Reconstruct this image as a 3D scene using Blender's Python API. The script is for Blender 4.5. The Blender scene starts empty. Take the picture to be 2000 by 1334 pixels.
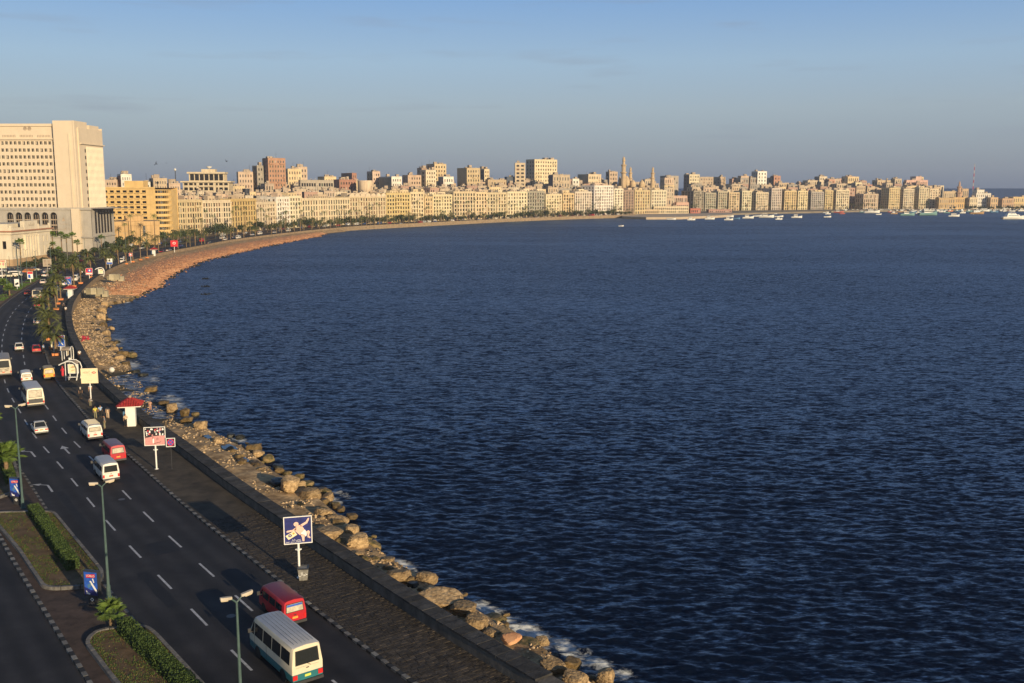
import bpy, math, random
import numpy as np
from mathutils import Vector, Matrix, noise
from mathutils.geometry import tessellate_polygon

SC = bpy.context.scene
COL = SC.collection
R = math.radians
rnd = random.Random(11)
PI = math.pi

# ------------------------------------------------------------ camera
CAM_H = 30.0
FPX = 1944.4
TILT = math.atan(300 / FPX)
CT, ST = math.cos(TILT), math.sin(TILT)
cam = bpy.data.cameras.new('camera')
cam.lens = 35.0
cam.sensor_width = 36.0
cam.clip_start = 0.5
cam.clip_end = 90000.0
cam_o = bpy.data.objects.new('camera', cam)
cam_o.location = (0, 0, CAM_H)
cam_o.rotation_euler = (PI / 2 - TILT, 0, 0)
COL.objects.link(cam_o)
SC.camera = cam_o

# ------------------------------------------------------------ light
SUN_DIR = Vector((0.59, -0.807, 0)).normalized()
SUN_EL = R(12.0)
SUN_AZ = math.atan2(SUN_DIR.x, SUN_DIR.y)
sl = bpy.data.lights.new('sun', 'SUN')
sl.energy = 5.0
sl.angle = R(0.5)
sl.color = (1.0, 0.80, 0.52)
so = bpy.data.objects.new('sun', sl)
dirn = Vector((SUN_DIR.x * math.cos(SUN_EL), SUN_DIR.y * math.cos(SUN_EL), math.sin(SUN_EL)))
so.rotation_euler = dirn.to_track_quat('Z', 'Y').to_euler()
COL.objects.link(so)

W = bpy.data.worlds.new('World')
SC.world = W
W.use_nodes = True
nt = W.node_tree
for n in list(nt.nodes):
    nt.nodes.remove(n)
def wn(t, **k):
    n = nt.nodes.new(t)
    for a, b in k.items():
        setattr(n, a, b)
    return n
sky = wn('ShaderNodeTexSky', sky_type='NISHITA')
sky.sun_disc = False
sky.sun_elevation = SUN_EL
sky.sun_rotation = SUN_AZ
sky.altitude = 0
sky.air_density = 1.0
sky.dust_density = 1.0
sky.ozone_density = 2.0
tc = wn('ShaderNodeTexCoord')
# dusk haze low in the sky and a few thin cloud wisps, the same all the way round
sep = wn('ShaderNodeSeparateXYZ')
nt.links.new(tc.outputs['Generated'], sep.inputs[0])
ramp = wn('ShaderNodeValToRGB')
el = ramp.color_ramp.elements
SKY_RAMP = [(0.0, (1.75, 2.2, 3.3)), (0.03, (2.75, 3.3, 4.2)), (0.075, (3.6, 4.4, 5.3)), (0.12, (3.5, 4.95, 6.7)), (0.18, (2.2, 4.0, 7.2)), (0.5, (.85, 1.7, 3.7)), (1.0, (.5, 1.05, 2.4))]
el[0].position = SKY_RAMP[0][0]; el[0].color = (*SKY_RAMP[0][1], 1)
el[1].position = SKY_RAMP[1][0]; el[1].color = (*SKY_RAMP[1][1], 1)
for p_, c_ in SKY_RAMP[2:]:
    e_ = el.new(p_); e_.color = (*c_, 1)
nt.links.new(sep.outputs[2], ramp.inputs[0])
hz = wn('ShaderNodeMapRange')
hz.inputs[1].default_value = 0.0; hz.inputs[2].default_value = 0.6; hz.inputs[3].default_value = 0.82; hz.inputs[4].default_value = 0.6
nt.links.new(sep.outputs[2], hz.inputs[0])
mul = wn('ShaderNodeMix', data_type='RGBA', blend_type='MIX')
nt.links.new(hz.outputs[0], mul.inputs[0])
nt.links.new(sky.outputs[0], mul.inputs[6])
nt.links.new(ramp.outputs[0], mul.inputs[7])
mp = wn('ShaderNodeMapping')
mp.inputs['Scale'].default_value = (7, 7, 60)
nt.links.new(tc.outputs['Generated'], mp.inputs[0])
cn = wn('ShaderNodeTexNoise')
cn.inputs['Scale'].default_value = 1.0
cn.inputs['Detail'].default_value = 6
nt.links.new(mp.outputs[0], cn.inputs[0])
cr = wn('ShaderNodeMapRange')
cr.inputs[1].default_value = 0.57; cr.inputs[2].default_value = 0.80
cr.inputs[3].default_value = 0.0; cr.inputs[4].default_value = 0.42
nt.links.new(cn.outputs[0], cr.inputs[0])
cm = wn('ShaderNodeMix', data_type='RGBA', blend_type='MIX')
nt.links.new(cr.outputs[0], cm.inputs[0])
nt.links.new(mul.outputs[2], cm.inputs[6])
cm.inputs[7].default_value = (2.75, 3.15, 3.9, 1)
SKY_CLOUD = cm
bg = wn('ShaderNodeBackground')
bg.inputs[1].default_value = 0.088
nt.links.new(cm.outputs[2], bg.inputs[0])
wo = wn('ShaderNodeOutputWorld')
nt.links.new(bg.outputs[0], wo.inputs[0])

SC.view_settings.view_transform = 'Standard'
SC.view_settings.look = 'None'
SC.view_settings.exposure = 0.22
SC.view_settings.gamma = 1.0
SC.view_settings.use_curve_mapping = False
SC.cycles.use_denoising = True
SC.cycles.max_bounces = 6
SC.cycles.diffuse_bounces = 2
SC.cycles.glossy_bounces = 3
SC.cycles.transparent_max_bounces = 6

# ------------------------------------------------------------ projection used for measuring the photograph
def P(px, py, z=0.0):
    u, v = px - 1000, py - 667
    Y = FPX * CT - v * ST
    Z = -FPX * ST - v * CT
    k = (z - CAM_H) / Z
    return Vector((u * k, Y * k, z))
def at_depth(px, py, d):
    u, v = px - 1000, py - 667
    Y = FPX * CT - v * ST
    Z = -FPX * ST - v * CT
    k = d / Y
    return Vector((u * k, d, CAM_H + Z * k))
def rx(px):
    return (px - 1000) / 1968.0
def ztop(py, d):
    return at_depth(1000, py, d).z

# ------------------------------------------------------------ mesh builder
class MB:
    def __init__(s):
        s.v = []; s.f = []; s.m = []; s.M = None
    def vs(s, pts):
        i = len(s.v)
        if s.M is not None:
            s.v.extend([tuple(s.M @ Vector(p)) for p in pts])
        else:
            s.v.extend([tuple(p) for p in pts])
        return i
    def poly(s, pts, m=0):
        i = s.vs(pts)
        s.f.append(tuple(range(i, i + len(pts)))); s.m.append(m)
    def box(s, x0, x1, y0, y1, z0, z1, m=0, bottom=True):
        i = s.vs([(x0, y0, z0), (x1, y0, z0), (x1, y1, z0), (x0, y1, z0), (x0, y0, z1), (x1, y0, z1), (x1, y1, z1), (x0, y1, z1)])
        q = [(4, 5, 6, 7), (0, 1, 5, 4), (1, 2, 6, 5), (2, 3, 7, 6), (3, 0, 4, 7)]
        if bottom: q.append((3, 2, 1, 0))
        for a in q:
            s.f.append(tuple(i + k for k in a)); s.m.append(m)
    def obox(s, c, ex, ey, ez, m=0):
        c, ex, ey, ez = Vector(c), Vector(ex), Vector(ey), Vector(ez)
        pts = [c + ex * a + ey * b + ez * d for d in (-.5, .5) for a, b in ((-.5, -.5), (.5, -.5), (.5, .5), (-.5, .5))]
        i = s.vs(pts)
        for a in [(4, 5, 6, 7), (0, 1, 5, 4), (1, 2, 6, 5), (2, 3, 7, 6), (3, 0, 4, 7), (3, 2, 1, 0)]:
            s.f.append(tuple(i + k for k in a)); s.m.append(m)
    def tube(s, pts, rad, n=8, m=0, cap=True):
        pts = [Vector(p) for p in pts]
        if not hasattr(rad, '__len__'): rad = [rad] * len(pts)
        rings = []
        for k, p in enumerate(pts):
            d = (pts[min(k + 1, len(pts) - 1)] - pts[max(k - 1, 0)]).normalized()
            a = Vector((1, 0, 0)) if abs(d.x) < .8 else Vector((0, 1, 0))
            e1 = d.cross(a).normalized(); e2 = d.cross(e1)
            rings.append([p + (e1 * math.cos(2 * PI * j / n) + e2 * math.sin(2 * PI * j / n)) * rad[k] for j in range(n)])
        s.loft(rings, m, cap, cap)
    def loft(s, rings, m=0, c0=True, c1=True, closed=True):
        n = len(rings[0]); ids = [s.vs(r) for r in rings]
        for k in range(len(rings) - 1):
            for j in range(n if closed else n - 1):
                j2 = (j + 1) % n
                s.f.append((ids[k] + j, ids[k] + j2, ids[k + 1] + j2, ids[k + 1] + j))
                s.m.append(m(k, j) if callable(m) else m)
        mm = m(0, 0) if callable(m) else m
        if c0: s.f.append(tuple(ids[0] + j for j in range(n))[::-1]); s.m.append(mm)
        if c1: s.f.append(tuple(ids[-1] + j for j in range(n))); s.m.append(mm)
    def lathe(s, prof, n=12, c=(0, 0, 0), m=0, cap=True):
        rings = [[(c[0] + r * math.cos(2 * PI * j / n), c[1] + r * math.sin(2 * PI * j / n), c[2] + z) for j in range(n)] for r, z in prof]
        s.loft(rings, m, cap, cap)
    def mesh(s, name, mats, smooth=None):
        me = bpy.data.meshes.new(name)
        me.from_pydata(s.v, [], s.f)
        if not isinstance(mats, (list, tuple)): mats = [mats]
        for mt in mats: me.materials.append(mt)
        if len(mats) > 1: me.polygons.foreach_set('material_index', s.m)
        if smooth is not None:
            me.polygons.foreach_set('use_smooth', [True] * len(s.f))
            if smooth < 170: me.set_sharp_from_angle(angle=R(smooth))
        me.update()
        return me
    def build(s, name, mats, parent=None, smooth=None, loc=None, rotz=0):
        return link(name, s.mesh(name, mats, smooth), parent, loc, rotz)

def link(name, me, parent=None, loc=None, rotz=0):
    o = bpy.data.objects.new(name, me)
    COL.objects.link(o)
    if parent is not None: o.parent = parent
    if loc is not None: o.location = loc
    if rotz: o.rotation_euler = (0, 0, rotz)
    return o
def tag(o, label=None, cat=None, group=None, kind=None):
    if label: o['label'] = label
    if cat: o['category'] = cat
    if group: o['group'] = group
    if kind: o['kind'] = kind
    return o
def thing(name, label, cat, loc=(0, 0, 0), rotz=0, group=None):
    o = bpy.data.objects.new(name, None)
    o.empty_display_size = .3
    COL.objects.link(o)
    o.location = loc; o.rotation_euler = (0, 0, rotz)
    return tag(o, label, cat, group)
def stuff(o):
    o['kind'] = 'stuff'; return o
def copy_tree(o, parent=None):
    c = o.copy(); COL.objects.link(c)
    if parent is not None: c.parent = parent
    for ch in o.children: copy_tree(ch, c)
    return c

# ------------------------------------------------------------ materials
def mat(name, col, rough=.85, var=.18, scale=3.0, bump=0.0, bscale=20.0, spec=.3, metal=0.0, world=False, col2=None, streak=0.0, rand=0.0, thr=None):
    m = bpy.data.materials.new(name); m.use_nodes = True
    t = m.node_tree; b = t.nodes['Principled BSDF']
    b.inputs['Roughness'].default_value = rough
    b.inputs['Specular IOR Level'].default_value = spec
    b.inputs['Metallic'].default_value = metal
    L = t.links.new
    if world: src = t.nodes.new('ShaderNodeNewGeometry').outputs['Position']
    else: src = t.nodes.new('ShaderNodeTexCoord').outputs['Object']
    out = None
    if var > 0 or col2:
        n = t.nodes.new('ShaderNodeTexNoise'); n.inputs['Scale'].default_value = scale; n.inputs['Detail'].default_value = 8; n.inputs['Roughness'].default_value = .65
        L(src, n.inputs[0])
        r = t.nodes.new('ShaderNodeValToRGB')
        lo, hi = thr or (.32, .68)
        r.color_ramp.elements[0].position = lo; r.color_ramp.elements[1].position = hi
        c1 = [c * (1 - var) for c in col]; c2 = list(col2) if col2 else [min(1, c * (1 + var)) for c in col]
        r.color_ramp.elements[0].color = (*c1, 1); r.color_ramp.elements[1].color = (*c2, 1)
        L(n.outputs[0], r.inputs[0]); out = r.outputs[0]
    if streak > 0:
        mpn = t.nodes.new('ShaderNodeMapping'); mpn.inputs['Scale'].default_value = (.55, .55, .05); L(src, mpn.inputs[0])
        n2 = t.nodes.new('ShaderNodeTexNoise'); n2.inputs['Scale'].default_value = 1.6; n2.inputs['Detail'].default_value = 5; L(mpn.outputs[0], n2.inputs[0])
        r2 = t.nodes.new('ShaderNodeMapRange'); r2.inputs[1].default_value = .45; r2.inputs[2].default_value = .75; r2.inputs[3].default_value = 1; r2.inputs[4].default_value = 1 - streak
        L(n2.outputs[0], r2.inputs[0])
        mx = t.nodes.new('ShaderNodeMix'); mx.data_type = 'RGBA'; mx.blend_type = 'MULTIPLY'; mx.inputs[0].default_value = 1
        if out is not None: L(out, mx.inputs[6])
        else: mx.inputs[6].default_value = (*col, 1)
        L(r2.outputs[0], mx.inputs[7]); out = mx.outputs[2]
    if rand > 0:
        oi = t.nodes.new('ShaderNodeObjectInfo')
        r3 = t.nodes.new('ShaderNodeMapRange'); r3.inputs[3].default_value = 1 - rand; r3.inputs[4].default_value = 1 + rand * .4; L(oi.outputs['Random'], r3.inputs[0])
        mx = t.nodes.new('ShaderNodeMix'); mx.data_type = 'RGBA'; mx.blend_type = 'MULTIPLY'; mx.inputs[0].default_value = 1
        if out is not None: L(out, mx.inputs[6])
        else: mx.inputs[6].default_value = (*col, 1)
        L(r3.outputs[0], mx.inputs[7]); out = mx.outputs[2]
    if out is not None: L(out, b.inputs['Base Color'])
    else: b.inputs['Base Color'].default_value = (*col, 1)
    if bump > 0:
        n = t.nodes.new('ShaderNodeTexNoise'); n.inputs['Scale'].default_value = bscale; n.inputs['Detail'].default_value = 6
        L(src, n.inputs[0])
        bp = t.nodes.new('ShaderNodeBump'); bp.inputs['Strength'].default_value = min(1, bump); bp.inputs['Distance'].default_value = .05 * max(1, bump)
        L(n.outputs[0], bp.inputs['Height']); L(bp.outputs[0], b.inputs['Normal'])
    return m

M = {}
M['asphalt'] = mat('asphalt', (.017, .017, .021), .8, .35, .25, .4, 12, world=True, col2=(.031, .029, .030))
M['paint'] = mat('road_paint', (.40, .40, .40), .7, .35, 2.5, world=True)
M['dirt'] = mat('dusty_paving', (.066, .045, .034), .9, .4, .9, .4, 8, world=True)
M['soil'] = mat('bare_soil', (.13, .085, .045), .95, .4, 1.1, .8, 9, world=True)
M['grass'] = mat('grass_blade', (.055, .10, .02), .8, .3, 2.0, world=True)
M['grass_dry'] = mat('dry_grass', (.15, .11, .04), .9, .3, 2.0, world=True)
M['stone'] = mat('paving_stone', (.058, .047, .036), .85, .4, 1.3, .6, 14, rand=.45)
M['stone_bed'] = mat('paving_mortar', (.036, .030, .023), .95, .3, 2, .4, 10, world=True)
M['coping'] = mat('dark_coping_stone', (.052, .049, .045), .9, .5, 1.5, 1.0, 7, rand=.45)
M['seawall_tan'] = mat('sunlit_wall_stone', (.27, .195, .12), .9, .35, .8, .8, 5, world=True, streak=.25)  # lighter copy for the seaward face, its sunlight put into the colour
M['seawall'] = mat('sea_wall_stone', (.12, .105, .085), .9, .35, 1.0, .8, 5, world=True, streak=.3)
M['kerb_dark'] = mat('kerb_black', (.03, .03, .03), .8, .4, 5, .3, 20, rand=.3)
M['kerb_pale'] = mat('kerb_pale', (.20, .19, .17), .8, .3, 5, .3, 20, rand=.4)
M['kerb_grey'] = mat('kerb_grey', (.16, .15, .135), .85, .35, 4, .4, 15, rand=.25)
M['city'] = mat('city_ground', (.20, .165, .12), .95, .3, .05, world=True)
M['concrete_tan'] = mat('weathered_concrete', (.36, .225, .105), .95, .5, .55, 1.0, 6, world=True, col2=(.58, .41, .22))
M['rock'] = mat('pitted_concrete_rock', (.30, .185, .085), .95, .5, 2.6, 3.5, 4, col2=(.60, .42, .22), rand=.35)
M['rock_wet'] = mat('wet_algae_rock', (.12, .085, .03), .55, .5, 1.6, .8, 7, col2=(.26, .17, .07), rand=.4)
M['rock_moss'] = mat('mossy_rock', (.06, .075, .018), .7, .4, 1.8, .9, 8, col2=(.30, .20, .09), rand=.3)
M['rock_dark'] = mat('black_wet_rock', (.022, .022, .016), .35, .5, 1.5, .8, 7, rand=.3)
M['red_rubble'] = mat('red_rubble_stone', (.50, .19, .08), .9, .4, .35, .6, 9, world=True, col2=(.68, .38, .20))
M['pebble'] = mat('pale_debris', (.56, .40, .23), .9, .4, 3, world=True)
M['cube'] = mat('concrete_cube', (.44, .38, .25), .9, .25, 1.0, .6, 7, streak=.3, rand=.45)
M['white'] = mat('white_paint', (.72, .70, .64), .5, .08, 3)
M['cream_paint'] = mat('cream_paint', (.74, .66, .50), .38, .06, 3, spec=.5)
M['black'] = mat('black_rubber', (.02, .02, .02), .7, .2, 5)
M['dark_metal'] = mat('dark_metal', (.035, .035, .037), .45, .2, 5, spec=.5)
M['lamp_green'] = mat('lamp_post_green', (.06, .10, .09), .5, .2, 3, spec=.4)
M['lamp_head'] = mat('lamp_head_grey', (.42, .36, .27), .5, .15, 4)
M['lamp_glass'] = mat('lamp_diffuser', (.62, .52, .36), .25, .08, 4, spec=.5)
M['chrome'] = mat('chrome', (.6, .6, .6), .18, 0, 1, metal=1)
M['glass'] = mat('vehicle_glass', (.018, .021, .022), .06, 0, 1, spec=.7)
M['glass_pale'] = mat('rear_glass_painted_reflection', (.50, .44, .33), .12, .3, 2.5, spec=.6)  # pale tone stands for bright reflections, painted into the glass colour
M['tail'] = mat('tail_light_red', (.55, .02, .02), .25, .1, 20, spec=.6)
M['headlight'] = mat('headlight_glass', (.7, .7, .68), .15, 0, 1, spec=.6)
M['plate_o'] = mat('plate_orange', (.75, .30, .06), .5, .1, 20)
M['plate_r'] = mat('plate_red', (.55, .10, .05), .5, .1, 20)
M['plate_y'] = mat('plate_yellow_green', (.55, .60, .10), .5, .1, 20)
M['rim'] = mat('wheel_rim', (.35, .35, .34), .4, .1, 5, metal=.6)
M['bark'] = mat('palm_bark', (.20, .135, .075), .95, .45, 3.5, 1.0, 12)
M['frond'] = mat('palm_frond', (.075, .105, .026), .65, .35, .8, rand=.3, col2=(.165, .165, .05))
M['frond_dry'] = mat('dry_frond', (.26, .16, .06), .85, .35, 1.0)
M['fan'] = mat('fan_leaf', (.07, .13, .02), .55, .3, 1.0, rand=.3, col2=(.13, .19, .04))
M['leaf'] = mat('hedge_leaf', (.045, .085, .016), .7, .45, 2.0, world=True, col2=(.085, .13, .03))
M['leaf_dark'] = mat('dark_tree_leaf', (.028, .045, .013), .8, .4, 1.0, col2=(.06, .08, .025), rand=.3)
M['orange'] = mat('orange_planter', (.62, .22, .07), .7, .2, 4, rand=.2)
M['tile_red'] = mat('red_roof_tile', (.36, .035, .03), .6, .25, 6, rand=.2)
M['skin'] = mat('skin', (.34, .19, .11), .6, .1, 10)
M['hair'] = mat('black_hair', (.015, .012, .01), .6, .2, 20)
M['navy'] = mat('navy_print', (.022, .028, .14), .4, .3, 3, spec=.4)
M['bluep'] = mat('blue_print', (.03, .10, .42), .4, .35, 4, spec=.4)
M['redp'] = mat('red_print', (.60, .03, .04), .4, .1, 4, spec=.4)
M['pinkp'] = mat('pink_print', (.58, .27, .25), .5, .15, 6)
M['babyskin'] = mat('printed_skin', (.70, .48, .38), .5, .12, 8)
M['printwhite'] = mat('printed_white', (.80, .78, .72), .5, .03, 8)
M['printblack'] = mat('printed_black', (.02, .02, .025), .5, .1, 8)
M['printcream'] = mat('printed_cream', (.78, .66, .42), .5, .08, 8)
M['gold'] = mat('mosque_sandstone', (.52, .38, .22), .85, .15, .3, streak=.2)
M['pane'] = mat('dark_window', (.014, .012, .011), .35, .5, .35, spec=.35)
M['shutter'] = mat('green_shutter', (.07, .085, .055), .7, .3, .4)
M['shutter_b'] = mat('brown_shutter', (.16, .085, .05), .7, .3, .4)
M['curtain'] = mat('pale_blind', (.36, .31, .24), .7, .3, .4)
M['tank'] = mat('roof_clutter', (.36, .28, .20), .8, .35, .5)
M['dish'] = mat('white_roof_dish', (.62, .58, .50), .6, .15, 2)
M['sail_white'] = mat('boat_white', (.70, .67, .60), .45, .12, 1.2)
M['boat_blue'] = mat('boat_blue', (.08, .18, .30), .5, .2, 1.2)
M['boat_red'] = mat('boat_red', (.42, .10, .06), .5, .2, 1.2)
M['boat_teal'] = mat('boat_teal', (.16, .28, .26), .5, .2, 1.2)
M['boat_wood'] = mat('boat_wood', (.36, .22, .10), .7, .2, 1.2)
PANES = [M['pane'], M['shutter'], M['shutter_b'], M['curtain']]
_wall = {}
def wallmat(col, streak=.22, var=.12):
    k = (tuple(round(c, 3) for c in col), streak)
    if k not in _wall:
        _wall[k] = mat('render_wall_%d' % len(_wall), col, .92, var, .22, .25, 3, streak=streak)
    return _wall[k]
# ============================================================ the corniche line (foot of the sea wall, promenade side)
WPX = [(1006, 1331), (883, 1257), (790, 1195), (700, 1134), (640, 1092), (552, 1034), (449, 962), (344, 880), (267, 826), (229, 788), (189, 752), (170, 729),
       (155, 704), (147, 686), (136, 663), (131, 646), (128, 621), (132, 600), (143, 582), (155, 569), (170, 554), (189, 540), (212, 527),
       (231, 519), (262, 508), (304, 498), (350, 489), (392, 482), (420, 475.5), (460, 469), (510, 462.5), (560, 456.5), (600, 452), (690, 443.5),
       (820, 437), (890, 433.5), (950, 430.5), (1000, 428), (1112, 424), (1220, 421)]
_w = np.array([P(x, y, 0.1)[:2] for x, y in WPX])
_d0 = (_w[0] - _w[1]); _d0 /= np.linalg.norm(_d0)
_d1 = (_w[-1] - _w[-3]); _d1 /= np.linalg.norm(_d1)
_w = np.vstack([_w[0] + _d0 * 46, _w[0] + _d0 * 22, _w, _w[-1] + _d1 * 60])
def _resample(a, step):
    d = np.r_[0, np.cumsum(np.linalg.norm(np.diff(a, axis=0), axis=1))]
    s = np.arange(0, d[-1], step)
    return np.c_[np.interp(s, d, a[:, 0]), np.interp(s, d, a[:, 1])]
CV = _resample(_w, 1.0)
def _smooth(a, w):
    k = np.ones(2 * w + 1) / (2 * w + 1)
    pad = np.vstack([2 * a[0] - a[1:w + 1][::-1], a, 2 * a[-1] - a[-w - 1:-1][::-1]])
    return np.c_[np.convolve(pad[:, 0], k, 'valid'), np.convolve(pad[:, 1], k, 'valid')]
CV = _smooth(_smooth(CV, 7), 5)
_far = _smooth(CV, 22)
_bl = np.clip((np.arange(len(CV)) - 260) / 80.0, 0, 1)[:, None]
CV = _resample(CV * (1 - _bl) + _far * _bl, 1.0)
TG = np.gradient(CV, axis=0); TG /= np.linalg.norm(TG, axis=1)[:, None]
TG = _smooth(TG, 4); TG /= np.linalg.norm(TG, axis=1)[:, None]
NL = np.c_[-TG[:, 1], TG[:, 0]]          # inland normal
NS = len(CV)
def cpos(s, t=0.0, z=0.0):
    s = min(max(s, 0), NS - 1.001); i = int(s); f = s - i
    p = CV[i] * (1 - f) + CV[i + 1] * f; n = NL[i] * (1 - f) + NL[i + 1] * f
    return Vector((p[0] + n[0] * t, p[1] + n[1] * t, z))
def ctan(s):
    i = int(min(max(s, 0), NS - 1)); return Vector((TG[i][0], TG[i][1], 0))
def cnor(s):
    i = int(min(max(s, 0), NS - 1)); return Vector((NL[i][0], NL[i][1], 0))
def st_of(p):
    d = (CV[:, 0] - p[0]) ** 2 + (CV[:, 1] - p[1]) ** 2
    i = int(np.argmin(d)); r = np.array([p[0], p[1]]) - CV[i]
    return i + float(r @ TG[i]), float(r @ NL[i])
def heading(s):
    t = ctan(s); return math.atan2(t.y, t.x) - PI / 2     # rotz that turns +Y along the road
S_OF = lambda px, py: st_of(P(px, py, .1))[0]
T_KERB = 5.1; T_RL = 15.9; T_MED = 20.9; T_LC = 31.0; T_PAV = 36.0
Z_PR = .14

def strip(mb, s0, s1, t0, t1, z, ds=2.0, m=0, z2=None):
    n = max(2, int((s1 - s0) / ds)); z2 = z if z2 is None else z2
    a = []; b = []
    for k in range(n + 1):
        s = s0 + (s1 - s0) * k / n
        a.append(cpos(s, t0, z)); b.append(cpos(s, t1, z2))
    i = mb.vs(a); j = mb.vs(b)
    for k in range(n):
        mb.f.append((j + k, i + k, i + k + 1, j + k + 1)); mb.m.append(m)

# ------------------------------------------------------------ city ground: one sheet from the sea wall inland
land = [cpos(s, 0.05, 0) for s in range(0, NS - 1, 6)]
land += [P(x, y, 0) for x, y in ((1290, 419), (1350, 418.5), (1430, 416.5), (1500, 414.5), (1580, 413), (1640, 411.5), (1720, 410.5), (1820, 409.5), (1900, 409), (1960, 408.5), (2060, 408))]
land += [Vector((900, 1445, 0)), Vector((1250, 1500, 0)), Vector((1250, 1680, 0)), Vector((640, 1720, 0)), Vector((560, 2300, 0)), Vector((420, 4000, 0)), Vector((-200, 30000, 0)), Vector((-30000, 30000, 0)), Vector((-30000, -400, 0)), Vector((20, -400, 0))]
tri = tessellate_polygon([land])
mb = MB(); i0 = mb.vs([(p.x, p.y, -.04) for p in land])
for t in tri:
    a, b, c = [land[k] for k in t]
    if (b - a).cross(c - a).z < 0: t = (t[0], t[2], t[1])
    mb.f.append(tuple(t)); mb.m.append(0)
n_ = len(land)
i1 = mb.vs([(p.x, p.y, -4.5) for p in land])
for k in range(n_):
    k2 = (k + 1) % n_
    mb.f.append((k, i1 + k, i1 + k2, k2)); mb.m.append(0)
tag(mb.build('ground', M['city']), kind='structure')
LAND = np.array([[p.x, p.y] for p in land])

# ------------------------------------------------------------ road, median, pavements
S_END = NS - 30
def road_sheet(name, t0, t1, n=24):
    vs, lat = [], []
    ss = list(range(0, S_END, 3)) + [S_END]
    for s in ss:
        for k in range(n + 1):
            t = t0 + (t1 - t0) * k / n; vs.append(tuple(cpos(s, t, 0))); lat.append((t - t0 + .06 * noise.noise(Vector((s * .05, t0, 0)))) / 3.5)
    fs = [(i * (n + 1) + k, (i + 1) * (n + 1) + k, (i + 1) * (n + 1) + k + 1, i * (n + 1) + k + 1)[::-1] for i in range(len(ss) - 1) for k in range(n)]
    me = bpy.data.meshes.new(name); me.from_pydata(vs, [], fs)
    a = me.attributes.new('lane', 'FLOAT', 'POINT'); a.data.foreach_set('value', np.array(lat, dtype=np.float32))
    me.materials.append(M['asphalt']); return tag(link(name, me), kind='structure')
# worn wheel tracks in each lane, a real wear of the surface
t = M['asphalt'].node_tree; bs = t.nodes['Principled BSDF']; old = bs.inputs['Base Color'].links[0].from_socket
at = t.nodes.new('ShaderNodeAttribute'); at.attribute_name = 'lane'
ma = t.nodes.new('ShaderNodeMath'); ma.operation = 'MULTIPLY'; t.links.new(at.outputs['Fac'], ma.inputs[0]); ma.inputs[1].default_value = 4 * PI
mc_ = t.nodes.new('ShaderNodeMath'); mc_.operation = 'COSINE'; t.links.new(ma.outputs[0], mc_.inputs[0])
geo = t.nodes.new('ShaderNodeNewGeometry'); nz = t.nodes.new('ShaderNodeTexNoise'); nz.inputs['Scale'].default_value = .07; nz.inputs['Detail'].default_value = 7; t.links.new(geo.outputs['Position'], nz.inputs[0])
mm = t.nodes.new('ShaderNodeMath'); mm.operation = 'MULTIPLY'; t.links.new(mc_.outputs[0], mm.inputs[0]); t.links.new(nz.outputs[0], mm.inputs[1])
rr = t.nodes.new('ShaderNodeMapRange'); rr.inputs[1].default_value = -.5; rr.inputs[2].default_value = .5; rr.inputs[3].default_value = .72; rr.inputs[4].default_value = 1.22; t.links.new(mm.outputs[0], rr.inputs[0])
mx = t.nodes.new('ShaderNodeMix'); mx.data_type = 'RGBA'; mx.blend_type = 'MULTIPLY'; mx.inputs[0].default_value = 1; t.links.new(old, mx.inputs[6]); t.links.new(rr.outputs[0], mx.inputs[7]); t.links.new(mx.outputs[2], bs.inputs['Base Color'])
road = road_sheet('corniche_road', T_KERB, T_RL)
road2 = road_sheet('landward_road', T_MED, T_LC)
# lane dashes, each a painted piece of the road
S_NEAR = S_OF(560, 1150)
def dash(s, t, L=3.4, w=.17, parent=None):
    m_ = MB(); strip(m_, s, s + L, t - w / 2, t + w / 2, .006, ds=1.2)
    return m_.build('lane_dash', M['paint'], parent)
def phase_of(px, py):
    return st_of(P(px, py, 0))
for t, ref in ((T_KERB + 3.55, (404, 1113)), (T_KERB + 7.0, (327, 1135))):
    s_ref = phase_of(*ref)[0]
    k0 = -int(s_ref // 7.9)
    for k in range(k0, 60):
        s = s_ref + k * 7.9 - 1.7
        if s < 12 or s > 330: continue
        dash(s, t, parent=road)
for k in range(-5, 24):
    s_ref = phase_of(14, 1256)[0]; tt = phase_of(30, 1282)[1]
    s = s_ref + k * 7.9
    if 6 < s < 200: dash(s, T_MED + 5.1, parent=road2)
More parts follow.
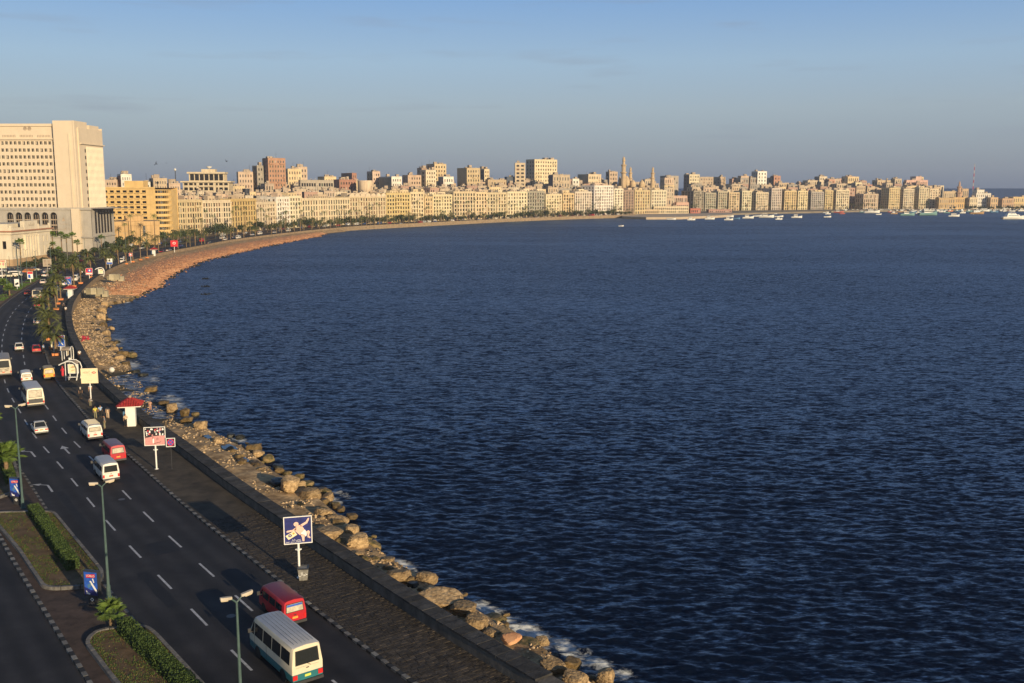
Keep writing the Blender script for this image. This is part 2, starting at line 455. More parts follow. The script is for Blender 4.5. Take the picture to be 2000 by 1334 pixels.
# direction arrows
def arrow(px, py, bend=0):
    s, t = st_of(P(px, py, 0)); m_ = MB()
    def q(pts): m_.poly([cpos(s + a, t + b, .006) for a, b in pts])
    q([(-2.2, -.1), (.5, -.1), (.5, .1), (-2.2, .1)][::-1] if False else [(-2.2, .1), (-2.2, -.1), (.5, -.1), (.5, .1)])
    if not bend: q([(.5, .48), (.5, -.48), (2.0, 0)])
    else:
        q([(.5, .1), (.5, -.1), (1.2, .7 * bend - .1), (1.2, .7 * bend + .15)]); q([(.8, .75 * bend), (1.5, .45 * bend), (1.6, 1.3 * bend)])
    m_.build('road_arrow', M['paint'], road)
arrow(128, 878); arrow(62, 884, 1); arrow(95, 950, 1)
M['patch'] = mat('newer_asphalt', (.010, .010, .012), .75, .3, .8, .3, 14, world=True)
for (ds, t, L, w) in ((6, 7.2, 5.5, 1.2), (16, 12.5, 8, .9), (27, 9.0, 3.2, 2.0), (38, 13.6, 12, .7), (49, 6.6, 4, 1.4), (58, 11.0, 6, 1.0), (72, 8.3, 9, .8), (86, 13.2, 5, 1.6), (101, 7.0, 7, 1.1), (120, 10.6, 10, .9), (21, 25.5, 6, 1.3), (40, 23.4, 9, .8)):
    m_ = MB(); s0 = S_NEAR - 14 + ds; n = 6
    for k in range(n):
        a, b = s0 + L * k / n, s0 + L * (k + 1) / n; j0, j1 = .06 * math.sin(k * 2.1 + t), .06 * math.sin((k + 1) * 2.1 + t)
        m_.poly([cpos(a, t + j0, .003), cpos(b, t + j1, .003), cpos(b, t + w - j1, .003), cpos(a, t + w - j0, .003)][::-1])
    m_.build('asphalt_patch', M['patch'], road if t < 18 else road2)
for ds, t in ((12, 10.2), (44, 9.4), (80, 11.8)):
    m_ = MB(); p = cpos(S_NEAR - 14 + ds, t, .004); m_.poly([p + Vector((.33 * math.cos(2 * PI * k / 14), .33 * math.sin(2 * PI * k / 14), .002)) for k in range(14)]); m_.build('manhole_cover', M['dark_metal'], road)

# promenade bed, with its stones on top where they can be told apart
mb = MB(); strip(mb, 0, S_END, -.1, T_KERB - .3, Z_PR - .03)
prom = tag(mb.build('promenade', M['stone_bed']), kind='structure')
S_ST0, S_ST1 = S_OF(1006, 1331) - 5, S_OF(500, 1000)
stones = []; rowl = .30; s = S_ST0; r = 0
while s < S_ST1:
    t = .02 + (.22 if r % 2 else 0); 
    while t < T_KERB - .36:
        w = rnd.uniform(.30, .60); t2 = min(t + w, T_KERB - .32)
        if t2 - t > .14: stones.append((s, t, t2, rowl * rnd.uniform(.94, 1.0)))
        t = t2 + .018
    s += rowl + .014; r += 1
def stone_geo(mb, s0, t0, t1, L):
    dz = rnd.uniform(-.016, .016); g = .008
    tl = [rnd.uniform(-.008, .008) for _ in range(4)]
    a = [cpos(s0 + g, t0 + g, Z_PR + dz + tl[0]), cpos(s0 + L - g, t0 + g, Z_PR + dz + tl[1]), cpos(s0 + L - g, t1 - g, Z_PR + dz + tl[2]), cpos(s0 + g, t1 - g, Z_PR + dz + tl[3])]
    b = [Vector((p.x, p.y, Z_PR - .1)) for p in (cpos(s0, t0), cpos(s0 + L, t0), cpos(s0 + L, t1), cpos(s0, t1))]
    i = mb.vs(a + b)
    for q in ((0, 1, 2, 3), (4, 5, 1, 0), (5, 6, 2, 1), (6, 7, 3, 2), (7, 4, 0, 3)):
        mb.f.append(tuple(i + k for k in q)); mb.m.append(0)
s_vis = S_OF(1006, 1331) + .8
vis = [q for q in stones if q[0] >= s_vis][:296]
visset = set(id(q) for q in vis)
for q in vis:
    m_ = MB(); stone_geo(m_, *q); m_.build('paving_stone', M['stone'], prom)
m_ = MB()
for q in stones:
    if id(q) not in visset: stone_geo(m_, *q)
stuff(m_.build('paving_stones', M['stone'], prom))
# the rest of the promenade surface: dusty flags
M['flags'] = mat('worn_dark_flags', (.05, .04, .028), .9, .4, .45, .7, 5, world=True, col2=(.095, .075, .05))
mb = MB(); strip(mb, S_ST1, S_END, -.1, T_KERB - .3, Z_PR)
mb.build('dusty_flags', M['flags'], prom)

# kerbs: blocks in a row
def kerb(name, t0, t1, z, s0, s1, step, cols, far_end, gap=.03, far_mat='kerb_grey', every=1):
    k = tag(MB_strip_kerb(name, t0 + .02, t1 - .02, z - .02, 0, far_end, far_mat), kind='structure')
    s = s0; i = 0
    while s < s1 and i < 298 * every:
        if i % every == 0:
            L = step - gap
            pts = [cpos(s, t0), cpos(s + L, t0), cpos(s + L, t1), cpos(s, t1)]
            zz = z + rnd.uniform(-.012, .012)
            m_ = MB(); a = m_.vs([(p.x, p.y, zz) for p in pts] + [(p.x, p.y, -.06) for p in pts])
            for q in ((0, 1, 2, 3), (4, 5, 1, 0), (5, 6, 2, 1), (6, 7, 3, 2), (7, 4, 0, 3)):
                m_.f.append(tuple(a + k2 for k2 in q)); m_.m.append(0)
            m_.build('kerb_stone', M[cols[(i // every) % len(cols)]], k)
        s += step; i += 1
    return k
def MB_strip_kerb(name, t0, t1, z, s0, s1, mt):
    m_ = MB(); strip(m_, s0, s1, t0, t1, z, 3.0)
    strip(m_, s0, s1, t1, t1 + .001, z, 3.0, z2=-.06); strip(m_, s0, s1, t0 - .001, t0, -.06, 3.0, z2=z)
    return m_.build(name, M[mt])
S_V = S_OF(820, 1334) - 1
kerb('promenade_kerb', T_KERB - .3, T_KERB, .16, S_V, S_V + 165, .62, ('kerb_dark', 'kerb_pale', 'kerb_dark', 'kerb_grey'), S_END)
kerb('median_road_kerb', T_RL, T_RL + .25, .10, S_V - 4, S_V + 90, .7, ('kerb_dark', 'kerb_grey'), 500)
kerb('median_landward_kerb', T_MED - .3, T_MED, .17, S_V - 14, S_V + 60, .66, ('kerb_pale', 'kerb_dark'), 500)
mb = MB(); strip(mb, 0, 500, T_RL + .25, T_MED - .3, .085)
tag(mb.build('median', M['dirt']), kind='structure')
mb = MB(); strip(mb, 0, S_END, T_LC, T_PAV, .12); strip(mb, 0, S_END, T_LC - .001, T_LC, 0, z2=.12)
tag(mb.build('landward_pavement', M['dirt']), kind='structure')
mb = MB(); strip(mb, 500, S_END, T_RL, T_MED, .10)
tag(mb.build('far_median', M['soil']), kind='structure')

# ------------------------------------------------------------ raised planted islands of the median
def island(corner_px, label_hedge, hedge_px, blades=2600):
    pts = [P(x, y, .2) for x, y in corner_px]
    # rounded outline
    n = len(pts); out = []
    for i in range(n):
        p0, p1, p2 = pts[i - 1], pts[i], pts[(i + 1) % n]
        r = min(1.2, .45 * (p1 - p0).length, .45 * (p2 - p1).length)
        a = p1 + (p0 - p1).normalized() * r; b = p1 + (p2 - p1).normalized() * r
        for k in range(6):
            f = k / 5; out.append(a * (1 - f) ** 2 + p1 * 2 * f * (1 - f) + b * f * f)
    if sum((out[i].x * out[(i + 1) % len(out)].y - out[(i + 1) % len(out)].x * out[i].y) for i in range(len(out))) < 0: out.reverse()
    # densify outline
    dense = []
    for i in range(len(out)):
        a, b = out[i], out[(i + 1) % len(out)]; k = max(1, int((b - a).length / .9))
        dense += [a.lerp(b, j / k) for j in range(k)]
    out = dense; N = len(out)
    def inset(d):
        res = []
        for i in range(N):
            t = (out[(i + 1) % N] - out[i - 1]).normalized(); res.append(out[i] + Vector((-t.y, t.x, 0)) * d)
        return res
    inn = inset(.26)
    isl = tag(MB().build('planted_island', M['soil']), kind='structure') if False else None
    m_ = MB()
    tri = tessellate_polygon([inn])
    i0 = m_.vs([(p.x, p.y, .26) for p in inn])
    for t in tri:
        a, b, c = [inn[k] for k in t]
        m_.f.append(tuple(t) if (b - a).cross(c - a).z > 0 else (t[0], t[2], t[1])); m_.m.append(0)
    isl = tag(m_.build('planted_island', M['soil']), kind='structure')
    for i in range(N):
        j = (i + 1) % N
        a, b, c, d = out[i], out[j], inn[j], inn[i]
        g = (b - a) * .03
        m_ = MB(); zz = .36 + rnd.uniform(-.01, .01)
        k = m_.vs([(p.x, p.y, zz) for p in (a + g, b - g, c - g, d + g)] + [(p.x, p.y, .02) for p in (a + g, b - g, c - g, d + g)])
        for q in ((0, 1, 2, 3), (4, 5, 1, 0), (5, 6, 2, 1), (6, 7, 3, 2), (7, 4, 0, 3)):
            m_.f.append(tuple(k + x for x in q)); m_.m.append(0)
        m_.build('kerb_stone', M['kerb_grey'], isl)
    # grass: tufts thicker along the edges
    xs = [p.x for p in inn]; ys = [p.y for p in inn]
    poly = np.array([[p.x, p.y] for p in inn])
    m_ = MB(); cnt = 0; tries = 0
    while cnt < blades and tries < blades * 12:
        tries += 1
        x, y = rnd.uniform(min(xs), max(xs)), rnd.uniform(min(ys), max(ys))
        if not inside(poly, x, y): continue
        d = float(np.min(np.hypot(poly[:, 0] - x, poly[:, 1] - y)))
        cl = noise.noise(Vector((x * .5, y * .5, 3.1)))
        if rnd.random() > (1.0 if d < .6 else .34 + cl): continue
        cnt += 1
        for _ in range(3):
            a = rnd.uniform(0, 2 * PI); h = rnd.uniform(.05, .11); w = .03
            cx, cy = x + rnd.uniform(-.1, .1), y + rnd.uniform(-.1, .1)
            m_.poly([(cx - math.cos(a) * w, cy - math.sin(a) * w, .25), (cx + math.cos(a) * w, cy + math.sin(a) * w, .25), (cx + math.sin(a) * h * .5, cy - math.cos(a) * h * .5, .25 + h)], 0 if rnd.random() < .7 else 1)
    tag(m_.build('grass', [M['grass'], M['grass_dry']]), 'patchy short grass on the raised median island', 'grass', kind='stuff')
    # clipped hedge
    a, b = [P(x, y, .26) for x, y in hedge_px]
    d = (b - a); L = d.length; d.normalize(); nn = Vector((-d.y, d.x, 0))
    h = thing('hedge', label_hedge, 'hedge', a)
    core = MB(); core.obox((d * (L / 2)) + Vector((0, 0, .42)), d * (L - .25), nn * .72, Vector((0, 0, .84)))
    core.build('inner_foliage', M['leaf_dark'], h)
    lv = MB()
    for k in range(int(L * 520)):
        u = rnd.uniform(0, L); side = rnd.random()
        wv = .47 + .06 * noise.noise(Vector((u * 1.3, a.x, 0)))
        hh = .92 + .09 * noise.noise(Vector((u * 1.1, a.y, 5)))
        if side < .45: v, z = rnd.uniform(-wv, wv), hh + rnd.uniform(-.05, .03)
        elif side < .68: v, z = wv + rnd.uniform(-.06, .05), rnd.uniform(.02, hh)
        elif side < .91: v, z = -wv + rnd.uniform(-.05, .06), rnd.uniform(.02, hh)
        else: u = 0 if rnd.random() < .5 else L; v, z = rnd.uniform(-wv, wv), rnd.uniform(.02, hh)
        c = d * u + nn * v + Vector((0, 0, z))
        e1 = Vector((rnd.gauss(0, 1), rnd.gauss(0, 1), rnd.gauss(0, .6))).normalized() * .055
        e2 = e1.cross(Vector((rnd.gauss(0, 1), rnd.gauss(0, 1), rnd.gauss(0, 1)))).normalized() * .05
        lv.poly([c - e1, c + e2, c + e1, c - e2])
    stuff(lv.build('leaves', M['leaf'], h))
    return isl
def inside(poly, x, y):
    px, py = poly[:, 0], poly[:, 1]; qx, qy = np.roll(px, -1), np.roll(py, -1)
    with np.errstate(divide='ignore', invalid='ignore'):
        c = ((py > y) != (qy > y)) & (x < (qx - px) * (y - py) / (qy - py) + px)
    return bool(np.count_nonzero(c) % 2)
island([(-28, 1002), (51, 1000), (106, 999), (206, 1120), (190, 1146), (85, 1152), (34, 1075)], 'clipped green hedge on the median island beside the first lamp post', ((66, 1003), (143, 1113)))
island([(163, 1256), (188, 1231), (284, 1222), (306, 1237), (395, 1333), (470, 1410), (300, 1420), (221, 1333)], 'clipped green hedge on the median island behind the small fan palm', ((243, 1232), (410, 1395)))
island([(-70, 905), (-30, 860), (22, 872), (40, 940), (30, 962), (-40, 985)], 'clipped hedge at the left edge by the lit advertising box', ((0, 885), (22, 945)), 900)
# long planted beds of the median further on
for (a, b) in ((148, 172), (176, 186), (190, 262), (268, 420)):
    m_ = MB(); strip(m_, a, b, T_RL + .9, T_MED - .9, .2); strip(m_, a, b, T_RL + .899, T_RL + .9, .08, z2=.2); strip(m_, a, b, T_MED - .9, T_MED - .899, .2, z2=.08)
    bed = tag(m_.build('planted_bed', M['soil']), kind='structure')
    m_ = MB()
    for k in range(int((b - a) * 26)):
        s, t = rnd.uniform(a, b), rnd.uniform(T_RL + 1, T_MED - 1); p = cpos(s, t, .2)
        if noise.noise(p * .22) < -.05: continue
        aa = rnd.uniform(0, PI); h = rnd.uniform(.12, .42); w = .12
        m_.poly([p + Vector((math.cos(aa) * w, math.sin(aa) * w, 0)), p - Vector((math.cos(aa) * w, math.sin(aa) * w, 0)), p + Vector((rnd.uniform(-.1, .1), rnd.uniform(-.1, .1), h))], 0)
    tag(m_.build('ground_cover', [M['grass']]), 'low green planting along the median of the corniche', 'ground cover', kind='stuff')

# ------------------------------------------------------------ the sea wall with its coping stones
def wallz(s): return 1.02
m_ = MB(); N_ = NS - 40
a = []
for k in range(0, N_, 2):
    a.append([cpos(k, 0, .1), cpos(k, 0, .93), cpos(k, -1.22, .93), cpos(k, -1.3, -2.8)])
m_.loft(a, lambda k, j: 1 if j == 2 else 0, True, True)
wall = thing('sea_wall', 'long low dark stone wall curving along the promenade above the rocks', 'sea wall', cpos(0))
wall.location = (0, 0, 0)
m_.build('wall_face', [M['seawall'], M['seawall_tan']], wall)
S_C0 = S_OF(1006, 1331) - 2; n = 0; s = S_C0
far_c = MB()
while s < N_ - 3:
    L = .95 * rnd.uniform(.85, 1.15) if n < 296 else 2.5
    dz = rnd.uniform(-.012, .012); g = .018
    pts = [cpos(s + g, .06 + rnd.uniform(-.012, .012)), cpos(s + L - g, .06 + rnd.uniform(-.012, .012)), cpos(s + L - g, -1.29), cpos(s + g, -1.29)]
    mm = MB() if n < 296 else far_c
    k = mm.vs([(p.x, p.y, 1.06 + dz + rnd.uniform(-.006, .006)) for p in pts] + [(p.x, p.y, .92) for p in pts])
    for q in ((3, 2, 1, 0), (0, 1, 5, 4), (1, 2, 6, 5), (2, 3, 7, 6), (3, 0, 4, 7)):
        mm.f.append(tuple(k + x for x in q[::-1])); mm.m.append(0)
    if n < 296: mm.build('coping_stone', M['coping'], wall)
    s += L; n += 1
stuff(far_c.build('far_coping', M['coping'], wall))

# ------------------------------------------------------------ the shore outside the wall
SEA = -2.2
SHORE = [(1190, 1360), (1120, 1318), (1050, 1262), (930, 1195), (830, 1136), (735, 1078), (660, 1008), (600, 960), (537, 926), (471, 874), (415, 845), (350, 808), (300, 772), (270, 735), (240, 700),
         (214, 668), (204, 640), (200, 612), (207, 592), (230, 589), (253, 584), (273, 571), (314, 556), (331, 537), (364, 521), (400, 507), (440, 497), (500, 484), (560, 472), (600, 464.5), (622, 461)]
_so = sorted(st_of(P(x, y, -1.6)) for x, y in SHORE)
_ss = [q[0] for q in _so]; _tt = [q[1] for q in _so]
_ss = [0] + _ss + [_ss[-1] + 40, NS]; _tt = [_tt[0]] + _tt + [-7.0, -6.0]
def shore_t(s):
    b = max(0, min(1, (s - S_B0) / 15)) if 'S_B0' in globals() else 0
    return float(np.interp(s, _ss, _tt)) + b * 1.6 * (noise.noise(Vector((s * .11, 2.2, 0))) + .6 * noise.noise(Vector((s * .31, 7.2, 0))))
S_FL0, S_FL1 = S_OF(267, 800), S_OF(165, 722)       # the flooded stretch of the apron
S_B0, S_B1 = S_OF(160, 565), S_OF(612, 451)         # the red beach
def shore_z(s, f, p):
    n1 = noise.noise(Vector((p.x * .35, p.y * .35, 1.7))); n2 = noise.noise(Vector((p.x * 1.3, p.y * 1.3, 4.2)))
    fl = max(0, min(1, (s - S_FL0 + 10) / 12)) * max(0, min(1, (S_FL1 + 18 - s) / 14))
    z = -1.05 - .35 * f + .16 * n1 + .08 * n2
    z = z * (1 - fl) + fl * (-2.08 - .2 * f + .16 * n1)
    bc = max(0, min(1, (s - S_B0 + 14) / 20))
    zb = -.35 - 1.75 * f ** 1.3 + .13 * n1 + .1 * n2
    return z * (1 - bc) + zb * bc
verts = []; cols = []; NF = 15
smax = int(_ss[-3]) + 80
rows = list(np.arange(0, 330, .8)) + list(np.arange(330, smax, 2.0))
for s in rows:
    to = shore_t(s)
    for k in range(NF):
        f = k / (NF - 3)
        t = -1.22 + (to + 1.22) * min(f, 1.0)
        p = cpos(s, t)
        if k < NF - 2: z = shore_z(s, f, p)
        elif k == NF - 2: t = to - 1.2; p = cpos(s, t); z = SEA - .55
        else: t = to - 4; p = cpos(s, t); z = SEA - 2.5
        verts.append((p.x, p.y, z))
        red = max(0, min(1, (s - S_B0 + 6) / 14)) * max(0, min(1, (f - .24) / .16)) * max(0.0, min(1, (S_B1 + 20 - s) / 60))
        wet = max(0, min(1, (SEA + .42 - z) / .35))
        cols.append((red, wet, 0, 1))
faces = []
for i in range(len(rows) - 1):
    for k in range(NF - 1):
        a = i * NF + k; faces.append((a, a + 1, a + NF + 1, a + NF))
me = bpy.data.meshes.new('shore')
me.from_pydata(verts, [], faces)
ca = me.color_attributes.new('ground', 'FLOAT_COLOR', 'POINT')
ca.data.foreach_set('color', np.array(cols, dtype=np.float32).ravel())
me.polygons.foreach_set('use_smooth', [True] * len(faces))
ms = M['concrete_tan'].copy(); ms.name = 'shore_ground'
t = ms.node_tree; bs = t.nodes['Principled BSDF']
at = t.nodes.new('ShaderNodeAttribute'); at.attribute_name = 'ground'
sp = t.nodes.new('ShaderNodeSeparateColor'); t.links.new(at.outputs['Color'], sp.inputs[0])
old = bs.inputs['Base Color'].links[0].from_socket
geo = t.nodes.new('ShaderNodeNewGeometry')
vo = t.nodes.new('ShaderNodeTexVoronoi'); vo.inputs['Scale'].default_value = 2.6; t.links.new(geo.outputs['Position'], vo.inputs[0])
vr = t.nodes.new('ShaderNodeMix'); vr.data_type = 'RGBA'; vr.blend_type = 'MULTIPLY'; vr.inputs[0].default_value = .55
rr = t.nodes.new('ShaderNodeValToRGB'); rr.color_ramp.elements[0].color = (.42, .36, .3, 1); rr.color_ramp.elements[1].color = (1.45, 1.4, 1.3, 1)
t.links.new(vo.outputs['Color'], rr.inputs[0]); t.links.new(old, vr.inputs[6]); t.links.new(rr.outputs[0], vr.inputs[7])
nz = t.nodes.new('ShaderNodeTexNoise'); nz.inputs['Scale'].default_value = .5; nz.inputs['Detail'].default_value = 9; nz.inputs['Roughness'].default_value = .7; t.links.new(geo.outputs['Position'], nz.inputs[0])
rd = t.nodes.new('ShaderNodeValToRGB'); rd.color_ramp.elements[0].position = .3; rd.color_ramp.elements[1].position = .7
rd.color_ramp.elements[0].color = (.36, .14, .06, 1); rd.color_ramp.elements[1].color = (.60, .32, .16, 1); t.links.new(nz.outputs[0], rd.inputs[0])
m1 = t.nodes.new('ShaderNodeMix'); m1.data_type = 'RGBA'; t.links.new(sp.outputs[0], m1.inputs[0]); t.links.new(vr.outputs[2], m1.inputs[6]); t.links.new(rd.outputs[0], m1.inputs[7])
m2 = t.nodes.new('ShaderNodeMix'); m2.data_type = 'RGBA'; t.links.new(sp.outputs[1], m2.inputs[0]); t.links.new(m1.outputs[2], m2.inputs[6]); m2.inputs[7].default_value = (.05, .045, .028, 1)
t.links.new(m2.outputs[2], bs.inputs['Base Color'])
me.materials.append(ms)
tag(link('shore', me), kind='structure')

# ------------------------------------------------------------ the sea: a sheet to the horizon, waves as real relief where they can be resolved
def water_mesh():
    ys = [24.0]; 
    while ys[-1] < 1250: ys.append(ys[-1] + max(.24, 1.45 * ys[-1] ** 2 / 62500.0))
    ys = np.array(ys); ang = np.linspace(-.56, .72, 860)
    Yg, Ag = np.meshgrid(ys, ang, indexing='ij')
    X = Yg * Ag; Y = Yg.copy()
    dY = np.gradient(ys)[:, None] * np.ones_like(Ag); dX = Yg * (ang[1] - ang[0])
    res = np.maximum(dY, dX)
    rg = np.random.RandomState(5)
    Z = np.zeros_like(X); DX = np.zeros_like(X); DYY = np.zeros_like(X)
    w0 = math.atan2(-.95, -.30)
    for i in range(84):
        lam = .45 * (2.8 / .45) ** (rg.rand())
        th = w0 + rg.normal(0, .62)
        k = 2 * PI / lam; a = .026 * lam / (2 * PI) * rg.uniform(.5, 1.5) * (1.0 if lam < 2 else .65)
        att = np.clip((lam / res - 2.2) / 2.2, 0, 1)
        ph = k * (X * math.cos(th) + Y * math.sin(th)) + rg.uniform(0, 2 * PI)
        Z += a * att * np.cos(ph); q = a * att * np.sin(ph) * .8
        DX -= q * math.cos(th); DYY -= q * math.sin(th)
    gust = 1 + .35 * np.sin(X * .021 + Y * .013 + 1.0) * np.sin(Y * .017 - X * .008)
    Z *= gust
    # tame the waves close to the shore rocks
    nr, nc = X.shape
    co = np.stack([X + DX, Y + DYY, Z + SEA], -1).reshape(-1, 3)
    # distance seaward of the corniche line, coarse
    flat = np.stack([X, Y], -1).reshape(-1, 2)
    cv = CV[::6]; nl = NL[::6]
    t = np.empty(len(flat)); near_s = np.empty(len(flat), dtype=np.int32)
    for b in range(0, len(flat), 40000):
        d = ((flat[b:b + 40000, None, 0] - cv[None, :, 0]) ** 2 + (flat[b:b + 40000, None, 1] - cv[None, :, 1]) ** 2)
        j = np.argmin(d, 1); r = flat[b:b + 40000] - cv[j]
        t[b:b + 40000] = r[:, 0] * nl[j, 0] + r[:, 1] * nl[j, 1]; near_s[b:b + 40000] = j * 6
    tsh = np.interp(near_s, _ss, _tt)
    sd = tsh - t                                  # metres seaward of the rock line
    keep = (t < -.8)
    idx = np.arange(nr * nc).reshape(nr, nc)
    q = np.stack([idx[:-1, :-1], idx[:-1, 1:], idx[1:, 1:], idx[1:, :-1]], -1).reshape(-1, 4)
    q = q[keep[q].any(1)]
    used = np.unique(q); remap = -np.ones(nr * nc, dtype=np.int64); remap[used] = np.arange(len(used))
    q = remap[q]; co = co[used]; sd = sd[used]
    bu = np.zeros(len(co))
    for (x, y, r) in BURST:
        p = P(x, y, SEA); tg_ = ctan(st_of(p)[0]); dx = co[:, 0] - p.x; dy = co[:, 1] - p.y
        al = dx * tg_.x + dy * tg_.y; ac = dx * tg_.y - dy * tg_.x
        bu = np.maximum(bu, np.exp(-((al / (r * 1.7)) ** 2 + (ac / (r * .62)) ** 2)))
    return co, q, sd, bu
BURST = [(955, 1190, 1.6), (985, 1212, 2.2), (1015, 1228, 2.6), (1050, 1240, 2.2), (1110, 1266, 2.0), (1145, 1282, 2.2), (1208, 1312, 1.8), (788, 1102, 1.2), (652, 976, 1.4), (672, 966, 1.4), (470, 858, 1.8), (312, 718, 3.2), (262, 712, 2.6), (340, 778, 2.6), (352, 792, 2.4), (300, 740, 2.4), (238, 664, 2.8), (405, 586, 3.0), (275, 575, 3.2), (245, 591, 2.6), (232, 690, 2.0), (500, 520, 1), (228, 672, 2), (430, 905, 1.2)]
co, q, sd, bu = water_mesh()
me = bpy.data.meshes.new('sea')
# outer sheet to the horizon
Yf = 1235.0
ext = np.array([[Yf * -.62, Yf, SEA - .06], [Yf * .9, Yf, SEA - .06], [60000, 60000, SEA - .06], [-40000, 60000, SEA - .06],
                [20 * .66, 20, SEA - .06], [400, -300, SEA - .06], [3000, -300, SEA - .06], [60000, 1235, SEA - .06], [1235 * .70, 1235, SEA - .06]], dtype=np.float64)
base = len(co); co = np.vstack([co, ext]); sd = np.r_[sd, [900.0] * len(ext)]; bu = np.r_[bu, [0.0] * len(ext)]
extra = [(base, base + 1, base + 2, base + 3), (base + 4, base + 5, base + 6, base + 8), (base + 8, base + 6, base + 7, base + 1)]
nq = len(q)
me.vertices.add(len(co)); me.vertices.foreach_set('co', co.astype(np.float32).ravel())
loops = np.concatenate([q.ravel(), np.array(extra).ravel()]).astype(np.int32)
me.loops.add(len(loops)); me.loops.foreach_set('vertex_index', loops)
npoly = nq + len(extra)
me.polygons.add(npoly); me.polygons.foreach_set('loop_start', np.arange(0, npoly * 4, 4, dtype=np.int32))
try: me.polygons.foreach_set('loop_total', np.full(npoly, 4, dtype=np.int32))
except Exception: pass
me.polygons.foreach_set('use_smooth', np.ones(npoly, dtype=bool))
fb_ = me.attributes.new('burst', 'FLOAT', 'POINT'); fb_.data.foreach_set('value', bu.astype(np.float32))
fa = me.attributes.new('offshore', 'FLOAT', 'POINT'); fa.data.foreach_set('value', sd.astype(np.float32))
me.update(calc_edges=True); me.validate()
SEA_SLOPE = 1.75
mw = bpy.data.materials.new('sea_water'); mw.use_nodes = True
t = mw.node_tree; b = t.nodes['Principled BSDF']; Lk = t.links.new
b.inputs['Roughness'].default_value = .10; b.inputs['IOR'].default_value = 1.333; b.inputs['Specular IOR Level'].default_value = .46; b.inputs['Specular Tint'].default_value = (.36, .62, 1.0, 1)
geo = t.nodes.new('ShaderNodeNewGeometry')
mpg = t.nodes.new('ShaderNodeMapping'); mpg.inputs['Rotation'].default_value = (0, 0, R(-17)); mpg.inputs['Scale'].default_value = (.42, 1.15, 1.0); Lk(geo.outputs['Position'], mpg.inputs[0])
h = geo.outputs['Normal']
gm_ = t.nodes.new('ShaderNodeMapping'); gm_.inputs['Rotation'].default_value = (0, 0, R(-14)); gm_.inputs['Scale'].default_value = (.006, .022, 1); Lk(geo.outputs['Position'], gm_.inputs[0])
gn = t.nodes.new('ShaderNodeTexNoise'); gn.inputs['Scale'].default_value = 1.0; gn.inputs['Detail'].default_value = 5; Lk(gm_.outputs[0], gn.inputs[0])
gst = t.nodes.new('ShaderNodeMapRange'); gst.inputs[1].default_value = .3; gst.inputs[2].default_value = .7; gst.inputs[3].default_value = .6; gst.inputs[4].default_value = 1.4; Lk(gn.outputs[0], gst.inputs[0])
for sc_, am, dt in ((.9, .62, 3), (2.6, .85, 3), (8.0, .45, 3)):
    n = t.nodes.new('ShaderNodeTexNoise'); n.inputs['Scale'].default_value = sc_; n.inputs['Detail'].default_value = dt
    Lk(mpg.outputs[0], n.inputs[0])
    sb = t.nodes.new('ShaderNodeVectorMath'); sb.operation = 'SUBTRACT'; Lk(n.outputs['Color'], sb.inputs[0]); sb.inputs[1].default_value = (.5, .5, .5)
    ml = t.nodes.new('ShaderNodeVectorMath'); ml.operation = 'MULTIPLY'; Lk(sb.outputs[0], ml.inputs[0]); ml.inputs[1].default_value = (am * SEA_SLOPE * .8, am * SEA_SLOPE, 0)
    if dt == 3 and sc_ < 5: ml2 = t.nodes.new('ShaderNodeVectorMath'); ml2.operation = 'SCALE'; Lk(ml.outputs[0], ml2.inputs[0]); Lk(gst.outputs[0], ml2.inputs['Scale']); ml = ml2
    ad = t.nodes.new('ShaderNodeVectorMath'); ad.operation = 'ADD'; Lk(h, ad.inputs[0]); Lk(ml.outputs[0], ad.inputs[1]); h = ad.outputs[0]
nn_ = t.nodes.new('ShaderNodeVectorMath'); nn_.operation = 'NORMALIZE'; Lk(h, nn_.inputs[0])
Lk(nn_.outputs[0], b.inputs['Normal'])
at = t.nodes.new('ShaderNodeAttribute'); at.attribute_name = 'offshore'
# foam where waves meet the rocks
fr = t.nodes.new('ShaderNodeMapRange'); fr.inputs[1].default_value = -1.0; fr.inputs[2].default_value = 4.5; fr.inputs[3].default_value = .30; fr.inputs[4].default_value = 0.0; Lk(at.outputs['Fac'], fr.inputs[0])
fn = t.nodes.new('ShaderNodeTexNoise'); fn.inputs['Scale'].default_value = .85; fn.inputs['Detail'].default_value = 10; fn.inputs['Roughness'].default_value = .72; Lk(geo.outputs['Position'], fn.inputs[0])
ab = t.nodes.new('ShaderNodeAttribute'); ab.attribute_name = 'burst'
ab2 = t.nodes.new('ShaderNodeMath'); ab2.operation = 'MULTIPLY_ADD'; Lk(ab.outputs['Fac'], ab2.inputs[0]); ab2.inputs[1].default_value = .30; Lk(fr.outputs[0], ab2.inputs[2])
fs = t.nodes.new('ShaderNodeMath'); Lk(ab2.outputs[0], fs.inputs[0]); Lk(fn.outputs[0], fs.inputs[1])
fm = t.nodes.new('ShaderNodeMapRange'); fm.inputs[1].default_value = .76; fm.inputs[2].default_value = .97; Lk(fs.outputs[0], fm.inputs[0])
mc = t.nodes.new('ShaderNodeMix'); mc.data_type = 'RGBA'; Lk(fm.outputs[0], mc.inputs[0]); mc.inputs[6].default_value = (.0016, .0048, .0145, 1); mc.inputs[7].default_value = (.52, .54, .53, 1)
SEA_MIX = mc
Lk(mc.outputs[2], b.inputs['Base Color'])
mr = t.nodes.new('ShaderNodeMapRange'); mr.inputs[3].default_value = .38; mr.inputs[4].default_value = .8; Lk(fm.outputs[0], mr.inputs[0]); Lk(mr.outputs[0], b.inputs['Roughness'])
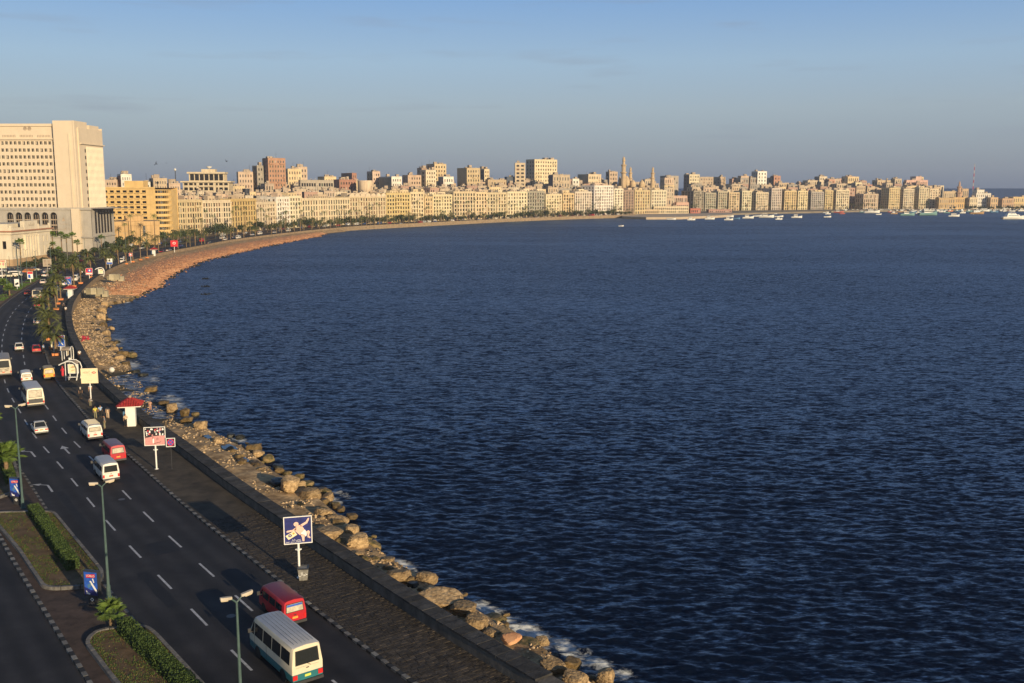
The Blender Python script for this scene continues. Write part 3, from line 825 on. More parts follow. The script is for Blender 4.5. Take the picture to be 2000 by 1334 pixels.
# surface split: dark water body under a rough, slightly blue mirror weighted by Fresnel
out_ = next(n for n in t.nodes if n.type == 'OUTPUT_MATERIAL')
b.inputs['Specular IOR Level'].default_value = 0.0
gls = t.nodes.new('ShaderNodeBsdfGlossy'); gls.inputs['Color'].default_value = (.60, .77, 1.0, 1); gls.inputs['Roughness'].default_value = .34; Lk(nn_.outputs[0], gls.inputs['Normal'])
fre = t.nodes.new('ShaderNodeFresnel'); fre.inputs['IOR'].default_value = 1.333; Lk(nn_.outputs[0], fre.inputs['Normal'])
dry = t.nodes.new('ShaderNodeMath'); dry.operation = 'MULTIPLY_ADD'; Lk(fm.outputs[0], dry.inputs[0]); dry.inputs[1].default_value = -.48; dry.inputs[2].default_value = .50
fx_ = t.nodes.new('ShaderNodeMath'); fx_.operation = 'MULTIPLY'; Lk(fre.outputs[0], fx_.inputs[0]); Lk(dry.outputs[0], fx_.inputs[1])
mxs = t.nodes.new('ShaderNodeMixShader'); Lk(fx_.outputs[0], mxs.inputs[0]); Lk(b.outputs[0], mxs.inputs[1]); Lk(gls.outputs[0], mxs.inputs[2]); Lk(mxs.outputs[0], out_.inputs['Surface'])
me.materials.append(mw)
tag(link('sea', me), kind='structure')
# ============================================================ buildings
# a wall with real openings: wall quads round each opening, reveals, and a pane set back
def facade(Wm, G, O, ex, n, w, z0, z1, cols, rows, rec=.28, pm=None, wm=0):
    O, ex, n = Vector(O), Vector(ex), Vector(n)
    def pt(x, z, d=0): q = O + ex * x - n * d; return (q.x, q.y, O.z + z)
    cols = sorted(c for c in cols if c[1] > c[0]); rows = sorted(rows)
    zc = z0
    def quad(a, b, c, d, mb, m): mb.poly([a, b, c, d], m)
    for (za, zb) in rows:
        if za > zc: quad(pt(0, zc), pt(w, zc), pt(w, za), pt(0, za), Wm, wm)
        xc = 0
        for (xa, xb) in cols:
            if xa > xc: quad(pt(xc, za), pt(xa, za), pt(xa, zb), pt(xc, zb), Wm, wm)
            quad(pt(xa, za), pt(xa, za, rec), pt(xa, zb, rec), pt(xa, zb), Wm, wm)
            quad(pt(xb, za, rec), pt(xb, za), pt(xb, zb), pt(xb, zb, rec), Wm, wm)
            quad(pt(xa, za), pt(xb, za), pt(xb, za, rec), pt(xa, za, rec), Wm, wm)
            quad(pt(xa, zb, rec), pt(xb, zb, rec), pt(xb, zb), pt(xa, zb), Wm, wm)
            if G is not None: quad(pt(xa, za, rec), pt(xb, za, rec), pt(xb, zb, rec), pt(xa, zb, rec), G, pm() if pm else 0)
            xc = xb
        if xc < w: quad(pt(xc, za), pt(w, za), pt(w, zb), pt(xc, zb), Wm, wm)
        zc = zb
    if zc < z1: quad(pt(0, zc), pt(w, zc), pt(w, z1), pt(0, z1), Wm, wm)

def spans(w, n, frac, margin=.6):
    p = (w - 2 * margin) / n
    return [(margin + p * (k + .5 - frac / 2), margin + p * (k + .5 + frac / 2)) for k in range(n)]
def pick_pane(wts):
    def f():
        r = rnd.random() * sum(wts)
        for i, a in enumerate(wts):
            r -= a
            if r <= 0: return i
        return 0
    return f

# group: None; C: ground corner nearest the viewer, a: bearing of the front, L front length, D depth, h height
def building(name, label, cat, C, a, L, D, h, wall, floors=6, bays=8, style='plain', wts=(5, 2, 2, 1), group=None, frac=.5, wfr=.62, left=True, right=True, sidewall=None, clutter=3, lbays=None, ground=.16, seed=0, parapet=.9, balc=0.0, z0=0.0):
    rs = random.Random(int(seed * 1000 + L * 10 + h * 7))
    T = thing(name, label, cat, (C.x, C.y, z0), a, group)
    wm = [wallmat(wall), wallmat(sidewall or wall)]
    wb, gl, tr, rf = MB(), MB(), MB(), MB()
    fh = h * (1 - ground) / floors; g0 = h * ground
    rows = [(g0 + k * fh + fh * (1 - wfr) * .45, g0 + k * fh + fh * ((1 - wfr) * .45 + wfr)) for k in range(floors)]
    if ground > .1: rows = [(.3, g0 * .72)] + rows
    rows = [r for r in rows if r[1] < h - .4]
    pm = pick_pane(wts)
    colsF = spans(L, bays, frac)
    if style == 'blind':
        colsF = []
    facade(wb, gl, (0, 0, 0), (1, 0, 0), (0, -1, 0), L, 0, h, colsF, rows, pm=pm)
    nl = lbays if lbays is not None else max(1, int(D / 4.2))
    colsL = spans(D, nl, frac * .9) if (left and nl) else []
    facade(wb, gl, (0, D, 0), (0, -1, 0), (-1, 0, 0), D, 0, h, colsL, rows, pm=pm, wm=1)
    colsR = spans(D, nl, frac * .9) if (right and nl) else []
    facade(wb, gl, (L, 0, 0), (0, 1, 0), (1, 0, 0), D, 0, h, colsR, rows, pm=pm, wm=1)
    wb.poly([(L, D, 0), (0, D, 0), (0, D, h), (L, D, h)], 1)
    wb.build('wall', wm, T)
    if gl.f: stuff(gl.build('glazing', PANES, T))
    # roof slab with parapet
    e = .22 if style in ('ornate', 'cornice') else .06
    rf.box(-e, L + e, -e, D + e, h, h + .3)
    for x0, x1, y0, y1 in ((0, L, 0, .3), (0, L, D - .3, D), (0, .3, .31, D - .31), (L - .3, L, .31, D - .31)):
        rf.box(x0, x1, y0, y1, h + .3, h + .3 + parapet, bottom=False)
    rf.build('roof', wallmat(tuple(c * .93 for c in wall)), T)
    # string courses, pilasters, balconies
    if style in ('ornate', 'cornice'):
        tr.box(-.5, L + .5, -.55, -.001, h - .75, h - .2)
        tr.box(-.18, L + .18, -.2, -.001, g0 - .25, g0 + .05)
        tr.box(-.14, L + .14, -.16, -.001, g0 + (floors - 1) * fh - .12, g0 + (floors - 1) * fh + .12)
        if style == 'ornate':
            nb = max(2, bays // 3)
            for k in range(nb + 1):
                x = .02 + (L - .55) * k / nb
                tr.box(x, x + .5, -.22, -.002, g0 + .06, h - .76)
            for (xa, xb) in colsF:
                for k in range(1, floors + 1):
                    if k < len(rows): tr.box(xa - .12, xb + .12, -.14, -.001, rows[k][0] - .2, rows[k][0] - .04)
    if balc > 0:
        for k in range(1, floors):
            zz = g0 + k * fh
            j = 0
            while j < len(colsF):
                run = rs.choice((1, 2, 2, 3))
                if rs.random() < balc:
                    xa = colsF[j][0] - .35; xb = colsF[min(j + run, len(colsF)) - 1][1] + .35
                    tr.box(xa, xb, -1.25, -.003, zz - .1, zz + .06)
                    tr.box(xa, xb, -1.25, -1.15, zz + .06, zz + .95)
                    tr.box(xa, xa + .1, -1.15, -.003, zz + .06, zz + .95); tr.box(xb - .1, xb, -1.15, -.003, zz + .06, zz + .95)
                j += run
    if tr.f: stuff(tr.build('mouldings' if balc == 0 else 'balconies_and_mouldings', wallmat(tuple(min(1, c * 1.06) for c in wall)), T))
    # roof huts, tanks, dishes
    if clutter:
        ct = MB()
        for k in range(clutter):
            w_, d_, hh = rs.uniform(2, 5.5), rs.uniform(2, 5), rs.uniform(1.6, 4)
            if L < w_ + 1.4 or D < d_ + 1.4: continue
            x, y = rs.uniform(.5, L - w_ - .5), rs.uniform(.5, D - d_ - .5)
            ct.box(x, x + w_, y, y + d_, h + .3, h + .3 + hh, 0)
            if rs.random() < .6: ct.box(x + w_ * .3, x + w_ * .55, y - .02, y + .01, h + .4, h + 2.1, 2)
        for k in range(clutter * 2):
            x, y = rs.uniform(.6, max(.7, L - 1)), rs.uniform(.6, max(.7, D * .5)); z = h + .3
            if rs.random() < .5:
                ct.lathe([(.62, 0), (.62, 1.1), (.1, 1.35)], 8, (x, y, z), rs.choice((0, 1, 2)))
            else:
                ct.tube([(x, y, z), (x, y, z + 1.5)], .06, 4, 2)
                ct.lathe([(.02, 0), (.55, .18), (.75, .5)], 8, (x, y, z + 1.4), 1)
        if rs.random() < .6:
            x, y = rs.uniform(1, max(1.2, L - 1)), rs.uniform(1, max(1.2, D - 1)); ct.tube([(x, y, h), (x, y, h + rs.uniform(4, 8))], .09, 4, 2)
        stuff(ct.build('roof_clutter', [M['tank'], M['dish'], M['dark_metal']], T))
    return T

# facade line of the waterfront row, from the photograph
FPX_BASE = [(330, 461), (454, 454.5), (540, 447.5), (690, 438), (804, 433), (950, 428), (1112, 422.5), (1220, 419), (1303, 416.3), (1350, 412.5), (1450, 411), (1600, 409.3), (1720, 408.4), (1840, 407.7)]
FB = [P(x, y, 0) for x, y in FPX_BASE]
def fbase(px):
    r = rx(px)
    for i in range(len(FB) - 1):
        if FPX_BASE[i][0] <= px <= FPX_BASE[i + 1][0]:
            A, B = FB[i], FB[i + 1]; D = B - A
            k = (r * A.y - A.x) / (D.x - r * D.y)
            return A + D * k
    A, B = (FB[0], FB[1]) if px < FPX_BASE[0][0] else (FB[-2], FB[-1]); D = B - A
    return A + D * ((r * A.y - A.x) / (D.x - r * D.y))
CREAM = (.62, .475, .275); PALE = (.66, .54, .355); YEL = (.64, .455, .19); TAN = (.50, .385, .255); BROWN = (.34, .235, .165); REDB = (.36, .185, .13); PINK = (.54, .40, .28); GREY = (.33, .29, .235); WHITE = (.70, .64, .53); OCH = (.52, .36, .18)
# x0, x1, top, wall (shade put into the colour of shaded blocks), floors, style, balconies, panes, label
FRONT = [
 (330, 396, 391, CREAM, 5, 'ornate', .12, (5, 2, 2, 1), 'ornate cream waterfront block with a tall red banner hanging at its left corner'),
 (396, 453, 392, (.64, .54, .38), 5, 'ornate', .12, (5, 2, 2, 1), 'ornate cream waterfront block between the red-bannered block and the mustard block'),
 (453, 502, 389, YEL, 5, 'cornice', 0, (5, 3, 1, 0), 'mustard yellow waterfront block with tall windows below the round dark roof tank'),
 (502, 540, 395, PALE, 5, 'ornate', .3, (5, 1, 2, 1), 'pale cream low waterfront block with iron balconies right of the mustard block'),
 (540, 566, 385, WHITE, 6, 'plain', .35, (4, 1, 3, 1), 'narrow white waterfront block with balconies, the paler of a white pair'),
 (566, 589, 383, (.66, .57, .42), 6, 'cornice', .1, (4, 3, 1, 1), 'narrow tall off-white block just left of the long block with green arched corner windows'),
 (589, 684, 387, (.62, .51, .33), 4, 'ornate', .06, (4, 4, 1, 0), 'long cream waterfront block with a heavy cornice and green arched corner windows'),
 (684, 756, 383, (.61, .48, .32), 5, 'ornate', .08, (2, 1, 5, 1), 'long waterfront block with a row of rounded gables and brown shutters'),
 (756, 803, 377, (.62, .48, .24), 6, 'plain', .5, (6, 1, 1, 1), 'yellow waterfront block with open balconies on its left half'),
 (803, 830, 375, (.64, .52, .35), 6, 'cornice', .2, (5, 1, 2, 1), 'tall narrow block with a blank pinkish side wall beside the yellow block'),
 (830, 846, 384, CREAM, 5, 'plain', .1, (5, 2, 1, 1), 'narrow low cream block squeezed beside the tall pink-sided block'),
 (846, 884, 380, PALE, 6, 'ornate', .2, (5, 2, 1, 1), 'pale waterfront block left of the dark vertical gap in the row'),
 (886, 930, 374, (.61, .50, .29), 6, 'cornice', .05, (4, 4, 1, 0), 'yellow-cream waterfront block right of the dark vertical gap in the row'),
 (930, 953, 375, CREAM, 6, 'cornice', .15, (5, 2, 1, 1), 'narrow cream waterfront block below the tan apartment block with the corner stair'),
 (953, 992, 376, (.63, .53, .36), 6, 'ornate', .15, (5, 2, 2, 1), 'cream waterfront block, first one right of the narrow block under the tan flats'),
 (992, 1031, 374, (.66, .56, .38), 6, 'ornate', .1, (5, 2, 2, 1), 'cream waterfront block with a shadowed right end below the twin cream towers'),
 (1031, 1066, 373, GREY, 6, 'plain', .6, (6, 1, 1, 0), 'grey-brown shaded waterfront block with deep open balconies'),
 (1066, 1100, 379, PALE, 6, 'plain', .3, (5, 1, 2, 2), 'low pale block with loggias just right of the grey-brown block'),
 (1100, 1122, 377, CREAM, 6, 'cornice', .1, (5, 1, 2, 1), 'narrow cream waterfront block between two pale blocks below the tan side-lit flats'),
 (1122, 1158, 374, (.66, .58, .43), 7, 'cornice', .1, (5, 1, 2, 1), 'pale waterfront block left of the tall block with long balconies'),
 (1158, 1199, 362, WHITE, 8, 'plain', .8, (6, 1, 1, 1), 'tallest pale waterfront block, its front striped by long balconies'),
 (1199, 1218, 368, (.65, .56, .40), 8, 'plain', .4, (6, 1, 1, 1), 'narrow pale block joined to the right of the tallest waterfront block'),
 (1218, 1241, 371, BROWN, 7, 'plain', .3, (6, 1, 1, 0), 'dark brown waterfront block below the tall minaret'),
 (1241, 1272, 371, CREAM, 6, 'ornate', .1, (5, 1, 2, 1), 'cream waterfront block in front of the mosque domes'),
 (1272, 1303, 371, (.66, .57, .40), 6, 'ornate', .1, (5, 1, 2, 1), 'cream waterfront block below the right-hand minaret'),
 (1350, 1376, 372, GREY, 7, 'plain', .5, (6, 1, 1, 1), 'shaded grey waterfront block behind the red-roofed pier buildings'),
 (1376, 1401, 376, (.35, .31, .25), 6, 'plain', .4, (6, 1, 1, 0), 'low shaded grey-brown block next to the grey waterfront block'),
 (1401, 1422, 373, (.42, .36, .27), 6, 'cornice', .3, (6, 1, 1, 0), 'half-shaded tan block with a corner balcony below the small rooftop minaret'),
 (1422, 1446, 375, CREAM, 6, 'ornate', .3, (5, 1, 2, 1), 'cream waterfront block with rounded bays left of the twin-gabled one'),
 (1446, 1470, 372, (.64, .55, .39), 6, 'ornate', .2, (5, 1, 2, 1), 'cream waterfront block below the white stepped tower'),
 (1472, 1503, 375, (.60, .51, .36), 6, 'ornate', .3, (5, 1, 2, 1), 'cream waterfront block with ornate corner below the red-brown slab'),
 (1503, 1529, 367, (.66, .55, .44), 7, 'plain', .1, (5, 1, 2, 1), 'tall pinkish-pale waterfront block rising above its neighbours on both sides'),
 (1529, 1557, 372, CREAM, 6, 'ornate', .2, (5, 1, 2, 1), 'cream waterfront block right of the tall pinkish-pale one'),
 (1557, 1579, 372, PALE, 6, 'plain', .7, (6, 1, 1, 1), 'pale waterfront block with continuous balconies before the dark flat-topped block'),
 (1579, 1611, 374, (.38, .34, .27), 7, 'plain', .3, (6, 1, 1, 0), 'grey waterfront block with a dark overhanging flat roof'),
 (1611, 1629, 371, CREAM, 7, 'ornate', .2, (5, 1, 2, 1), 'narrow cream block right of the block with the dark flat roof'),
 (1629, 1661, 370, (.65, .56, .40), 6, 'ornate', .3, (5, 1, 2, 1), 'cream waterfront block ending left of the gap with trees'),
 (1683, 1718, 378, PINK, 3, 'plain', .2, (4, 1, 1, 2), 'low pink hotel with wide windows between two tall cream blocks'),
 (1735, 1760, 366, CREAM, 7, 'ornate', .2, (5, 1, 2, 1), 'cream block at the left end of the last tall waterfront group'),
 (1760, 1787, 368, (.64, .54, .38), 7, 'ornate', .3, (5, 1, 2, 1), 'cream block in the middle of the last tall waterfront group'),
 (1794, 1816, 366, (.60, .50, .35), 7, 'cornice', .4, (5, 1, 2, 1), 'tan block with a dark side wall in the last tall waterfront group'),
 (1816, 1835, 368, (.62, .49, .32), 7, 'cornice', .3, (5, 1, 2, 1), 'ochre block closing the right end of the tall waterfront row'),
]
FRONT_T = {}
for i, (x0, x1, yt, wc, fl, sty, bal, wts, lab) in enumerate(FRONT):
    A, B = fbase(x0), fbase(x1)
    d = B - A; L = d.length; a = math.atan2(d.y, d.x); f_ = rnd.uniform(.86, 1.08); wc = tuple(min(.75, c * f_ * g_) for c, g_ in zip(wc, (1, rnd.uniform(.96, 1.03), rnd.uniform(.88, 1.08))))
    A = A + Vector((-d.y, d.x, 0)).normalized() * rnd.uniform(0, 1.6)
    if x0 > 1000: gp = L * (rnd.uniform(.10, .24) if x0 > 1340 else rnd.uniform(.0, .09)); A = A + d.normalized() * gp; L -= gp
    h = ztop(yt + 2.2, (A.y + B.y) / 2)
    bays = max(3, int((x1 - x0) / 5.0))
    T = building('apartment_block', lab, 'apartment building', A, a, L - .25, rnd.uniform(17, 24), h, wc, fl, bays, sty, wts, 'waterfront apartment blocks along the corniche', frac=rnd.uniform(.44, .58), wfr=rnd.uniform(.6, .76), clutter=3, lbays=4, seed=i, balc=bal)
    FRONT_T[(x0, x1)] = (T, L, h)
    m_ = MB()
    for k in range(rnd.choice((1, 2, 2, 3))):
        w_ = rnd.uniform(.15, .4) * L; x_ = rnd.uniform(0, L - w_); d_ = rnd.uniform(3, 7); y_ = rnd.uniform(.4, 5); hh_ = rnd.uniform(2.2, 3.8)
        m_.box(x_, x_ + w_, y_, y_ + d_, h + .31, h + .3 + hh_, 0)
        for j in range(max(1, int(w_ / 3))): xx = x_ + (j + .3) * w_ / max(1, int(w_ / 3)); m_.box(xx, xx + .9, y_ - .03, y_ + .02, h + 1.0, h + 2.2, 1)
    stuff(m_.build('roof_rooms', [wallmat(rnd.choice((TAN, PINK, PALE, CREAM, (.52, .42, .3)))), M['pane']], T))
# the red banner and the rounded gables
T, L, h = FRONT_T[(330, 396)]
m_ = MB(); m_.box(1.2, 4.6, -.5, -.32, 2.5, h * .66); tag(m_.build('banner', mat('red_banner', (.34, .05, .035), .8, .2, .5), None, loc=T.location, rotz=T.rotation_euler.z), 'tall red banner hanging on the corner of the ornate cream block', 'banner')
T, L, h = FRONT_T[(684, 756)]
m_ = MB()
for k in range(7):
    x = L * (k + .5) / 7
    pr = [(x + 3.2 * math.cos(PI * j / 8), h + .3 + 3.1 * math.sin(PI * j / 8)) for j in range(9)]
    m_.loft([[(p[0], -.45, p[1]) for p in pr], [(p[0], .25, p[1]) for p in pr]], 0)
m_.build('rounded_gables', wallmat((.64, .50, .34)), T)
# dark round tank on the mustard block
A = at_depth(481, 386, 745)
m_ = MB(); m_.lathe([(2.6, 0), (2.6, 6.4), (2.9, 6.4), (2.9, 7)], 14); tag(m_.build('roof_tank', mat('dark_tank', (.03, .034, .045), .5, .2, .5), None, smooth=40, loc=(A.x, A.y, A.z - .4)), 'round dark water tank standing on the roofs behind the mustard block', 'water tank')

# ------------------------------------------------------------ taller buildings behind: left edge, visible corner, right edge, top, how far behind the front row
def slab(label, x0, xm, x1, yt, back, wall, floors, a=None, side=None, bays=None, lb=None, style='plain', balc=.1, wts=(6, 1, 1, 1), cat='apartment building', name='tower_block', clutter=2, frac=.42, group='taller buildings behind the waterfront row', seed=0, wfr=.5, depth=None, left=True):  # side: side-wall colour, often darkened to paint in the shade of left faces
    dep = depth or (fbase(xm).y + back)
    C = Vector((rx(xm) * dep, dep, 0))
    if a is None: a = R(38) if xm < 900 else R(24)
    r1, r0 = rx(x1), rx(x0)
    L = (r1 * C.y - C.x) / (math.cos(a) - r1 * math.sin(a))
    den = math.sin(a) + r0 * math.cos(a)
    Mm = (C.x - r0 * C.y) / den if abs(den) > .02 else -1
    if x0 >= xm or Mm <= 3 or Mm > 70: Mm = 16.0
    h = ztop(yt + 1.0, dep)
    return building(name, label, cat, C, a, max(L, 3), Mm, h, wall, floors, bays or max(2, int((x1 - xm) / 5)), style, wts, group, frac=frac, left=left, clutter=clutter, sidewall=side, lbays=lb if lb is not None else max(1, int((xm - x0) / 5)), ground=.05, seed=seed + x0, balc=balc, wfr=wfr)
slab('pinkish low block peeping out right of the great beige tower', 206, 206, 229, 353, 150, PINK, 9, R(12))
slab('white block with a red-brown side wall behind the yellow hotel block', 230, 237, 258, 342, 140, WHITE, 9, R(30), side=REDB, lb=0)
slab('small white block behind the roof hut of the yellow hotel', 278, 280, 294, 357, 120, WHITE, 8, R(20))
slab('cluttered grey-beige block left of the roof mast', 292, 300, 327, 350, 110, TAN, 9, R(25))
slab('pale pinkish block under the thin roof mast', 326, 330, 352, 360, 60, PINK, 7, R(30))
slab('pinkish flat block with a roof hut left of the brick tower', 463, 466, 495, 337, 180, PINK, 9, R(20))
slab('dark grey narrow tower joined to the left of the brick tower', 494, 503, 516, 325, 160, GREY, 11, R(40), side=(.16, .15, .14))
slab('tall brown brick tower with balconies down both edges', 514, 525, 559, 310, 140, (.40, .225, .14), 13, R(30), side=(.36, .22, .15), balc=.15, lb=3)
slab('cream block with many small windows right of the brick tower', 558, 563, 590, 331, 170, CREAM, 9, R(30))
slab('pinkish tower peeping over the cream block right of the brick tower', 577, 582, 601, 327, 230, PINK, 9, R(30))
slab('wide grey-brown low block with dark window bands', 583, 587, 652, 353, 90, (.40, .34, .26), 6, R(40), balc=.3, frac=.7)
slab('small cream block with a roof hut over the green-windowed block', 632, 634, 657, 346, 200, CREAM, 6, R(35))
slab('red-brown low block in front of the dark red tower', 651, 663, 696, 352, 90, REDB, 8, R(38), side=(.30, .17, .13), lb=0)
slab('dark red brick tower behind the red-brown low block', 667, 688, 697, 339, 170, REDB, 9, R(30), side=(.33, .19, .15), lb=3)
slab('pinkish tower with a lit edge right of the round water tower', 717, 728, 743, 336, 160, (.58, .42, .31), 10, R(35), side=TAN)
slab('tan and white block with striped balconies', 740, 765, 785, 346, 110, WHITE, 8, R(30), side=(.40, .32, .22), balc=.7, lb=0)
slab('low brownish block tucked beside the striped tan and white block', 786, 797, 823, 343, 120, (.50, .36, .25), 9, R(38), side=(.42, .31, .23))
slab('brown block with small windows left of the tallest tan tower', 815, 824, 836, 329, 190, BROWN, 10, R(38), side=(.33, .25, .19), lb=2)
slab('pale tower with a white edge in front of the tallest tan tower', 821, 832, 852, 333, 110, (.62, .52, .36), 11, R(38), side=(.50, .39, .26), lb=1)
slab('tallest tan tower above the middle of the waterfront row', 833, 849, 872, 321, 170, (.56, .43, .25), 12, R(34), side=(.45, .33, .24), lb=2)
slab('white small-windowed block right of the tallest tan tower', 856, 866, 886, 346, 120, WHITE, 7, R(34), side=(.42, .30, .25), lb=1)
slab('tan apartment block with a corner stair and a blank left wall', 893, 912, 938, 329, 110, (.50, .38, .22), 10, R(28), side=(.50, .37, .22), lb=0)
slab('two-toned narrow tower with a pale lit strip', 936, 946, 956, 331, 160, (.62, .50, .32), 11, R(34), side=(.28, .19, .15), lb=1)
slab('tan low block with rows of small windows left of the twin towers', 949, 953, 989, 352, 90, (.46, .35, .22), 7, R(24))
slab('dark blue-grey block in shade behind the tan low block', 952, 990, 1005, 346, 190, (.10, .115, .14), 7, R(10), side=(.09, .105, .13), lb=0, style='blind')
slab('left half of the big cream twin tower, with paired windows', 1005, 1006, 1026, 319, 130, (.56, .44, .29), 13, R(6), bays=2, frac=.6)
slab('right half of the big cream twin tower, with a red balcony stripe', 1027, 1044, 1088, 312, 126, (.66, .54, .34), 14, R(34), side=(.55, .43, .29), bays=9, lb=3)
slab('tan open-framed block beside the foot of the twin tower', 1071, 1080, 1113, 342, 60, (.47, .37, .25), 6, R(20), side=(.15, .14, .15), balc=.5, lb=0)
slab('white narrow block between two tan ones right of the twin tower', 1114, 1118, 1131, 350, 120, WHITE, 7, R(24))
slab('tan block with a lit stepped right half', 1128, 1149, 1174, 341, 110, (.62, .49, .32), 7, R(26), side=(.42, .33, .23), lb=0)
slab('tan tower with dark edges left of the tall minaret', 1183, 1190, 1206, 336, 170, (.48, .36, .25), 9, R(30), side=(.34, .25, .19))
slab('grey cluttered block right of the mosque', 1289, 1300, 1325, 344, 170, (.40, .34, .27), 8, R(26), side=(.22, .17, .15), lb=2)
slab('cream and brown narrow tower rising right of the open gap', 1335, 1346, 1366, 341, 140, (.60, .51, .34), 10, R(28), side=(.24, .15, .12), lb=2)
slab('tan tower with a blank face beside the cream and brown one', 1364, 1367, 1393, 346, 150, (.46, .36, .25), 9, R(20))
slab('brown flats with a sunlit right edge beside the small minaret', 1393, 1406, 1414, 346, 150, (.50, .37, .24), 9, R(26), side=(.36, .27, .20), lb=2)
slab('stepped tan block with a roof turret right of the small minaret', 1441, 1447, 1462, 344, 130, (.52, .38, .26), 8, R(28), side=(.50, .42, .33), lb=2)
slab('white stepped tower, brightest of the right-hand skyline', 1467, 1479, 1497, 335, 130, (.74, .70, .60), 10, R(26), side=(.42, .40, .36), lb=3, balc=.3)
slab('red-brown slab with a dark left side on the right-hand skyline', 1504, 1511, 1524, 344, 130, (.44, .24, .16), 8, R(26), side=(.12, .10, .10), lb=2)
slab('grey and cream tower on the right-hand skyline', 1590, 1600, 1615, 345, 140, (.60, .50, .36), 8, R(26), side=(.20, .18, .17), lb=0)
slab('small red-brick tower in front of the dark twin slabs', 1609, 1619, 1630, 351, 110, (.50, .28, .19), 8, R(26), side=(.15, .12, .12))
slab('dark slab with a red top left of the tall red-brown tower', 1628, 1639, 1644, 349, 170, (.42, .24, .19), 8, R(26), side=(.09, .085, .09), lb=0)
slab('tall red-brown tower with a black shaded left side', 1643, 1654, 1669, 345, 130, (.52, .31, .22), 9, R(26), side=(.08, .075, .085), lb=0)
slab('small cream block with a grey top beside the red-brown tower', 1664, 1671, 1683, 357, 70, (.66, .57, .36), 7, R(26), side=(.25, .22, .20), lb=1)
slab('low red-brown block over the pink hotel', 1684, 1689, 1704, 361, 100, (.44, .22, .16), 6, R(26), side=(.17, .12, .10), lb=0)
slab('small tan stepped block right of the low red-brown one', 1704, 1708, 1726, 363, 130, TAN, 5, R(24), side=(.2, .17, .14))
slab('dark shaded block with windows left of the pink slab hotel', 1745, 1757, 1762, 359, 110, (.30, .25, .22), 6, R(20), side=(.11, .105, .12), lb=3)
slab('wide pink slab hotel with a central lift tower', 1765, 1770, 1812, 352, 130, (.62, .40, .31), 6, R(10), side=(.55, .42, .34), bays=12, lb=1)
slab('pink lift tower standing behind the middle of the slab hotel', 1786, 1788, 1799, 345, 152, (.62, .42, .33), 2, R(10), bays=1, style='blind', lb=0, clutter=0)

# fillers: the packed low roofs between the front row and the towers
LMK = [(345, 'the red-bannered block'), (425, 'the modern concrete block'), (480, 'the round dark roof tank'), (535, 'the brick tower'), (590, 'the wide dark-banded low block'), (650, 'the dark red tower'), (714, 'the round water tower'), (765, 'the tan and white striped block'), (850, 'the tallest tan tower'), (912, 'the tan flats with a blank wall'), (975, 'the dark blue-grey block'), (1045, 'the twin towers'), (1095, 'the tan open-framed block'), (1150, 'the stepped tan block'), (1195, 'the tall pale balcony block'), (1240, 'the mosque'), (1300, 'the right-hand minaret'), (1350, 'the cream and brown tower'), (1410, 'the small minaret'), (1452, 'the turreted stepped block'), (1482, 'the white stepped tower'), (1514, 'the red-brown slab'), (1555, 'the open stretch of low roofs'), (1604, 'the grey and cream tower'), (1656, 'the tall red-brown tower'), (1700, 'the pink low hotel'), (1750, 'the dark windowed block'), (1790, 'the pink slab hotel'), (1830, 'the last ochre block')]
_fl = {}
def FILL(cn_, px, row):
    i = min(range(len(LMK)), key=lambda j: abs(LMK[j][0] - px)); d = px - LMK[i][0]
    side = 'just left of' if d < -6 else 'just right of' if d > 6 else 'right below'
    lab = '%s low house, %s row back, %s %s' % (cn_, ('first', 'second', 'third')[row], side, LMK[i][1])
    if lab in _fl: _fl[lab] += 1; lab = lab.replace('low house', ('low stepped house', 'low cluttered house', 'low narrow house')[_fl[lab] - 2 if _fl[lab] < 5 else 2])
    else: _fl[lab] = 1
    return lab
k = 0
for px in np.arange(345, 1840, 19.0):
    if 1306 < px < 1335: continue
    px = float(px) + rnd.uniform(-4, 4); b = fbase(px)
    for row in ((0, 1, 2) if int(px) % 2 else (0, 1)):
        dep = b.y + rnd.uniform(30, 45) + row * rnd.uniform(40, 60)
        wpx = rnd.uniform(14, 27)
        yt = float(np.interp(px, [345, 600, 900, 1300, 1840], [388, 380, 371, 370, 368])) - (1.5 + row * 6) + rnd.uniform(-3, 4) - (row == 2) * rnd.uniform(0, 8)
        C_ = Vector((rx(px) * dep, dep, 0)); a = R(rnd.uniform(25, 45) if px < 900 else rnd.uniform(12, 30))
        L = wpx / 1968 * dep
        cn_, wc = rnd.choice((('tan', TAN), ('cream', CREAM), ('pinkish', PINK), ('brownish', (.44, .34, .25)), ('sandy', (.50, .40, .28)), ('reddish-brown', (.42, .27, .20)), ('beige', (.56, .47, .34)), ('grey', GREY)))
        fr_ = min(FRONT, key=lambda q: abs((q[0] + q[1]) / 2 - px - 4))
        building('packed_house', FILL(cn_, px, row), 'house', C_, a, L, rnd.uniform(9, 14), ztop(yt, dep), wc, 6, max(2, int(wpx / 5)), 'plain', (6, 1, 1, 1), 'low houses packed behind the waterfront row', frac=.42, clutter=rnd.choice((1, 2, 2, 3)), lbays=2, ground=.05, seed=k)
        k += 1

# ------------------------------------------------------------ round concrete water tower
A = at_depth(714, 381, 905); zt = A.z
T = thing('water_tower', 'round pale concrete water tower with a bowl-shaped tank', 'water tower', (A.x, A.y, 0))
m_ = MB(); m_.lathe([(1.8, 0), (1.8, zt - 1)], 10); m_.build('shaft', wallmat((.5, .4, .3)), T)
m_ = MB(); m_.lathe([(1.8, zt - 1.2), (4.4, zt - .4), (6.4, zt + 2.4), (6.9, zt + 6), (6.9, zt + 12.0), (6.2, zt + 13.0)], 22); m_.build('tank', wallmat((.60, .46, .31), .4), T, smooth=35)
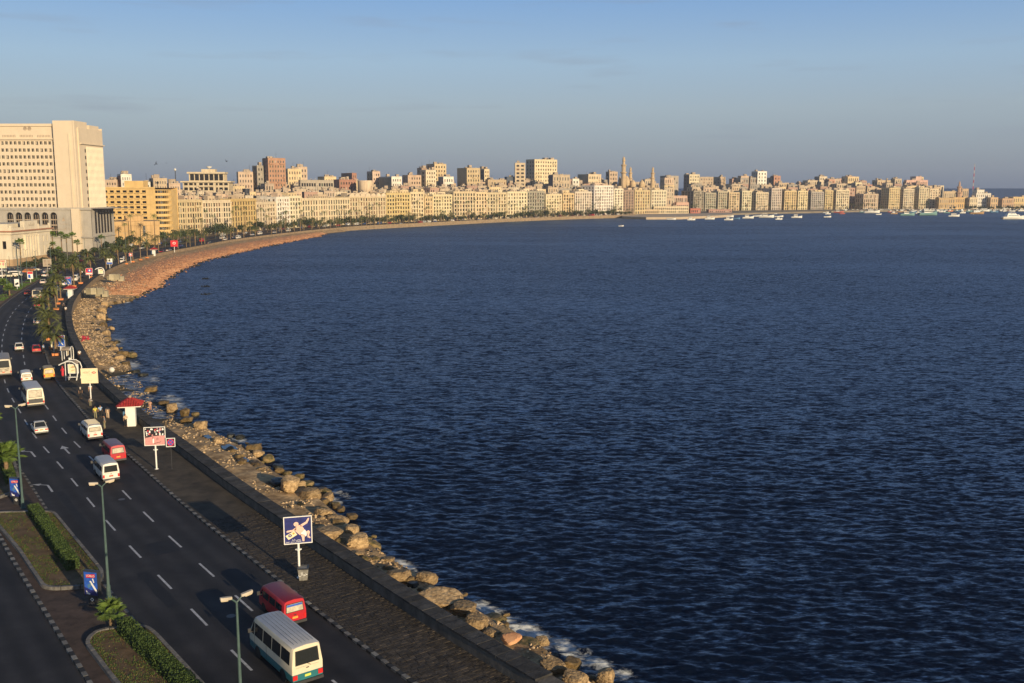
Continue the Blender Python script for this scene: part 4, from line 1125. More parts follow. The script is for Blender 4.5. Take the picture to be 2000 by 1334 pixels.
# the modern concrete building with stepped open floors
dep = 760.0
def zz(y): return ztop(y, dep)
C0 = Vector((rx(357) * dep, dep, 0)); sc = dep / 1968.0
T = thing('concrete_building', 'modern concrete block with stepped open top floors and deep shaded loggias', 'office building', C0, R(8))
wm_ = wallmat((.56, .46, .31)); wb, gl = MB(), MB()
def tier(x0, x1, y0, y1, zb, zt_, rows, cols, fr):
    w = x1 - x0
    facade(wb, gl, (x0, y0, 0), (1, 0, 0), (0, -1, 0), w, zb, zt_, spans(w, cols, fr, .5), rows)
    facade(wb, gl, (x1, y0, 0), (0, 1, 0), (1, 0, 0), y1 - y0, zb, zt_, spans(y1 - y0, 4, fr, .5), rows)
    facade(wb, gl, (x0, y1, 0), (0, -1, 0), (-1, 0, 0), y1 - y0, zb, zt_, spans(y1 - y0, 4, fr, .5), rows)
    wb.poly([(x0, y0, zt_), (x1, y0, zt_), (x1, y1, zt_), (x0, y1, zt_)])
Z1, Z2, Z3, Z4 = zz(385), zz(355), zz(338), zz(330)
tier(0, 88 * sc, 0, 22, 0, Z2, [(zz(392) + .2, zz(386)), (zz(381), zz(377)), (zz(372), zz(366)), (zz(362), zz(357.5))], 9, .72)
tier(11 * sc, 78 * sc, 3.2, 19, Z2 + .01, Z3, [(Z2 + 1.0, Z3 - .9)], 7, .82)
wb.box(-1.5, 92 * sc, -1.6, 23, Z2 - .5, Z2 + .55); wb.box(8 * sc, 80 * sc, 1.2, 20, Z3 - .4, Z3 + .9)
wb.box(34 * sc, 60 * sc, 6, 16, Z3 + .9, Z4); wb.box(26 * sc, 31 * sc, -.8, -.01, 8, Z2 - .6); wb.box(58 * sc, 63 * sc, -.8, -.01, 8, Z2 - .6)
for y in (384, 375, 364): wb.box(30.2 * sc, 57.8 * sc, -1.6, -.01, zz(y) - .3, zz(y) + .7)
wb.build('wall', wm_, T); stuff(gl.build('glazing', [M['pane']], T))
m_ = MB(); m_.lathe([(.1, 0), (1.6, .6), (2.2, 1.8)], 12, (47 * sc, 11, Z4 + .4)); m_.tube([(47 * sc, 11, Z4), (47 * sc, 11, Z4 + .8)], .3, 6); m_.build('roof_dish', M['dish'], T)
# roof mast
def mast(px, ytop, ybase, dep, label, r=.35, cols=('dish', 'redp'), name='lattice_mast'):
    A = at_depth(px, ybase, dep); zt_ = ztop(ytop, dep)
    T = thing(name, label, 'mast', (A.x, A.y, A.z))
    h = zt_ - A.z; n = 9
    for k in range(n):
        m_ = MB(); z0, z1 = h * k / n, h * (k + 1) / n; rr_ = r * (1.25 - .75 * k / n)
        for j in range(3):
            b0 = Vector((math.cos(j * 2.1) * rr_, math.sin(j * 2.1) * rr_, 0)); m_.tube([b0 + Vector((0, 0, z0)), b0 + Vector((0, 0, z1))], r * .28, 4)
            b1 = Vector((math.cos((j + 1) * 2.1) * rr_, math.sin((j + 1) * 2.1) * rr_, 0)); m_.tube([b0 + Vector((0, 0, z0)), b1 + Vector((0, 0, z1))], r * .2, 4)
        m_.build('mast_section', M[cols[k % 2]], T)
    return T
T = mast(344, 333, 372, 700, 'thin roof mast topped by a white globe left of the modern concrete block', .32, ('dark_metal', 'dark_metal'))
A = at_depth(344, 333, 700); m_ = MB(); m_.lathe([(.05, -.9), (.6, -.65), (.9, 0), (.6, .65), (.05, .9)], 10); m_.build('globe', M['dish'], T, smooth=180, loc=(0, 0, A.z - T.location.z + .6))
mast(1900, 320, 376, 1540, 'tall red and white radio mast near the end of the harbour', .55, ('dish', 'redp'))

# ------------------------------------------------------------ mosque and minarets
def minaret(mb, x, y, z0, zt_, w):
    h = zt_ - z0
    prof = [(1.25, 0), (1.25, .30), (1.0, .31), (1.0, .46), (1.45, .49), (1.45, .51), (.9, .52), (.9, .68), (1.25, .71), (1.25, .73), (.62, .74), (.58, .83), (.78, .845), (.70, .87), (.5, .885), (.62, .91), (.42, .95), (.08, .97), (.05, 1.0)]
    mb.lathe([(r * w, f * h) for r, f in prof], 10, (x, y, z0))
def dome(mb, x, y, z0, r, h):
    pr = [(r * .96, -r * .5), (r * .96, 0), (r * 1.05, h * .22), (r * .98, h * .45), (r * .76, h * .68), (r * .42, h * .87), (r * .12, h * .97), (.02, h * 1.1)]
    mb.lathe(pr, 16, (x, y, z0))
def mosque(label, dep, body, mins, domes):
    x0, x1, yt = body; s_ = dep / 1968.0
    C0 = Vector((rx(x0) * dep, dep, 0))
    T = thing('mosque', label, 'mosque', C0)
    m_ = MB(); hb = ztop(yt, dep); m_.box(0, (x1 - x0) * s_, 0, 22, 0, hb); m_.box(-.4, (x1 - x0) * s_ + .4, -.4, 22.4, hb, hb + .8); m_.build('wall', M['gold'], T)
    for (px, ytip, w, yb) in mins:
        m_ = MB(); minaret(m_, (px - x0) * s_, 5, ztop(yb, dep), ztop(ytip, dep), w); m_.build('minaret', M['gold'], T, smooth=30)
    for (px, ytip, ybase, wpx, yo) in domes:
        r = wpx / 2 * s_; zb = ztop(ybase, dep); m_ = MB(); dome(m_, (px - x0) * s_, 6 + yo, zb, r, ztop(ytip, dep) - zb); m_.build('dome', M['gold'], T, smooth=50)
mosque('sandstone mosque with one tall slender minaret and ribbed domes', 1205.0, (1211, 1244, 369), [(1218.5, 304, 2.7, 369)], [(1225, 343, 359, 12, 0), (1237, 351, 362, 11, 0), (1213, 344, 358, 6, 9)])
mosque('sandstone mosque with two shorter minarets and a single pointed dome', 1212.0, (1229, 1281, 372), [(1232, 325, 2.0, 371), (1275.5, 325, 2.15, 371)], [(1255, 351, 366, 12, 0)])
mosque('small dome with a short minaret on the roofs at right', 1470.0, (1411, 1420, 372), [(1416.5, 344, 1.5, 372)], [(1383, 355, 366, 7, 2)] if False else [(1413, 360, 368, 4, 3)])
# fort-like tower at the harbour end
dep = 1480.0; A = Vector((rx(1874) * dep, dep, 0)); zt_ = ztop(353, dep)
T = thing('stone_tower', 'stone tower with a stepped balcony top standing at the harbour end', 'tower', A)
m_ = MB(); m_.lathe([(5.2, 0), (4.4, zt_ * .52), (5.4, zt_ * .54), (5.4, zt_ * .58), (3.2, zt_ * .59), (2.9, zt_ * .74), (3.8, zt_ * .76), (3.8, zt_ * .79), (1.6, zt_ * .80), (1.3, zt_ * .92), (.1, zt_)], 8); m_.build('shaft', wallmat((.46, .29, .18)), T)
for (x0, x1, yt, dp, wc, fl, lab) in ((1836, 1868, 388, 1440, OCH, 2, 'long low ochre building left of the stone tower'), (1864, 1895, 387, 1445, (.60, .40, .18), 2, 'round-fronted ochre building at the foot of the stone tower'), (1845, 1873, 375, 1560, (.55, .42, .26), 2, 'cream low house behind the long ochre building'), (1880, 1893, 370, 1600, (.50, .36, .22), 2, 'small tan house right of the stone tower'),
        (1908, 1938, 379, 1470, WHITE, 4, 'white terraced modern building at the harbour end'), (1909, 1924, 372, 1490, WHITE, 2, 'white upper wing on top of the terraced modern building'), (1937, 1952, 387, 1460, (.58, .40, .22), 2, 'small tan house right of the white terraced building'),
        (1960, 1984, 389, 1475, (.50, .33, .2), 2, 'low brown boathouse near the right edge of the harbour'), (1981, 2030, 386, 1478, (.62, .45, .22), 2, 'long yellow-ochre wall building at the right edge'), (1896, 1912, 387, 1440, PALE, 2, 'pale low house left of the white terraced building')):
    Cc = Vector((rx(x0) * dp, dp, 0)); building('harbour_building', lab, 'building', Cc, R(4), (x1 - x0) / 1968 * dp, 12, ztop(yt, dp), wc, fl, max(3, int((x1 - x0) / 4)), 'plain', (6, 1, 1, 2), 'low buildings at the harbour end', clutter=1, ground=.05, frac=.45)
# pier clubs in the middle of the bay
for (x0, x1, yt, dp, wc, fl, lab) in ((1244, 1290, 411, 1175, (.60, .45, .27), 1, 'long low tan pier wall building left of the terraced restaurant'), (1278, 1348, 405, 1180, PALE, 2, 'pale terraced pier restaurant with shaded open decks'), (1252, 1280, 398, 1215, (.34, .17, .13), 2, 'brown timber pavilion below the minarets'), (1280, 1312, 389, 1240, PINK, 2, 'pink stepped pier building below the right-hand minaret'),
        (1308, 1344, 384, 1275, (.58, .40, .30), 2, 'upper pink terrace building right of the minarets'), (1350, 1370, 409, 1200, (.48, .17, .12), 1, 'red-roofed hut right of the pier restaurant'), (1386, 1432, 411, 1235, (.44, .26, .20), 1, 'long low red-brown boat club on the quay'), (1322, 1347, 397, 1240, (.60, .38, .28), 1, 'low salmon pavilion between the pink terrace and the red-roofed hut')):
    Cc = Vector((rx(x0) * dp, dp, 0)); building('pier_building', lab, 'pier building', Cc, R(6), (x1 - x0) / 1968 * dp, 10, ztop(yt, dp), wc, fl, max(3, int((x1 - x0) / 4)), 'plain', (6, 1, 0, 1), 'buildings on the pier', clutter=1, ground=.05, frac=.6, balc=.3)
# quay under the pier clubs
qp = [P(x, y, 0) for x, y in ((1215, 423), (1262, 424.6), (1330, 424.2), (1400, 421.5), (1432, 419.5), (1432, 416), (1215, 419))]
m_ = MB(); i0 = m_.vs([(p.x, p.y, .25) for p in qp] + [(p.x, p.y, -3) for p in qp]); n_ = len(qp)
m_.f.append(tuple(range(n_))); m_.m.append(0)
for k in range(n_): k2 = (k + 1) % n_; m_.f.append((k, i0 + n_ + k, n_ + k2, k2)); m_.m.append(0)
tag(m_.build('quay', wallmat((.46, .36, .25))), kind='structure')

# ------------------------------------------------------------ the great beige tower on the left
D0 = 480.0; s_ = D0 / 1968.0
def X(px): return (px - 1000) / 1983.0 * D0
def Zt(y): return ztop(y, D0)
wm_t = wallmat((.64, .525, .375), .04, .05); wm_w = wallmat((.74, .65, .49), .04, .05); wm_g = wallmat((.40, .36, .30), .15)
xl, xr, xs0 = X(-70), X(153), X(110)
T = thing('office_tower', 'great beige office tower with rows of small windows and a plain stair shaft', 'tower', (xl, D0, 0))
Wd = xr - xl; zp = Zt(407); zr = Zt(245)
wb, gl = MB(), MB()
# windows: ten rows, built one by one
rows_px = [(276, 283), (290, 297), (303.5, 310.5), (317, 324), (331, 338), (344.5, 351.5), (358, 365), (372, 379), (385.5, 392.5), (398.5, 404.5)]
cols_x = []
x = 107
while x > -66:
    cols_x.append((X(x - 5.4) - xl, X(x) - xl)); x -= 8.45
cols_x = cols_x[::-1]
facade(wb, None, (0, 0, 0), (1, 0, 0), (0, -1, 0), X(110) - xl, zp, zr, cols_x, [(Zt(b), Zt(a)) for a, b in rows_px], rec=.5)
wb.poly([(0, 0, zr), (X(110) - xl, 0, zr), (X(110) - xl, 28, zr), (0, 28, zr)])
# right side wall, plain part
xR = Wd
facade(wb, None, (xR, 1.0, 0), (0, 1, 0), (1, 0, 0), 7.0, zp, Zt(249), [(5.0, 6.7)], [(Zt(b), Zt(a)) for a, b in rows_px[1:]], rec=.15)
q = MB()
for a_, b_ in rows_px[1:]: q.poly([(xR - .14, 6.0, Zt(b_)), (xR - .14, 7.7, Zt(b_)), (xR - .14, 7.7, Zt(a_)), (xR - .14, 6.0, Zt(a_))])
stuff(q.build('side_glazing', M['pane'], T))
wb.poly([(xR, 8, Zt(285)), (xR, 28, Zt(285)), (xR, 28, Zt(249)), (xR, 8, Zt(249))])
wb.poly([(xR, 28, zp), (0, 28, zp), (0, 28, zr), (xR, 28, zr)])
wb.poly([(X(150) - xl, 0, Zt(249)), (xR, 1, Zt(249)), (xR, 28, Zt(249)), (X(110) - xl, 28, Zt(249))])
wb.box(X(150) - xl, xR - .02, .4, 1.0, zp, Zt(249))
wb.build('wall', wm_t, T)
# the stair shaft
m_ = MB(); zsh = Zt(236)
m_.box(X(108) - xl, X(150) - xl, -2.2, 12, 0, zsh); m_.box(X(137) - xl, X(139.5) - xl, -2.6, -2.21, 10, zsh - 6); m_.box(X(147) - xl, X(150.5) - xl, -2.5, -2.21, 4, zsh); m_.box(X(141) - xl, X(157) - xl, -6.9, -2.21, 0, zp)
m_.build('stair_shaft', wm_t, T)
# cornice bands, roof house
m_ = MB(); m_.box(-1, X(107.8) - xl, -.9, -.01, Zt(272) - .2, Zt(272) + .5); m_.box(-1, X(107.8) - xl, -.6, -.01, zr - .4, zr + .8)
m_.box(xR + .01, xR + .8, 1, 28.4, Zt(281), Zt(279)); m_.build('cornice', wm_t, T)
m_ = MB(); m_.box(X(160) - xl - 6, X(176) - xl - 6, 14, 25, Zt(249), Zt(241)); m_.build('roof_house', wm_t, T)
pm_ = MB(); pm_.box(-.5, .5, -.02, .0, 0, 1); pane_me = None
for (za, zb) in [(Zt(b), Zt(a)) for a, b in rows_px]:
    for (xa, xb) in cols_x:
        if pane_me is None:
            q = MB(); w_, h_ = xb - xa, zb - za
            q.poly([(0, 0, 0), (w_, 0, 0), (w_, 0, h_), (0, 0, h_)], 0)
            q.box(w_ * .48, w_ * .56, -.06, -.01, 0, h_, 1); q.box(0, w_, -.2, -.01, 0, .14, 1)
            pane_me = q.mesh('tower_window', [M['pane'], wm_w]); q2 = MB(); q2.poly([(0, 0, 0), (w_, 0, 0), (w_, 0, h_), (0, 0, h_)], 0); q2.box(0, w_ * .5, -.06, -.01, h_ * .1, h_, 1)
            pane_me2 = q2.mesh('tower_window_blind', [M['pane'], M['curtain']])
        if xb + xl < X(-8): continue
        link('window', pane_me if rnd.random() < .75 else pane_me2, T, (xa, .46, za))
for k in range(3):
    m_ = MB(); xc = X((18, 52, 86)[k]) - xl
    for j in range(9): m_.box(xc - 3.2 + j * .72, xc - 3.2 + j * .72 + .34, -.08, -.01, Zt(268), Zt(263.5))
    m_.build('vent_grille', M['tank'], T)
for px in (50, 58.5):
    m_ = MB(); m_.lathe([(.9, 0), (.9, .1)], 12, (0, 0, 0)); o = m_.build('roof_emblem', M['tank'], T, loc=(X(px) - xl, -.02, Zt(251))); o.rotation_euler = (PI / 2, 0, 0)
# fluted white side
m_ = MB()
for j in range(14):
    y0 = 8.2 + j * 1.41
    m_.box(xR - .3, xR + .30, y0, y0 + .62, zp, Zt(285))
m_.box(xR - .5, xR - .02, 8, 28, zp, Zt(285))
m_.build('fins', wm_w, T)
m_ = MB()
for j in range(13):
    y0 = 8.2 + j * 1.41 + .62
    for (a_, b_) in rows_px[1:]: m_.poly([(xR + .02, y0 + .02, Zt(b_)), (xR + .02, y0 + .77, Zt(b_)), (xR + .02, y0 + .77, Zt(a_)), (xR + .02, y0 + .02, Zt(a_))])
stuff(m_.build('fin_glazing', M['curtain'], T))
# grey podium with tall arches
zb0 = Zt(461); pd = -6.0
wb = MB(); xA, xB = X(8) - xl - 20, X(140) - xl + .5
arch = [(X(13 + k * 17.0) - xl, X(13 + k * 17.0 + 13.5) - xl) for k in range(6)]
za, zb = Zt(459), Zt(414)
def arched(mb, gm, O, ex, n, w, z0, z1, ops, za, zb, rec=.9):
    # wall with round-headed openings
    O, ex, n = Vector(O), Vector(ex), Vector(n)
    def pt(x, z, d=0): q = O + ex * x - n * d; return (q.x, q.y, z)
    xs = 0; K = 8
    for (xa, xb) in ops:
        r = (xb - xa) / 2; xc = (xa + xb) / 2; zs = zb - r
        mb.poly([pt(xs, z0), pt(xa, z0), pt(xa, z1), pt(xs, z1)])
        mb.poly([pt(xa, z0), pt(xb, z0), pt(xb, za), pt(xa, za)])
        arc = [(xc - r * math.cos(PI * j / K), zs + r * math.sin(PI * j / K)) for j in range(K + 1)]
        for j in range(K):
            (x0_, z0_), (x1_, z1_) = arc[j], arc[j + 1]
            mb.poly([pt(x0_, z0_), pt(x1_, z1_), pt(x1_, z1), pt(x0_, z1)])
            mb.poly([pt(x0_, z0_), pt(x0_, z0_, rec), pt(x1_, z1_, rec), pt(x1_, z1_)])
        mb.poly([pt(xa, za), pt(xa, za, rec), pt(xa, zs, rec), pt(xa, zs)]); mb.poly([pt(xb, za, rec), pt(xb, za), pt(xb, zs), pt(xb, zs, rec)])
        mb.poly([pt(xa, za), pt(xb, za), pt(xb, za, rec), pt(xa, za, rec)])
        gm.append([pt(xa, za, rec)] + [pt(xb, za, rec)] + [pt(a_[0], a_[1], rec) for a_ in arc[::-1]])
        xs = xb
    mb.poly([pt(xs, z0), pt(w, z0), pt(w, z1), pt(xs, z1)])
gm = []
arched(wb, gm, (xA, pd, 0), (1, 0, 0), (0, -1, 0), xB - xA, 0, zp, [(a - xA, b - xA) for a, b in arch], za, zb)
wb.poly([(xA, pd, zp), (X(212) - xl, pd, zp), (X(212) - xl, 30, zp), (xA, 30, zp)])
wb.build('podium', wm_g, T)
for g in gm:
    q = MB(); q.poly(g, 0); xa, xb = g[0][0], g[1][0]; yy = g[0][1]
    w_o = q.build('arched_window', M['pane'], T)
    q = MB()
    for f in (.33, .66): q.box(xa + (xb - xa) * f - .08, xa + (xb - xa) * f + .08, yy - .12, yy - .01, g[0][2], zb - 1.2)
    for z in (.22, .45, .68): q.box(xa, xb, yy - .2, yy - .125, g[0][2] + (zb - za) * z - .25, g[0][2] + (zb - za) * z + .25)
    q.build('glazing_bar', M['tank'], w_o)
# podium corner block (right), with tall slots on its side
wb = MB(); gm = []
cx0, cx1 = X(150) - xl, X(178) - xl - .2
wb.box(cx0 - .4, cx1, pd + .6, pd + 1.0, 0, zp)
side_w = 27.0
ops = [(4.0 + k * 3.55, 4.0 + k * 3.55 + 2.5) for k in range(6)]
arched(wb, gm, (cx1, pd + .7, 0), (0, 1, 0), (1, 0, 0), side_w, 0, zp, ops, Zt(456), Zt(411), .10)
wb.build('podium_corner', wm_g, T)
for g in gm:
    q = MB(); q.poly(g, 0); w_o = q.build('slot_window', M['pane'], T)
m_ = MB(); m_.box(xA, cx1 + .8, pd - .8, pd - .01, Zt(463), Zt(461)); m_.box(cx1 + .01, cx1 + .8, pd, pd + 27, Zt(463), Zt(461)); m_.box(xA, cx1 + .5, pd - .5, pd - .01, zp - .6, zp + .5); m_.box(cx1 + .01, cx1 + .5, pd, pd + 27, zp - .6, zp + .5)
m_.build('podium_ledge', wm_g, T)
# Arabic lettering and emblem on the podium
def text(body, size, parent, loc, rot, m, name='lettering', align='CENTER', extrude=0.0):
    cu = bpy.data.curves.new(name, 'FONT'); cu.body = body; cu.size = size; cu.align_x = align; cu.align_y = 'CENTER'; cu.extrude = extrude; cu.resolution_u = 3
    tmp = bpy.data.objects.new(name, cu); cu.materials.append(m)
    me = bpy.data.meshes.new_from_object(tmp)
    bpy.data.objects.remove(tmp)
    o = link(name, me, parent); o.location = loc; o.rotation_euler = rot
    return o
text('\ufe94\ufef3\ufead\ufeaa\ufee8\ufedc\ufeb3\ufef9\ufe8d \ufe94\ufe92\ufe98\ufedc\ufee3', 1.7, T, (X(124) - xl, pd - .05, Zt(446)), (PI / 2, 0, 0), M['tank'])
text('\ufe94\ufeb4\ufeb3\ufe86\ufee3', 1.3, T, (X(124) - xl, pd - .05, Zt(436)), (PI / 2, 0, 0), M['tank'])
m_ = MB(); m_.poly([(-.9, 0, -1), (.9, 0, -1), (0, 0, .9)]); m_.build('emblem', M['tank'], T, loc=(X(124) - xl, pd - .05, Zt(427)))

# ------------------------------------------------------------ white classical building at the left edge
c = P(22, 520, 0); xw = -193.5; y0w = 386.0; Lw = 33.0; hw = 13.6
T = thing('classical_building', 'cream classical building with pilasters, balustrade and a red cornice line', 'public building', (xw, y0w, 0))
wmc = wallmat((.66, .57, .42), .14); wb, gl = MB(), MB()
cols = [(1.2, 2.0), (3.8, 4.8), (7.0, 8.0)] + [(22.8, 23.8), (26.2, 27.2), (29.6, 30.6)]
facade(wb, gl, (0, 0, 0), (0, 1, 0), (1, 0, 0), Lw, 2.6, hw, cols, [(3.4, 6.6), (8.2, 10.6)], rec=.4)
facade(wb, gl, (-60, 0, 0), (1, 0, 0), (0, -1, 0), 60, 2.6, hw, [(56.5, 58.0), (50, 51.5), (43, 44.5)], [(6.6, 9.6)], rec=.4)
wb.poly([(0, Lw, 2.6), (-60, Lw, 2.6), (-60, Lw, hw), (0, Lw, hw)]); wb.poly([(-60, 0, hw), (0, 0, hw), (0, Lw, hw), (-60, Lw, hw)])
wb.build('wall', wmc, T); stuff(gl.build('glazing', [M['pane']], T))
for k, y in enumerate((10.2, 12.4, 14.6, 16.8, 19.0, 21.2)):
    m_ = MB(); m_.box(.01, .75, y, y + .95, 2.7, 10.9); m_.box(.01, .95, y - .15, y + 1.1, 10.9, 11.5); m_.build('pilaster', wmc, T)
m_ = MB(); m_.box(-60, .6, -.6, Lw + .6, hw - 1.4, hw - .5); m_.build('cornice', wmc, T)
m_ = MB(); m_.box(-60, 1.1, -1.1, Lw + 1.1, hw - .49, hw); m_.build('red_cornice', wallmat((.36, .17, .10)), T)
m_ = MB(); m_.box(-60, .2, -.2, .2, hw, hw + 1.1); m_.box(-.2, .2, .21, Lw, hw, hw + 1.1); m_.box(-1.5, .3, 11, 22, hw, hw + 3.4)
for y in (.0, 10.5, 22.4, 32.4): m_.box(-.4, .4, y, y + .7, hw, hw + 2.0)
m_.box(-26, -4, 6, 26, hw, hw + 2.4); m_.box(-60, -22, 4, 28, hw, hw + 4.0)
m_.build('parapet', wmc, T)
m_ = MB(); m_.box(-60, .25, -.25, Lw + .2, 0, 2.6); m_.build('plinth', wallmat((.44, .30, .17)), T)
text('\ufe94\ufee4\ufedc\ufea4\ufee4\ufedf\ufe8d', 1.7, T, (.32, 16.5, hw + 1.9), (PI / 2, 0, PI / 2), M['tank'])

# ------------------------------------------------------------ yellow hotel block and the low ochre hall
dp = 610.0; s2 = dp / 1968.0
def X2(px): return rx(px) * dp
def Z2_(y): return ztop(y, dp)
T = thing('hotel_block', 'yellow hotel block with flat balconies and rounded glazed corner', 'hotel', (X2(196), dp, 0), R(3))
wmy = wallmat((.62, .42, .17), .12); wb, gl = MB(), MB(); hz_ = Z2_(367); Wy = X2(300) - X2(196)
rows = [(Z2_(y + 3.1), Z2_(y - 2.2)) for y in (374, 384.5, 395, 405, 415, 425.5, 435, 446)]
facade(wb, gl, (0, 0, 0), (1, 0, 0), (0, -1, 0), Wy, 0, hz_, spans(Wy * .88, 7, .62, .8), rows, rec=.6)
facade(wb, gl, (0, 20, 0), (0, -1, 0), (-1, 0, 0), 20, 0, hz_, spans(20, 4, .4), rows, rec=.4)
wb.poly([(Wy + 8, 20, 0), (0, 20, 0), (0, 20, hz_), (Wy + 8, 20, hz_)]); wb.poly([(0, 0, hz_), (Wy, 0, hz_), (Wy + 8, 20, hz_), (0, 20, hz_)])
# rounded corner
arc = [(Wy + 7.6 * math.sin(PI / 2 * j / 8), 7.6 - 7.6 * math.cos(PI / 2 * j / 8)) for j in range(9)]
for j in range(8):
    (xa, ya), (xb, yb) = arc[j], arc[j + 1]
    d = Vector((xb - xa, yb - ya, 0)); w = d.length; d.normalize()
    facade(wb, gl, (xa, ya, 0), d, (d.y, -d.x, 0), w, 0, hz_ - 1, [(0.05, w - .05)], rows, rec=.9)
    wb.poly([(Wy, 7.6, hz_ - 1), (xa, ya, hz_ - 1), (xb, yb, hz_ - 1)])
wb.poly([(arc[-1][0], 7.6, 0), (arc[-1][0], 20, 0), (arc[-1][0], 20, hz_ - 1), (arc[-1][0], 7.6, hz_ - 1)])
wb.poly([(Wy, 7.6, hz_ - 1), (arc[-1][0], 7.6, hz_ - 1), (arc[-1][0], 20, hz_ - 1), (Wy, 20, hz_ - 1)])
wb.build('wall', wmy, T); stuff(gl.build('glazing', [M['pane'], M['shutter'], M['shutter_b'], M['curtain']], T))
cs = spans(Wy * .88, 7, .54, .8)
bal_me = None
for (za, zb) in rows[:]:
    for (xa, xb) in cs:
        if bal_me is None:
            q = MB(); w_ = xb - xa + .5
            q.box(0, w_, -1.0, -.01, -.15, 0); q.box(0, w_, -1.0, -.9, 0, .42); bal_me = q.mesh('hotel_balcony', wmy)
        link('balcony', bal_me, T, (xa - .25, 0, za - .1))
m_ = MB(); m_.box(-.3, Wy + .2, -.5, -.01, hz_ - .5, hz_ + .5); m_.build('cornice', wmy, T)
m_ = MB(); m_.box(X2(238) - X2(196), X2(274) - X2(196), 4, 14, hz_, Z2_(353)); m_.build('roof_house', wmy, T)
dp = 525.0
T = thing('ochre_hall', 'low blank ochre hall in front of the yellow hotel', 'hall', (rx(206) * dp, dp, 0), R(24))
wb = MB(); hh = ztop(433, dp); Lh = 25.5
wmo = wallmat((.52, .345, .165), .3)
wb.box(0, Lh, 0, 22, 0, hh); wb.box(-.3, Lh + .3, -.3, 22.3, hh - 2.2, hh - .01); wb.build('wall', wmo, T)
m_ = MB(); m_.box(9, 18, 5, 16, hh, hh + 2.6); m_.build('roof_house', wmo, T)
for k in range(9):
    m_ = MB(); m_.box(1 + k * 2.6, 1.5 + k * 2.6, -.25, -.01, 0, hh - 2.25); m_.build('wall_rib', wmo, T)
m_ = MB(); m_.box(17, 18.4, -.06, -.012, hh * .35, hh - 2.4); m_.build('window', M['pane'], T)
FLM = [(365, 'the red-bannered block'), (425, 'the second cream block'), (478, 'the mustard block'), (521, 'the low pale block'), (565, 'the white pair of blocks'), (637, 'the long green-windowed block'), (720, 'the gabled block'), (780, 'the yellow balconied block'), (825, 'the pink-sided block'), (868, 'the dark vertical gap'), (908, 'the yellow-cream block'), (965, 'the cream block under the tan flats'), (1010, 'the shadow-ended cream block'), (1048, 'the grey-brown block'), (1090, 'the pale loggia block'), (1140, 'the pale seven-storey block'), (1178, 'the tallest balcony block'), (1228, 'the dark brown block'), (1270, 'the minarets'), (1362, 'the shaded grey block'), (1412, 'the half-shaded tan block'), (1446, 'the two bayed cream blocks'), (1487, 'the ornate-cornered block'), (1516, 'the pinkish-pale tall block'), (1560, 'the balconied pale block'), (1595, 'the dark flat roof'), (1645, 'the last cream block'), (1700, 'the low pink hotel'), (1765, 'the last tall group'), (1825, 'the ochre end block'), (1870, 'the stone tower'), (1897, 'the pale low house'), (1922, 'the white terraced building'), (1945, 'the small tan house'), (1972, 'the brown boathouse'), (2005, 'the long ochre wall')]
def before(x): return min(FLM, key=lambda q: abs(q[0] - x))[1]
_fq = []
for i in range(len(FB) - 1):
    for k in range(10):
        q = FB[i].lerp(FB[i + 1], k / 10); sq, tq = st_of(q)
        if 5 < sq < NS - 5: _fq.append((sq, tq))
_fq.sort(); _fs = [q[0] for q in _fq]; _ft = [q[1] for q in _fq]
def front_t(s): return float(np.interp(s, _fs, _ft))
def pxof0(p): return 1000 + (p.x / p.y) * 1957
LLM = [(40, 'the parked cars'), (90, 'the direction sign'), (130, 'the kiosk palms'), (165, 'the blue van'), (210, 'the podium corner'), (250, 'the ochre hall'), (300, 'the hotel')]
# ============================================================ vehicles: built facing +Y, origin on the ground under the middle
PAINT = {}
def paint(name, col, rough=.38):
    if name not in PAINT: PAINT[name] = mat('paint_' + name, col, rough, .08, 1.5, spec=.5)
    return PAINT[name]
def ring(y, hb, hbelt, ht, z0, zbelt, zt, r=.14, crown=.05, lean=0.0):
    pr = [(hb * .90, z0), (hb, z0 + .16), (hbelt, z0 + (zbelt - z0) * .55), (hbelt, zbelt), (ht, zt - r), (ht - r * .45, zt - r * .3), (ht - r * 1.3, zt), (0, zt + crown)]
    pts = [(x, z) for x, z in pr] + [(-x, z) for x, z in pr[-2::-1]]
    return [(x, y + lean * max(0, z - zbelt), z) for x, z in pts]
def wheel_set(T, xs, ys, r=.33, w=.2):
    me = None
    for y in ys:
        for sx in (-1, 1):
            o = thing_part('wheel', T, (sx * xs, y, r))
            m_ = MB(); m_.M = Matrix.Rotation(PI / 2, 4, 'Y')
            m_.lathe([(r * .6, -w / 2), (r * .95, -w / 2), (r, -w * .3), (r, w * .3), (r * .95, w / 2), (r * .6, w / 2)], 14)
            m_.build('tyre', M['black'], o, smooth=40)
            m_ = MB(); m_.M = Matrix.Rotation(PI / 2, 4, 'Y'); m_.lathe([(.02, -w * .42), (r * .6, -w * .42), (r * .6, w * .42), (.02, w * .42)], 10); m_.build('rim', M['rim'], o)
def thing_part(name, T, loc):
    o = bpy.data.objects.new(name, None); o.empty_display_size = .1; COL.objects.link(o); o.parent = T; o.location = loc; return o
def quadpart(name, T, pts, m, th=None):
    q = MB(); q.poly(pts); return q.build(name, m, T)
def side_x(z, hbelt, ht, zbelt, zt, r):
    return hbelt + (ht - hbelt) * max(0, min(1, (z - zbelt) / (zt - r - zbelt)))

